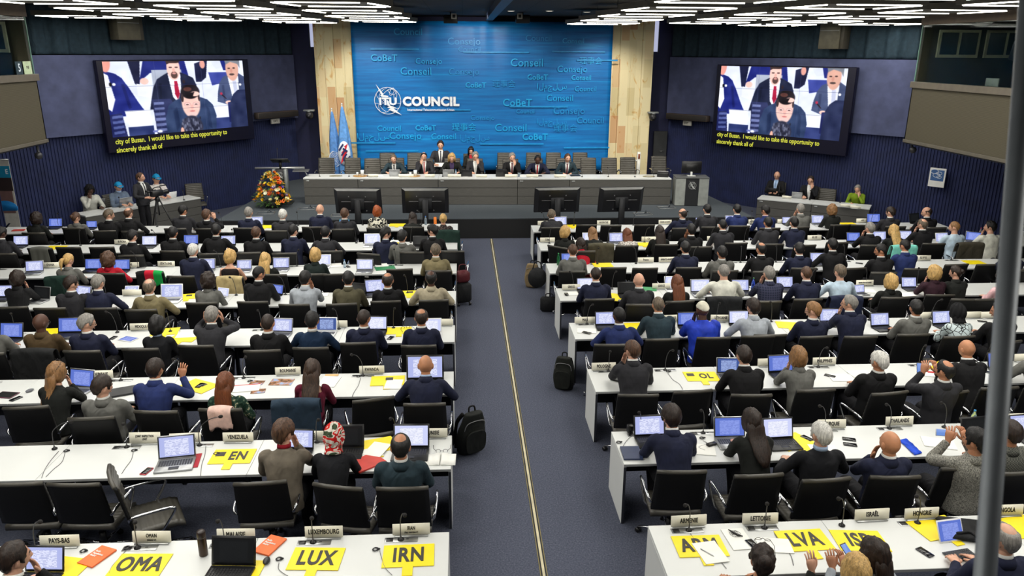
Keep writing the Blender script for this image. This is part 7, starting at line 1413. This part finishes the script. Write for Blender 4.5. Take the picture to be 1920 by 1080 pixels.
# yellow voting paddles
for px, py, s, rz, lab in [(262, 1060, 'OMA', -3, 'yellow voting paddle with letters OMA before the OMAN nameplate'), (593, 1048, 'LUX', -4, 'yellow voting paddle with letters LUX before the LUXEMBOURG nameplate'), (766, 1042, 'IRN', 1, 'yellow voting paddle with letters IRN before the IRAN nameplate'), (110, 1066, '', -12, 'yellow voting paddle half under the laptop at the PAYS-BAS place'), (440, 1072, '', -6, 'yellow voting paddle under the black laptop at the MALAISIE place'),
    (1312, 1024, 'ARM', 0, 'yellow voting paddle with letters ARM before the ARMENIE nameplate'), (1508, 1013, 'LVA', 2, 'yellow voting paddle with letters LVA before the LETTONIE nameplate'), (1612, 1014, 'ISR', -5, 'yellow voting paddle with letters ISR before the ISRA\u00cbL nameplate'), (1758, 990, '', 12, 'yellow voting paddle under the black bag at the HONGRIE place'), (1915, 988, '', 10, 'yellow voting paddle at the right edge by the ANGOLA nameplate'),
    (436, 856, 'EN', 0, 'yellow voting paddle with letters VEN below the VENEZUELA nameplate'), (702, 836, '', 18, 'yellow voting paddle under papers beside the headscarf person'), (372, 724, '', -30, 'yellow voting paddle under a dark phone, left sixth row'), (727, 714, '', 2, 'yellow voting paddle with a dark square before the RWANDA nameplate'), (748, 620, '', 4, 'yellow voting paddle with glasses on it, left fifth row'), (345, 634, '', -8, 'yellow voting paddle left of the charcoal suit person, left fifth row'), (310, 622, '', 10, 'yellow voting paddle behind the black bob person'), (100, 622, '', 5, 'yellow voting paddle behind the bald brown jacket person'), (352, 556, '', 10, 'yellow voting paddle right of the white laptop, left fourth row'), (767, 550, '', 3, 'yellow voting paddle with dark square, left fourth row near the aisle'), (105, 464, '', 0, 'yellow voting paddle beyond the grey scarf chair, left second row'), (735, 456, '', 6, 'yellow voting paddle by the grey jacket person, left second row'), (500, 425, '', -6, 'yellow voting paddle left of the white-haired person, left first row'), (745, 422, '', 0, 'yellow voting paddle right of the floral top person, left first row'),
    (1504, 832, '', -62, 'yellow voting paddle under the black laptop of the right seventh row'), (1852, 798, '', 5, 'yellow voting paddle behind the dark laptop near the steel post'), (1315, 706, 'OL', -2, 'yellow voting paddle with letters OL in the right sixth row'), (1772, 690, '', 40, 'yellow voting paddle beside the bald person in the right sixth row'), (1480, 610, '', -12, 'yellow voting paddle left of the light-brown haired person, right fifth row'), (1184, 612, '', 0, 'yellow voting paddle behind the blue suit person, right fifth row'), (1158, 556, '', -20, 'yellow voting paddle right of cropped dark hair person, right fourth row'), (1130, 497, '', 2, 'yellow voting paddle right of the grey jacket person, right third row'), (1826, 492, '', -2, 'yellow voting paddle before the empty chairs of right third row'), (1072, 424, '', 0, 'yellow voting paddle right of the greying person, right first row'), (1205, 458, '', 0, 'yellow voting paddle left of the long dark haired person, right second row'), (1590, 420, '', 0, 'yellow voting paddle right of the curly haired person, right first row')]:
    if s == 'VEN' : pass
    far = py < 700; o = paddle(px, py, s, rz, lab, w=.45 if not far else .40, l=.31, handle=True, th={'EN': .24, 'OL': .22}.get(s, .27))
    if s in ('',) and px in (372, 727, 767, 436, 1315, 352) or s in ('EN', 'OL'):
        m = MB(); m.add(rbox((-.14 if s else .02, .05, .0065), (.10, .09, .003), .001), smooth=False); obj('dark_square', m, plain('dark grey ink', (52, 50, 46), .6), o)
# papers
PAP = [('L7', 690, 850, .30, .21, 20, 'white paper sheets beside the headscarf person'), ('L7', 707, 842, .21, .30, -20, 'white paper sheet held by the slate suit person'), ('L6', 617, 715, .24, .34, -8, 'white paper sheets right of the burgundy top person'), ('L6', 738, 720, .22, .30, -4, 'white paper under the arm of the bald navy suit person'), ('L6', 462, 727, .34, .22, 8, 'white paper with red edge right of the auburn haired person'), ('L5', 350, 628, .30, .21, 5, 'white paper left of the charcoal suit person, left fifth row'), ('L3', 630, 497, .22, .3, 10, 'white paper left of the silver laptop, left third row'), ('L3', 150, 507, .3, .2, 0, 'white paper behind the blond ponytail person'), ('R8', 1332, 1035, .22, .30, 8, 'white notepad lying on the yellow ARM paddle'), ('R8', 1384, 1010, .21, .31, 3, 'white printed sheet with round emblem between ARMENIE and LETTONIE nameplates'), ('R8', 1452, 1022, .30, .21, -8, 'white paper beside the curly bun person'), ('R7', 1760, 830, .34, .24, -20, 'white paper before the grey tweed jacket person'), ('R7', 1545, 842, .30, .21, -5, 'white paper before the white-haired person, right seventh row'), ('R7', 1312, 842, .34, .24, -12, 'white paper left of the long dark haired person, right seventh row'), ('R6', 1578, 708, .32, .24, -6, 'white paper left of the white-haired person, right sixth row'), ('R6', 1612, 700, .3, .21, 5, 'white paper under the hand of the white-haired person, right sixth row'), ('R6', 1742, 700, .3, .21, -15, 'red and white paper before the charcoal suit person, right sixth row'), ('R5', 1100, 620, .30, .21, -8, 'white paper with a phone on it at the MALI place'), ('R4', 1625, 545, .30, .21, -12, 'white paper before the Russian nameplate'), ('R4', 1700, 552, .28, .2, 8, 'white paper right of the blond bob person, right fourth row'), ('R4', 1870, 560, .3, .2, -5, 'white paper before the pink top person'), ('R4', 1080, 550, .30, .2, 0, 'white paper before the GRECE nameplate'), ('R2', 1080, 452, .25, .2, 10, 'white paper before the blond bob person, right second row'), ('L2', 742, 452, .25, .2, -10, 'white paper between the navy and grey suits, left second row'), ('L4', 600, 552, .3, .2, 4, 'white paper right of the pale grey jacket person'), ('L3', 715, 497, .26, .22, 15, 'white papers on the green folder, left third row'), ('L1', 40, 430, .3, .2, 0, 'white paper at the far left of the first row')]
for rk, px, py, w, l, rz, lab in PAP:
    th = .004; o = flat('paper_sheet', px, py, w, l, rz, M_paper(), lab, 'paper', th, .7475 if px in (1332,) else .7482 if px == 690 else .7545 if px == 707 else .757 if px == 715 else .742)
    if px == 1384: emblem(o, (0, .07, .010), .05, M_ink(), None); o.children[0].rotation_euler = (-PI / 2, 0, 0)
    if px == 462: m = MB(); m.add(rbox((0, .095, .0075), (w, .02, .003), .001), smooth=False); obj('red_stripe', m, plain('red print', (190, 40, 40), .6), o)
    if px == 1742: m = MB(); m.add(rbox((.05, .05, .0075), (.12, .06, .003), .001), smooth=False); obj('red_print', m, plain('red print', (190, 40, 40), .6), o)
flat('photo_print', 528, 716, .30, .21, -4, pat('photo print', lambda t: t.base(t.ramp(t.noise(t.coord(), 9, 4), [(.40, lin((96, 70, 52))), (.52, lin((178, 130, 96))), (.62, lin((150, 170, 206)))]))), 'large colour photo print before the left ROUMANIE nameplate', 'photo', .003)
for px, py, rz, lab in ((482, 717, -6, 'small colour photo print, upper of two beside auburn haired person'), (484, 733, 6, 'small colour photo print, lower of two beside auburn haired person')): flat('photo_print', px, py, .18, .13, rz, MATS['photo print'], lab, 'photo', .003)
flat('sticky_note', 622, 703, .18, .06, 0, plain('buff card', (220, 180, 120), .6), 'buff card above papers right of the burgundy top person', 'card', .003)
P = atz(1326, 1036, .756); o = obj('pen', MB().add(tube([(-.07, 0, 0), (.06, 0, 0), (.072, 0, 0)], [.005, .005, .002], 8)), M_alu(), None, (P[0], P[1], .757), (0, 0, -.9)); tag(o, 'silver pen lying on the white notepad on the ARM paddle', 'pen')
# orange booklets
for px, py, lab in ((182, 1042, 'orange booklet between the PAYS-BAS and OMAN places'), (506, 1021, 'orange booklet right of the large black laptop')):
    o = flat('booklet', px, py, .17, .26, -24, plain('orange cover', (238, 106, 40), .5), lab, 'booklet', .012)
    for k, s in enumerate(('Radio', 'Regulations', 'Board')): text(s, .030, M_paper(), o, (-.066, .05 - k * .030, .0170), (0, 0, 0), .015, .8, 1, 'lettering', 'LEFT')
# phones
dkred = plain('red case', (178, 52, 62), .5)
for px, py, rz, lab, c in [(275, 884, -14, 'red phone on the table edge beside the silver laptop with red sleeve', (182, 54, 66)), (30, 748, -28, 'dark phone at the far left of the left sixth row', (30, 30, 34)), (375, 723, -14, 'dark phone lying on the yellow paddle, left sixth row', (22, 22, 24)), (732, 634, -20, 'black phone beside the yellow paddle with glasses, left fifth row', (24, 24, 26)), (212, 634, -10, 'dark phone before the navy suit person with glasses', (24, 24, 26)), (684, 455, 0, 'dark phone left of the large white laptop, left second row', (24, 24, 26)), (1411, 1021, 14, 'grey phone beside the curly bun person', (62, 66, 76)), (1734, 1036, 22, 'dark phone left of the white tablet with keyboard', (28, 30, 40)), (1513, 822, 30, 'black phone left of the white-haired person, right seventh row', (24, 22, 24)), (1592, 824, 70, 'black phone with glare right of the white-haired person', (24, 24, 26)), (1594, 834, 72, 'second black phone just below the one with glare', (24, 24, 26)), (1556, 705, 50, 'black phone below the PHILIPPINES nameplate', (22, 22, 22)), (1062, 552, 0, 'black phone at the GRECE place', (22, 22, 22)), (1611, 494, 60, 'dark phone right of the black suit person, right third row', (24, 24, 26)), (1100, 624, 55, 'pair of grey phones at the MALI place', (90, 88, 82)), (1842, 603, 70, 'dark phone at the right end of the fifth row', (22, 22, 24)), (1852, 698, 55, 'dark green pen case at the right of the sixth row', (26, 44, 34)), (652, 500, 30, 'dark phone left of the silver laptop, left third row', (30, 30, 30))]: phone(px, py, rz, lab, c, tz=.7475 if px in (375,) else .7482 if px in (1100, 1411, 1062) else .742)
o = phone(1588, 1034, 25, 'phone with lit blue screen held up over the ISR paddle', (40, 40, 46), tz=.86, scr=emis('phone light', (120, 160, 240), SCR * .8)); o.rotation_euler = (rad(35), 0, rad(25))
P = atz(1767, 811, 1.02); o = phone(1767, 811, 0, 'pale phone with blue picture held up by the grey tweed jacket person', (200, 202, 206), tz=1.02, scr=emis('phone light', (120, 160, 240), SCR * .8)); o.rotation_euler = (rad(70), rad(90) * 0, rad(-20)); o.rotation_euler = (rad(62), 0, rad(-12)); o.scale = (2.0, .55, 1)
o = phone(1724, 690, 0, 'dark phone with blue screen held by the charcoal suit person, right sixth row', (30, 30, 36), tz=1.0, scr=emis('phone light', (120, 160, 240), SCR * .8)); o.rotation_euler = (rad(58), 0, rad(-15))
o = phone(15, 423, 20, 'dark phone held up at the far left edge', (40, 60, 80), tz=.92); o.rotation_euler = (rad(40), 0, rad(-30))
# tablets
def tablet(px, py, rz, lab, disp='blue', frame=(225, 226, 228), tilt=0, w=.25, l=.18):
    P = atz(px, py, .742); o = obj('tablet', MB().add(rbox((0, 0, .004), (w, l, .008), .003)), plain('tablet %d' % frame[0], frame, .4), None, (P[0], P[1], .742 + (math.sin(rad(tilt)) * l / 2)), (rad(tilt), 0, rad(rz))); me = bpy.data.meshes.new('display'); me.from_pydata([(-w * .46, -l * .43, 0), (w * .46, -l * .43, 0), (w * .46, l * .43, 0), (-w * .46, l * .43, 0)], [], [(0, 1, 2, 3)]); me.update(); me['ok'] = 1; obj('display', me, screen_mat(disp), o, (0, 0, .0086)); tag(o, lab, 'tablet'); return o
tablet(241, 636, -22, 'white tablet with blue page lying right of the navy suit person with glasses', 'blue'); tablet(248, 552, 0, 'white tablet standing before a blank nameplate, left fourth row', 'doc', tilt=55); tablet(12, 741, -10, 'dark tablet with red rim at the left edge of the sixth row', 'dark', (90, 40, 60)); 
tablet(646, 424, 0, 'turquoise tablet held up by the charcoal suit person, left first row', 'desk', (20, 150, 190), 60)
o = tablet(1778, 1010, 8, 'white tablet propped on a grey keyboard cover before the HONGRIE place', 'blue', (228, 228, 230), 62, .26, .20)
P = atz(1801, 1042, .742); m = MB(); m.add(rbox((0, 0, .006), (.27, .14, .010), .003))
for j in range(4):
    for i in range(11): m.add(rbox((-.115 + .023 * i, .045 - .028 * j, .0118), (.019, .022, .003), .001))
o = obj('tablet_keyboard', m, plain('grey keys', (52, 54, 58), .5), None, (P[0], P[1], .742), (0, 0, rad(10))); tag(o, 'dark grey folding keyboard lying before the white tablet', 'keyboard')
# closed laptop, red sleeve, folder, notebooks
flat('closed_laptop', 226, 733, .36, .25, 24, plain('black laptop shell', (26, 27, 30), .4), 'closed black laptop right of the grey jacket person, left sixth row', 'laptop', .022)
P = atz(335, 868, .742); flat('laptop_sleeve', 338, 866, .40, .30, 9, plain('red sleeve', (160, 24, 40), .7), 'red laptop sleeve under the open silver laptop', 'sleeve', .004)
flat('folder', 1172, 706, .30, .34, -32, M_blk(), 'black leather folder left of the glasses person, right sixth row', 'folder', .018); flat('notebook', 1184, 848, .21, .28, -2, plain('navy notebook', (40, 52, 84), .5), 'dark blue notebook before the navy suit person, right seventh row', 'notebook', .018)
flat('folder', 722, 502, .40, .26, 14, plain('green folder', (34, 124, 76), .6), 'green folder under white papers, left third row', 'folder', .012); flat('booklet', 1218, 541, .26, .20, -14, plain('green cover', (60, 150, 92), .5), 'green booklet right of the bald person, right fourth row', 'booklet', .012)
flat('folder', 687, 866, .26, .34, -50, plain('red folder', (196, 60, 50), .6), 'red folder under papers beside the slate suit person', 'folder', .014); flat('folder', 35, 431, .28, .16, 10, plain('red folder', (196, 60, 50), .6), 'red folder left of the curly haired person, left first row', 'folder', .01)
P = atz(826, 862, .742); r = empty('open_book', (P[0], P[1], .742), rad(-2))
for s in (-1, 1):
    rows = [[(s * (.006 + .16 * k / 8), y, .004 + .014 * math.sin(PI * min(1, (k + 1) / 5)) * (1 if k < 6 else .8)) for y in (-.12, .12)] + [(s * (.006 + .16 * k / 8), y, .0) for y in (.12, -.12)] for k in range(9)]; obj('page_block', MB().add(loft(rows)), M_paper(), r)
tag(r, 'open notebook with blank pages at the aisle end of the left seventh row', 'book'); g = obj('eyeglasses', glasses_mesh(), plain('thin frame', (60, 60, 64), .4, .5), None, tuple(atz(829, 836, .752)), (0, 0, PI)); tag(g, 'folded-open eyeglasses above the open notebook', 'glasses'); g.scale = (1.2, 1.2, 1.2)
g = obj('eyeglasses', glasses_mesh(), plain('black plastic', (18, 18, 20), .35), None, tuple(atz(765, 618, .765)), (0, 0, .4)); tag(g, 'black eyeglasses lying on the yellow paddle, left fifth row', 'glasses'); g.scale = (1.3, 1.3, 1.3)
# blue lanyard cloth
m = MB(); P = [atz(x, y, .75) for x, y in ((1692, 824), (1704, 834), (1714, 844), (1722, 851))]; rows = [[tuple(p + np.array([s * .055, s * .02, .004 * math.sin(k * 2)])) for s in (-1, 0, 1)] for k, p in enumerate(catmull(P, 4))]; V = [p for r_ in rows for p in r_]; m.add((V, [(k * 3 + i, k * 3 + i + 1, (k + 1) * 3 + i + 1, (k + 1) * 3 + i) for k in range(len(rows) - 1) for i in range(2)])); o = obj('blue_ribbon', m, fabric('bright blue', (20, 70, 200), .6), fix=False); o.modifiers.new('t', 'SOLIDIFY').thickness = .004; tag(o, 'bright blue ribbon right of the bald person, right seventh row', 'ribbon')
# mouse, thermos, bottles, glass
P = atz(500, 1054, .742); m = MB(); m.add(sphere((0, 0, .016), (.030, .052, .017), 18, 10)); o = obj('computer_mouse', m, M_blk(), None, (P[0], P[1], .742)); m = MB(); m.add(rbox((0, .028, .032), (.006, .018, .005), .002)); obj('wheel', m, plain('grey screws', (120, 120, 122), .4), o); tag(o, 'black computer mouse right of the large black laptop', 'mouse')
P = atz(56, 734, .742); o = obj('computer_mouse', MB().add(sphere((0, 0, .016), (.030, .055, .018), 16, 10)), plain('grey mouse', (96, 98, 104), .4), None, (P[0], P[1], .742), (0, 0, -.5)); tag(o, 'grey computer mouse left of the long haired person, left sixth row', 'mouse')
P = atz(382, 1040, .742); r = obj('thermos', MB().add(lathe([(.036, 0), (.038, .006), (.038, .175), (.036, .18)], 22)), plain('brown steel', (70, 58, 50), .3, .7), None, (P[0], P[1], .742)); obj('lid', MB().add(lathe([(.037, .18), (.038, .19), (.037, .235), (.030, .245)], 22)), plain('dark brown lid', (48, 38, 34), .35), r); tag(r, 'brown steel thermos flask between OMAN and MALAISIE places', 'thermos')
bottle(798, 414, 'clear water bottle left of the blond bun person, left first row'); bottle(1047, 487, 'green bottle left of the grey jacket person, right third row', (40, 150, 80), (60, 160, 90), .26); bottle(1838, 438, 'bottle with pink cap between the two shirted people, right second row', (220, 210, 214), (196, 60, 90), .26); bottle(1825, 786, 'water bottle with blue cap behind the dark laptop, right seventh row', (190, 220, 235), (60, 150, 210), .22); bottle(1412, 534, 'blue bottle held by the plaid suit person', (60, 90, 190), (60, 140, 90), .24, tz=.86); bottle(646, 495, 'small clear bottle right of the drinking glass, left third row', h=.17, r=.026); bottle(1789, 527, 'pale blue cup behind the dark bun person', (140, 190, 210), (140, 190, 210), .14)
P = atz(627, 492, .742); o = obj('tumbler', MB().add(lathe([(.030, 0), (.038, .10), (.034, .10), (.027, .008)], 18)), MATS['bottle %s' % ((200, 220, 235),)], None, (P[0], P[1], .742)); tag(o, 'drinking glass right of the dark green jacket person', 'tumbler')
o = obj('carton', MB().add(rbox((0, 0, .09), (.07, .05, .18), .004)), plain('orange carton', (240, 130, 40), .5), None, tuple(atz(816, 420, .742)), (0, 0, .2)); tag(o, 'orange and yellow carton beside the blond bun person', 'carton')
# black bag on the right front table
P = atz(1808, 998, .742); m = MB(); m.add(rbox((0, 0, .03), (.42, .34, .06), .03)); r = obj('document_bag', m, fabric('black nylon', (24, 25, 27), .7), None, (P[0], P[1], .742), (0, 0, rad(-14))); m = MB(); m.add(tube(catmull([(-.18, .05, .06), (-.22, -.08, .02), (-.10, -.13, .07), (.0, -.10, .07), (.06, -.16, .065), (.16, -.10, .07)], 6), .012, 8)); obj('strap', m, fabric('black nylon', (24, 25, 27), .7), r); tag(r, 'black document bag behind the white tablet, right eighth row', 'bag')
# power brick, cables, earpieces
P = atz(1181, 810, .742); r = obj('power_adapter', MB().add(rbox((0, 0, .045), (.07, .07, .09), .006)), M_blk(), None, (P[0], P[1], .742)); tag(r, 'black power adapter block at the aisle end of the right seventh row', 'adapter'); P = atz(1334, 834, .75); r = obj('power_adapter', MB().add(rbox((0, 0, .016), (.12, .055, .032), .006)), M_blk(), None, (P[0], P[1], .742), (0, 0, .4)); tag(r, 'flat black power adapter left of the long dark haired person', 'adapter')
for px, py, lab in ((156, 1034, 'coiled earpiece right of the PAYS-BAS nameplate'), (238, 1028, 'coiled earpiece left of the OMAN socket panel'), (704, 1031, 'earpiece left of the yellow IRN paddle'), (523, 1049, 'earpiece left of the yellow LUX paddle'), (124, 846, 'earpiece at the empty place in the left seventh row'), (251, 845, 'earpiece below the JOINT INSPECTION UNIT nameplate'), (672, 706, 'earpiece left of the RWANDA nameplate'), (1316, 822, 'black earpiece left of the long dark haired person, right seventh row'), (1160, 830, 'tangled cable by the aisle end of the right seventh row'), (405, 851, 'earpiece left of the yellow VEN paddle'), (1253, 697, 'earpiece right of the glasses person, right sixth row'), (1760, 690, 'earpiece left of the bald person, right sixth row'), (468, 740 - 25, 'earpiece near the photo prints, left sixth row')): earpiece(px, py, lab)
G_ = (96, 96, 98)
for pts, lab in ([(238, 1030), (225, 1045), (210, 1062), (205, 1075)], 'thin cable running from the OMAN socket panel'), ([(712, 1033), (716, 1048), (722, 1064), (735, 1078)], 'thin cable left of the IRN paddle'), ([(523, 1055), (522, 1066), (530, 1074), (540, 1080)], 'thin cable left of the LUX paddle'), ([(110, 846), (96, 862), (84, 880), (78, 896)], 'thin left cable of the empty place, left seventh row'), ([(122, 848), (116, 866), (100, 880), (86, 894)], 'thin right cable of the empty place, left seventh row'), ([(250, 846), (246, 862), (236, 876), (228, 888)], 'thin cable below the JOINT INSPECTION UNIT nameplate'), ([(386, 836), (384, 852), (378, 872), (376, 892)], 'thin cable right of the silver laptop, left seventh row'), ([(1294, 1000), (1310, 1020), (1340, 1040), (1362, 1066)], 'thin cable across the ARM paddle'), ([(1452, 1000), (1464, 1020), (1482, 1040), (1488, 1060)], 'thin cable left of the LVA paddle'), ([(676, 708), (672, 722), (664, 735), (660, 744)], 'thin cable below the RWANDA nameplate'), ([(1252, 699), (1262, 712), (1274, 720), (1280, 730)], 'thin cable right of the glasses person, right sixth row'), ([(1186, 815), (1172, 830), (1166, 845), (1170, 856)], 'black cable of the adapter block, right seventh row'), ([(1318, 826), (1326, 832), (1310, 838), (1322, 844)], 'black cable tangle left of the long dark haired person'): cable(pts, lab, G_)
# ------------------------------------------------------------------ bags on the floor
def backpack(P, rz, c, label, sc=1.0, lean=12, strapc=(20, 20, 20)):
    r = empty('backpack', (P[0], P[1], 0), rad(rz), 0); mt = fabric('bag %s' % (c,), c, .7); m = MB(); rows = []
    for k in range(13):
        q = k / 12; z = .01 + .54 * q; a = .17 * (1 - .28 * q ** 3) * (.86 + .14 * math.sin(PI * q)); b = (.115 - .05 * q ** 2) * (.8 + .3 * math.sin(PI * min(1, q * 1.4)))
        rows.append([(a * math.copysign(abs(math.cos(u)) ** .7, math.cos(u)) * (1 + .03 * math.sin(3 * u + k)), b * math.copysign(abs(math.sin(u)) ** .7, math.sin(u)) - math.tan(rad(lean)) * z, z) for u in np.linspace(0, 2 * PI, 29)[:-1]])
    m.add(loft(rows)); me = remesh(m.V, m.F, .015, 3); obj('bag_body', me, mt, r)
    m = MB(); rows = [[(.125 * (1 - .2 * q ** 3) * math.copysign(abs(math.cos(u)) ** .6, math.cos(u)), -.10 - .035 * (1 if s else .2) + .0 - math.tan(rad(lean)) * (.20 + .14 * math.sin(u)), .20 + .15 * math.copysign(abs(math.sin(u)) ** .6, math.sin(u))) for u in np.linspace(0, 2 * PI, 25)[:-1]] for s, q in ((0, 0), (1, 0), (1.001, .5))]; m.add(loft(rows)); obj('front_pocket', m, mt, r)
    m = MB()
    for s in (-1, 1): m.add(tube(catmull([(s * .08, .10 - math.tan(rad(lean)) * .5, .50), (s * .11, .15 - .06, .36), (s * .12, .12, .16), (s * .13, .08, .04)], 5), .014, 8, 1.8))
    m.add(tube(catmull([(-.04, .04 - math.tan(rad(lean)) * .54, .54), (-.03, .05 - math.tan(rad(lean)) * .56, .60), (.03, .05 - math.tan(rad(lean)) * .56, .60), (.04, .04 - math.tan(rad(lean)) * .54, .54)], 4), .010, 8)); obj('strap', m, fabric('bag strap', strapc, .8), r)
    m = MB(); m.add(tube(catmull([(-.13, -.05 - math.tan(rad(lean)) * .3, .30), (-.10, -.075 - math.tan(rad(lean)) * .46, .45), (.10, -.075 - math.tan(rad(lean)) * .46, .45), (.13, -.05 - math.tan(rad(lean)) * .3, .30)], 5), .005, 6)); obj('zip', m, plain('grey screws', (120, 120, 122), .4), r)
    r.scale = (sc, sc, sc); tag(r, label, 'backpack'); return r
P = atz(880, 846, 0); backpack(P, 28, (30, 32, 30), 'tall black backpack leaning at the aisle end of the left sixth row', 1.12)
P = atz(1057, 728, 0); backpack(P, -20, (28, 30, 26), 'black backpack on the aisle carpet beside the right fifth row', .98, 4)
P = atz(998, 538, 0); backpack(P, -15, (132, 114, 84), 'beige and black backpack on the aisle carpet beside the right third row', 1.0, 6)
P = atz(1008, 516, .52); o = obj('black_holdall', MB().add(sphere((0, 0, 0), (.20, .16, .22), 20, 12)), fabric('black nylon', (24, 25, 27), .7), None, (P[0], P[1] + .06, .45)); obj('strap', MB().add(tube(catmull([(-.10, 0, .18), (-.05, 0, .33), (.05, 0, .33), (.10, 0, .18)], 5), .012, 8)), fabric('bag strap', (20, 20, 20), .8), o); tag(o, 'black holdall resting on the beige backpack', 'bag')
P = atz(1030, 586, 0); r = obj('briefcase', MB().add(rbox((0, 0, .16), (.36, .14, .30), .04)), fabric('black nylon', (24, 25, 27), .7), None, (P[0] + .0, P[1] + .06, 0), (0, 0, -.15)); obj('handle', MB().add(tube(catmull([(-.07, 0, .31), (-.06, 0, .37), (.06, 0, .37), (.07, 0, .31)], 5), .009, 8)), fabric('bag strap', (20, 20, 20), .8), r); tag(r, 'black soft briefcase standing at the aisle end of the right fourth row', 'briefcase')
P = atz(870, 574, 0); r = empty('trolley_bag', (P[0] - .02, P[1] + .12, 0), .3); obj('bag_body', MB().add(rbox((0, 0, .26), (.34, .20, .42), .05)), fabric('black nylon', (24, 25, 27), .7), r)
for s in (-1, 1): obj('wheel', MB().add(tube([(s * .14, -.10, .035), (s * .10, -.10, .035)], .033, 12)), M_blk(), r)
tag(r, 'black wheeled bag standing at the aisle end of the left fourth row', 'bag'); o = obj('burgundy_bag', MB().add(rbox((0, 0, .12), (.30, .18, .26), .06)), fabric('burgundy leather', (84, 32, 38), .5), None, (P[0] - .02, P[1] + .13, .475), (0, 0, .3)); obj('handle', MB().add(tube(catmull([(-.08, 0, .24), (-.06, 0, .36), (.06, 0, .36), (.08, 0, .24)], 5), .010, 8)), fabric('burgundy leather', (84, 32, 38), .5), o); tag(o, 'burgundy handbag standing on the black wheeled bag', 'handbag')
# ------------------------------------------------------------------ light, camera
w = bpy.data.worlds.new('world'); SC.world = w; w.use_nodes = True; w.node_tree.nodes['Background'].inputs['Color'].default_value = lin((150, 160, 190)); w.node_tree.nodes['Background'].inputs['Strength'].default_value = .12
def spot(loc, aim, power, size, c=(1, .93, .82), blend=.7, r=.12):
    l = bpy.data.lights.new('stage spot', 'SPOT'); l.energy = power; l.spot_size = rad(size); l.spot_blend = blend; l.color = c; l.shadow_soft_size = r; o = bpy.data.objects.new('stage_spot', l); COL.objects.link(o); o.location = loc; o.rotation_euler = (Vector(aim) - Vector(loc)).to_track_quat('-Z', 'Y').to_euler()
for x in (-3.4, -.5, 2.0, 5.0): spot((x, 20.6, 5.9), (x, 24.6, 1.2), 520, 62)
spot((-3.0, 24.2, 5.95), (-3.2, 27.0, 2.6), 420, 80); spot((4.6, 24.2, 5.95), (4.8, 27.0, 2.6), 420, 80); spot((.6, 23.4, 5.95), (.7, 27.0, 3.4), 520, 95)
cam = bpy.data.cameras.new('camera'); co = bpy.data.objects.new('camera', cam); COL.objects.link(co); SC.camera = co
cam.sensor_width = 36; cam.lens = FPX * 36 / 1920; cam.clip_end = 100; cam.clip_start = .05
co.matrix_world = Matrix(((rt[0], up[0], -fw[0], CAM[0]), (rt[1], up[1], -fw[1], CAM[1]), (rt[2], up[2], -fw[2], CAM[2]), (0, 0, 0, 1)))
cam.dof.use_dof = True; cam.dof.focus_distance = 12; cam.dof.aperture_fstop = 4.0
SC.view_settings.view_transform = 'Standard'; SC.view_settings.look = 'None'; SC.view_settings.gamma = 1; SC.view_settings.use_curve_mapping = False; SC.view_settings.exposure = EXPO
for c_ in (CH1, CH0):
    if not c_.get('category'): 
        for ch in list(c_.children_recursive): bpy.data.objects.remove(ch)
        bpy.data.objects.remove(c_)
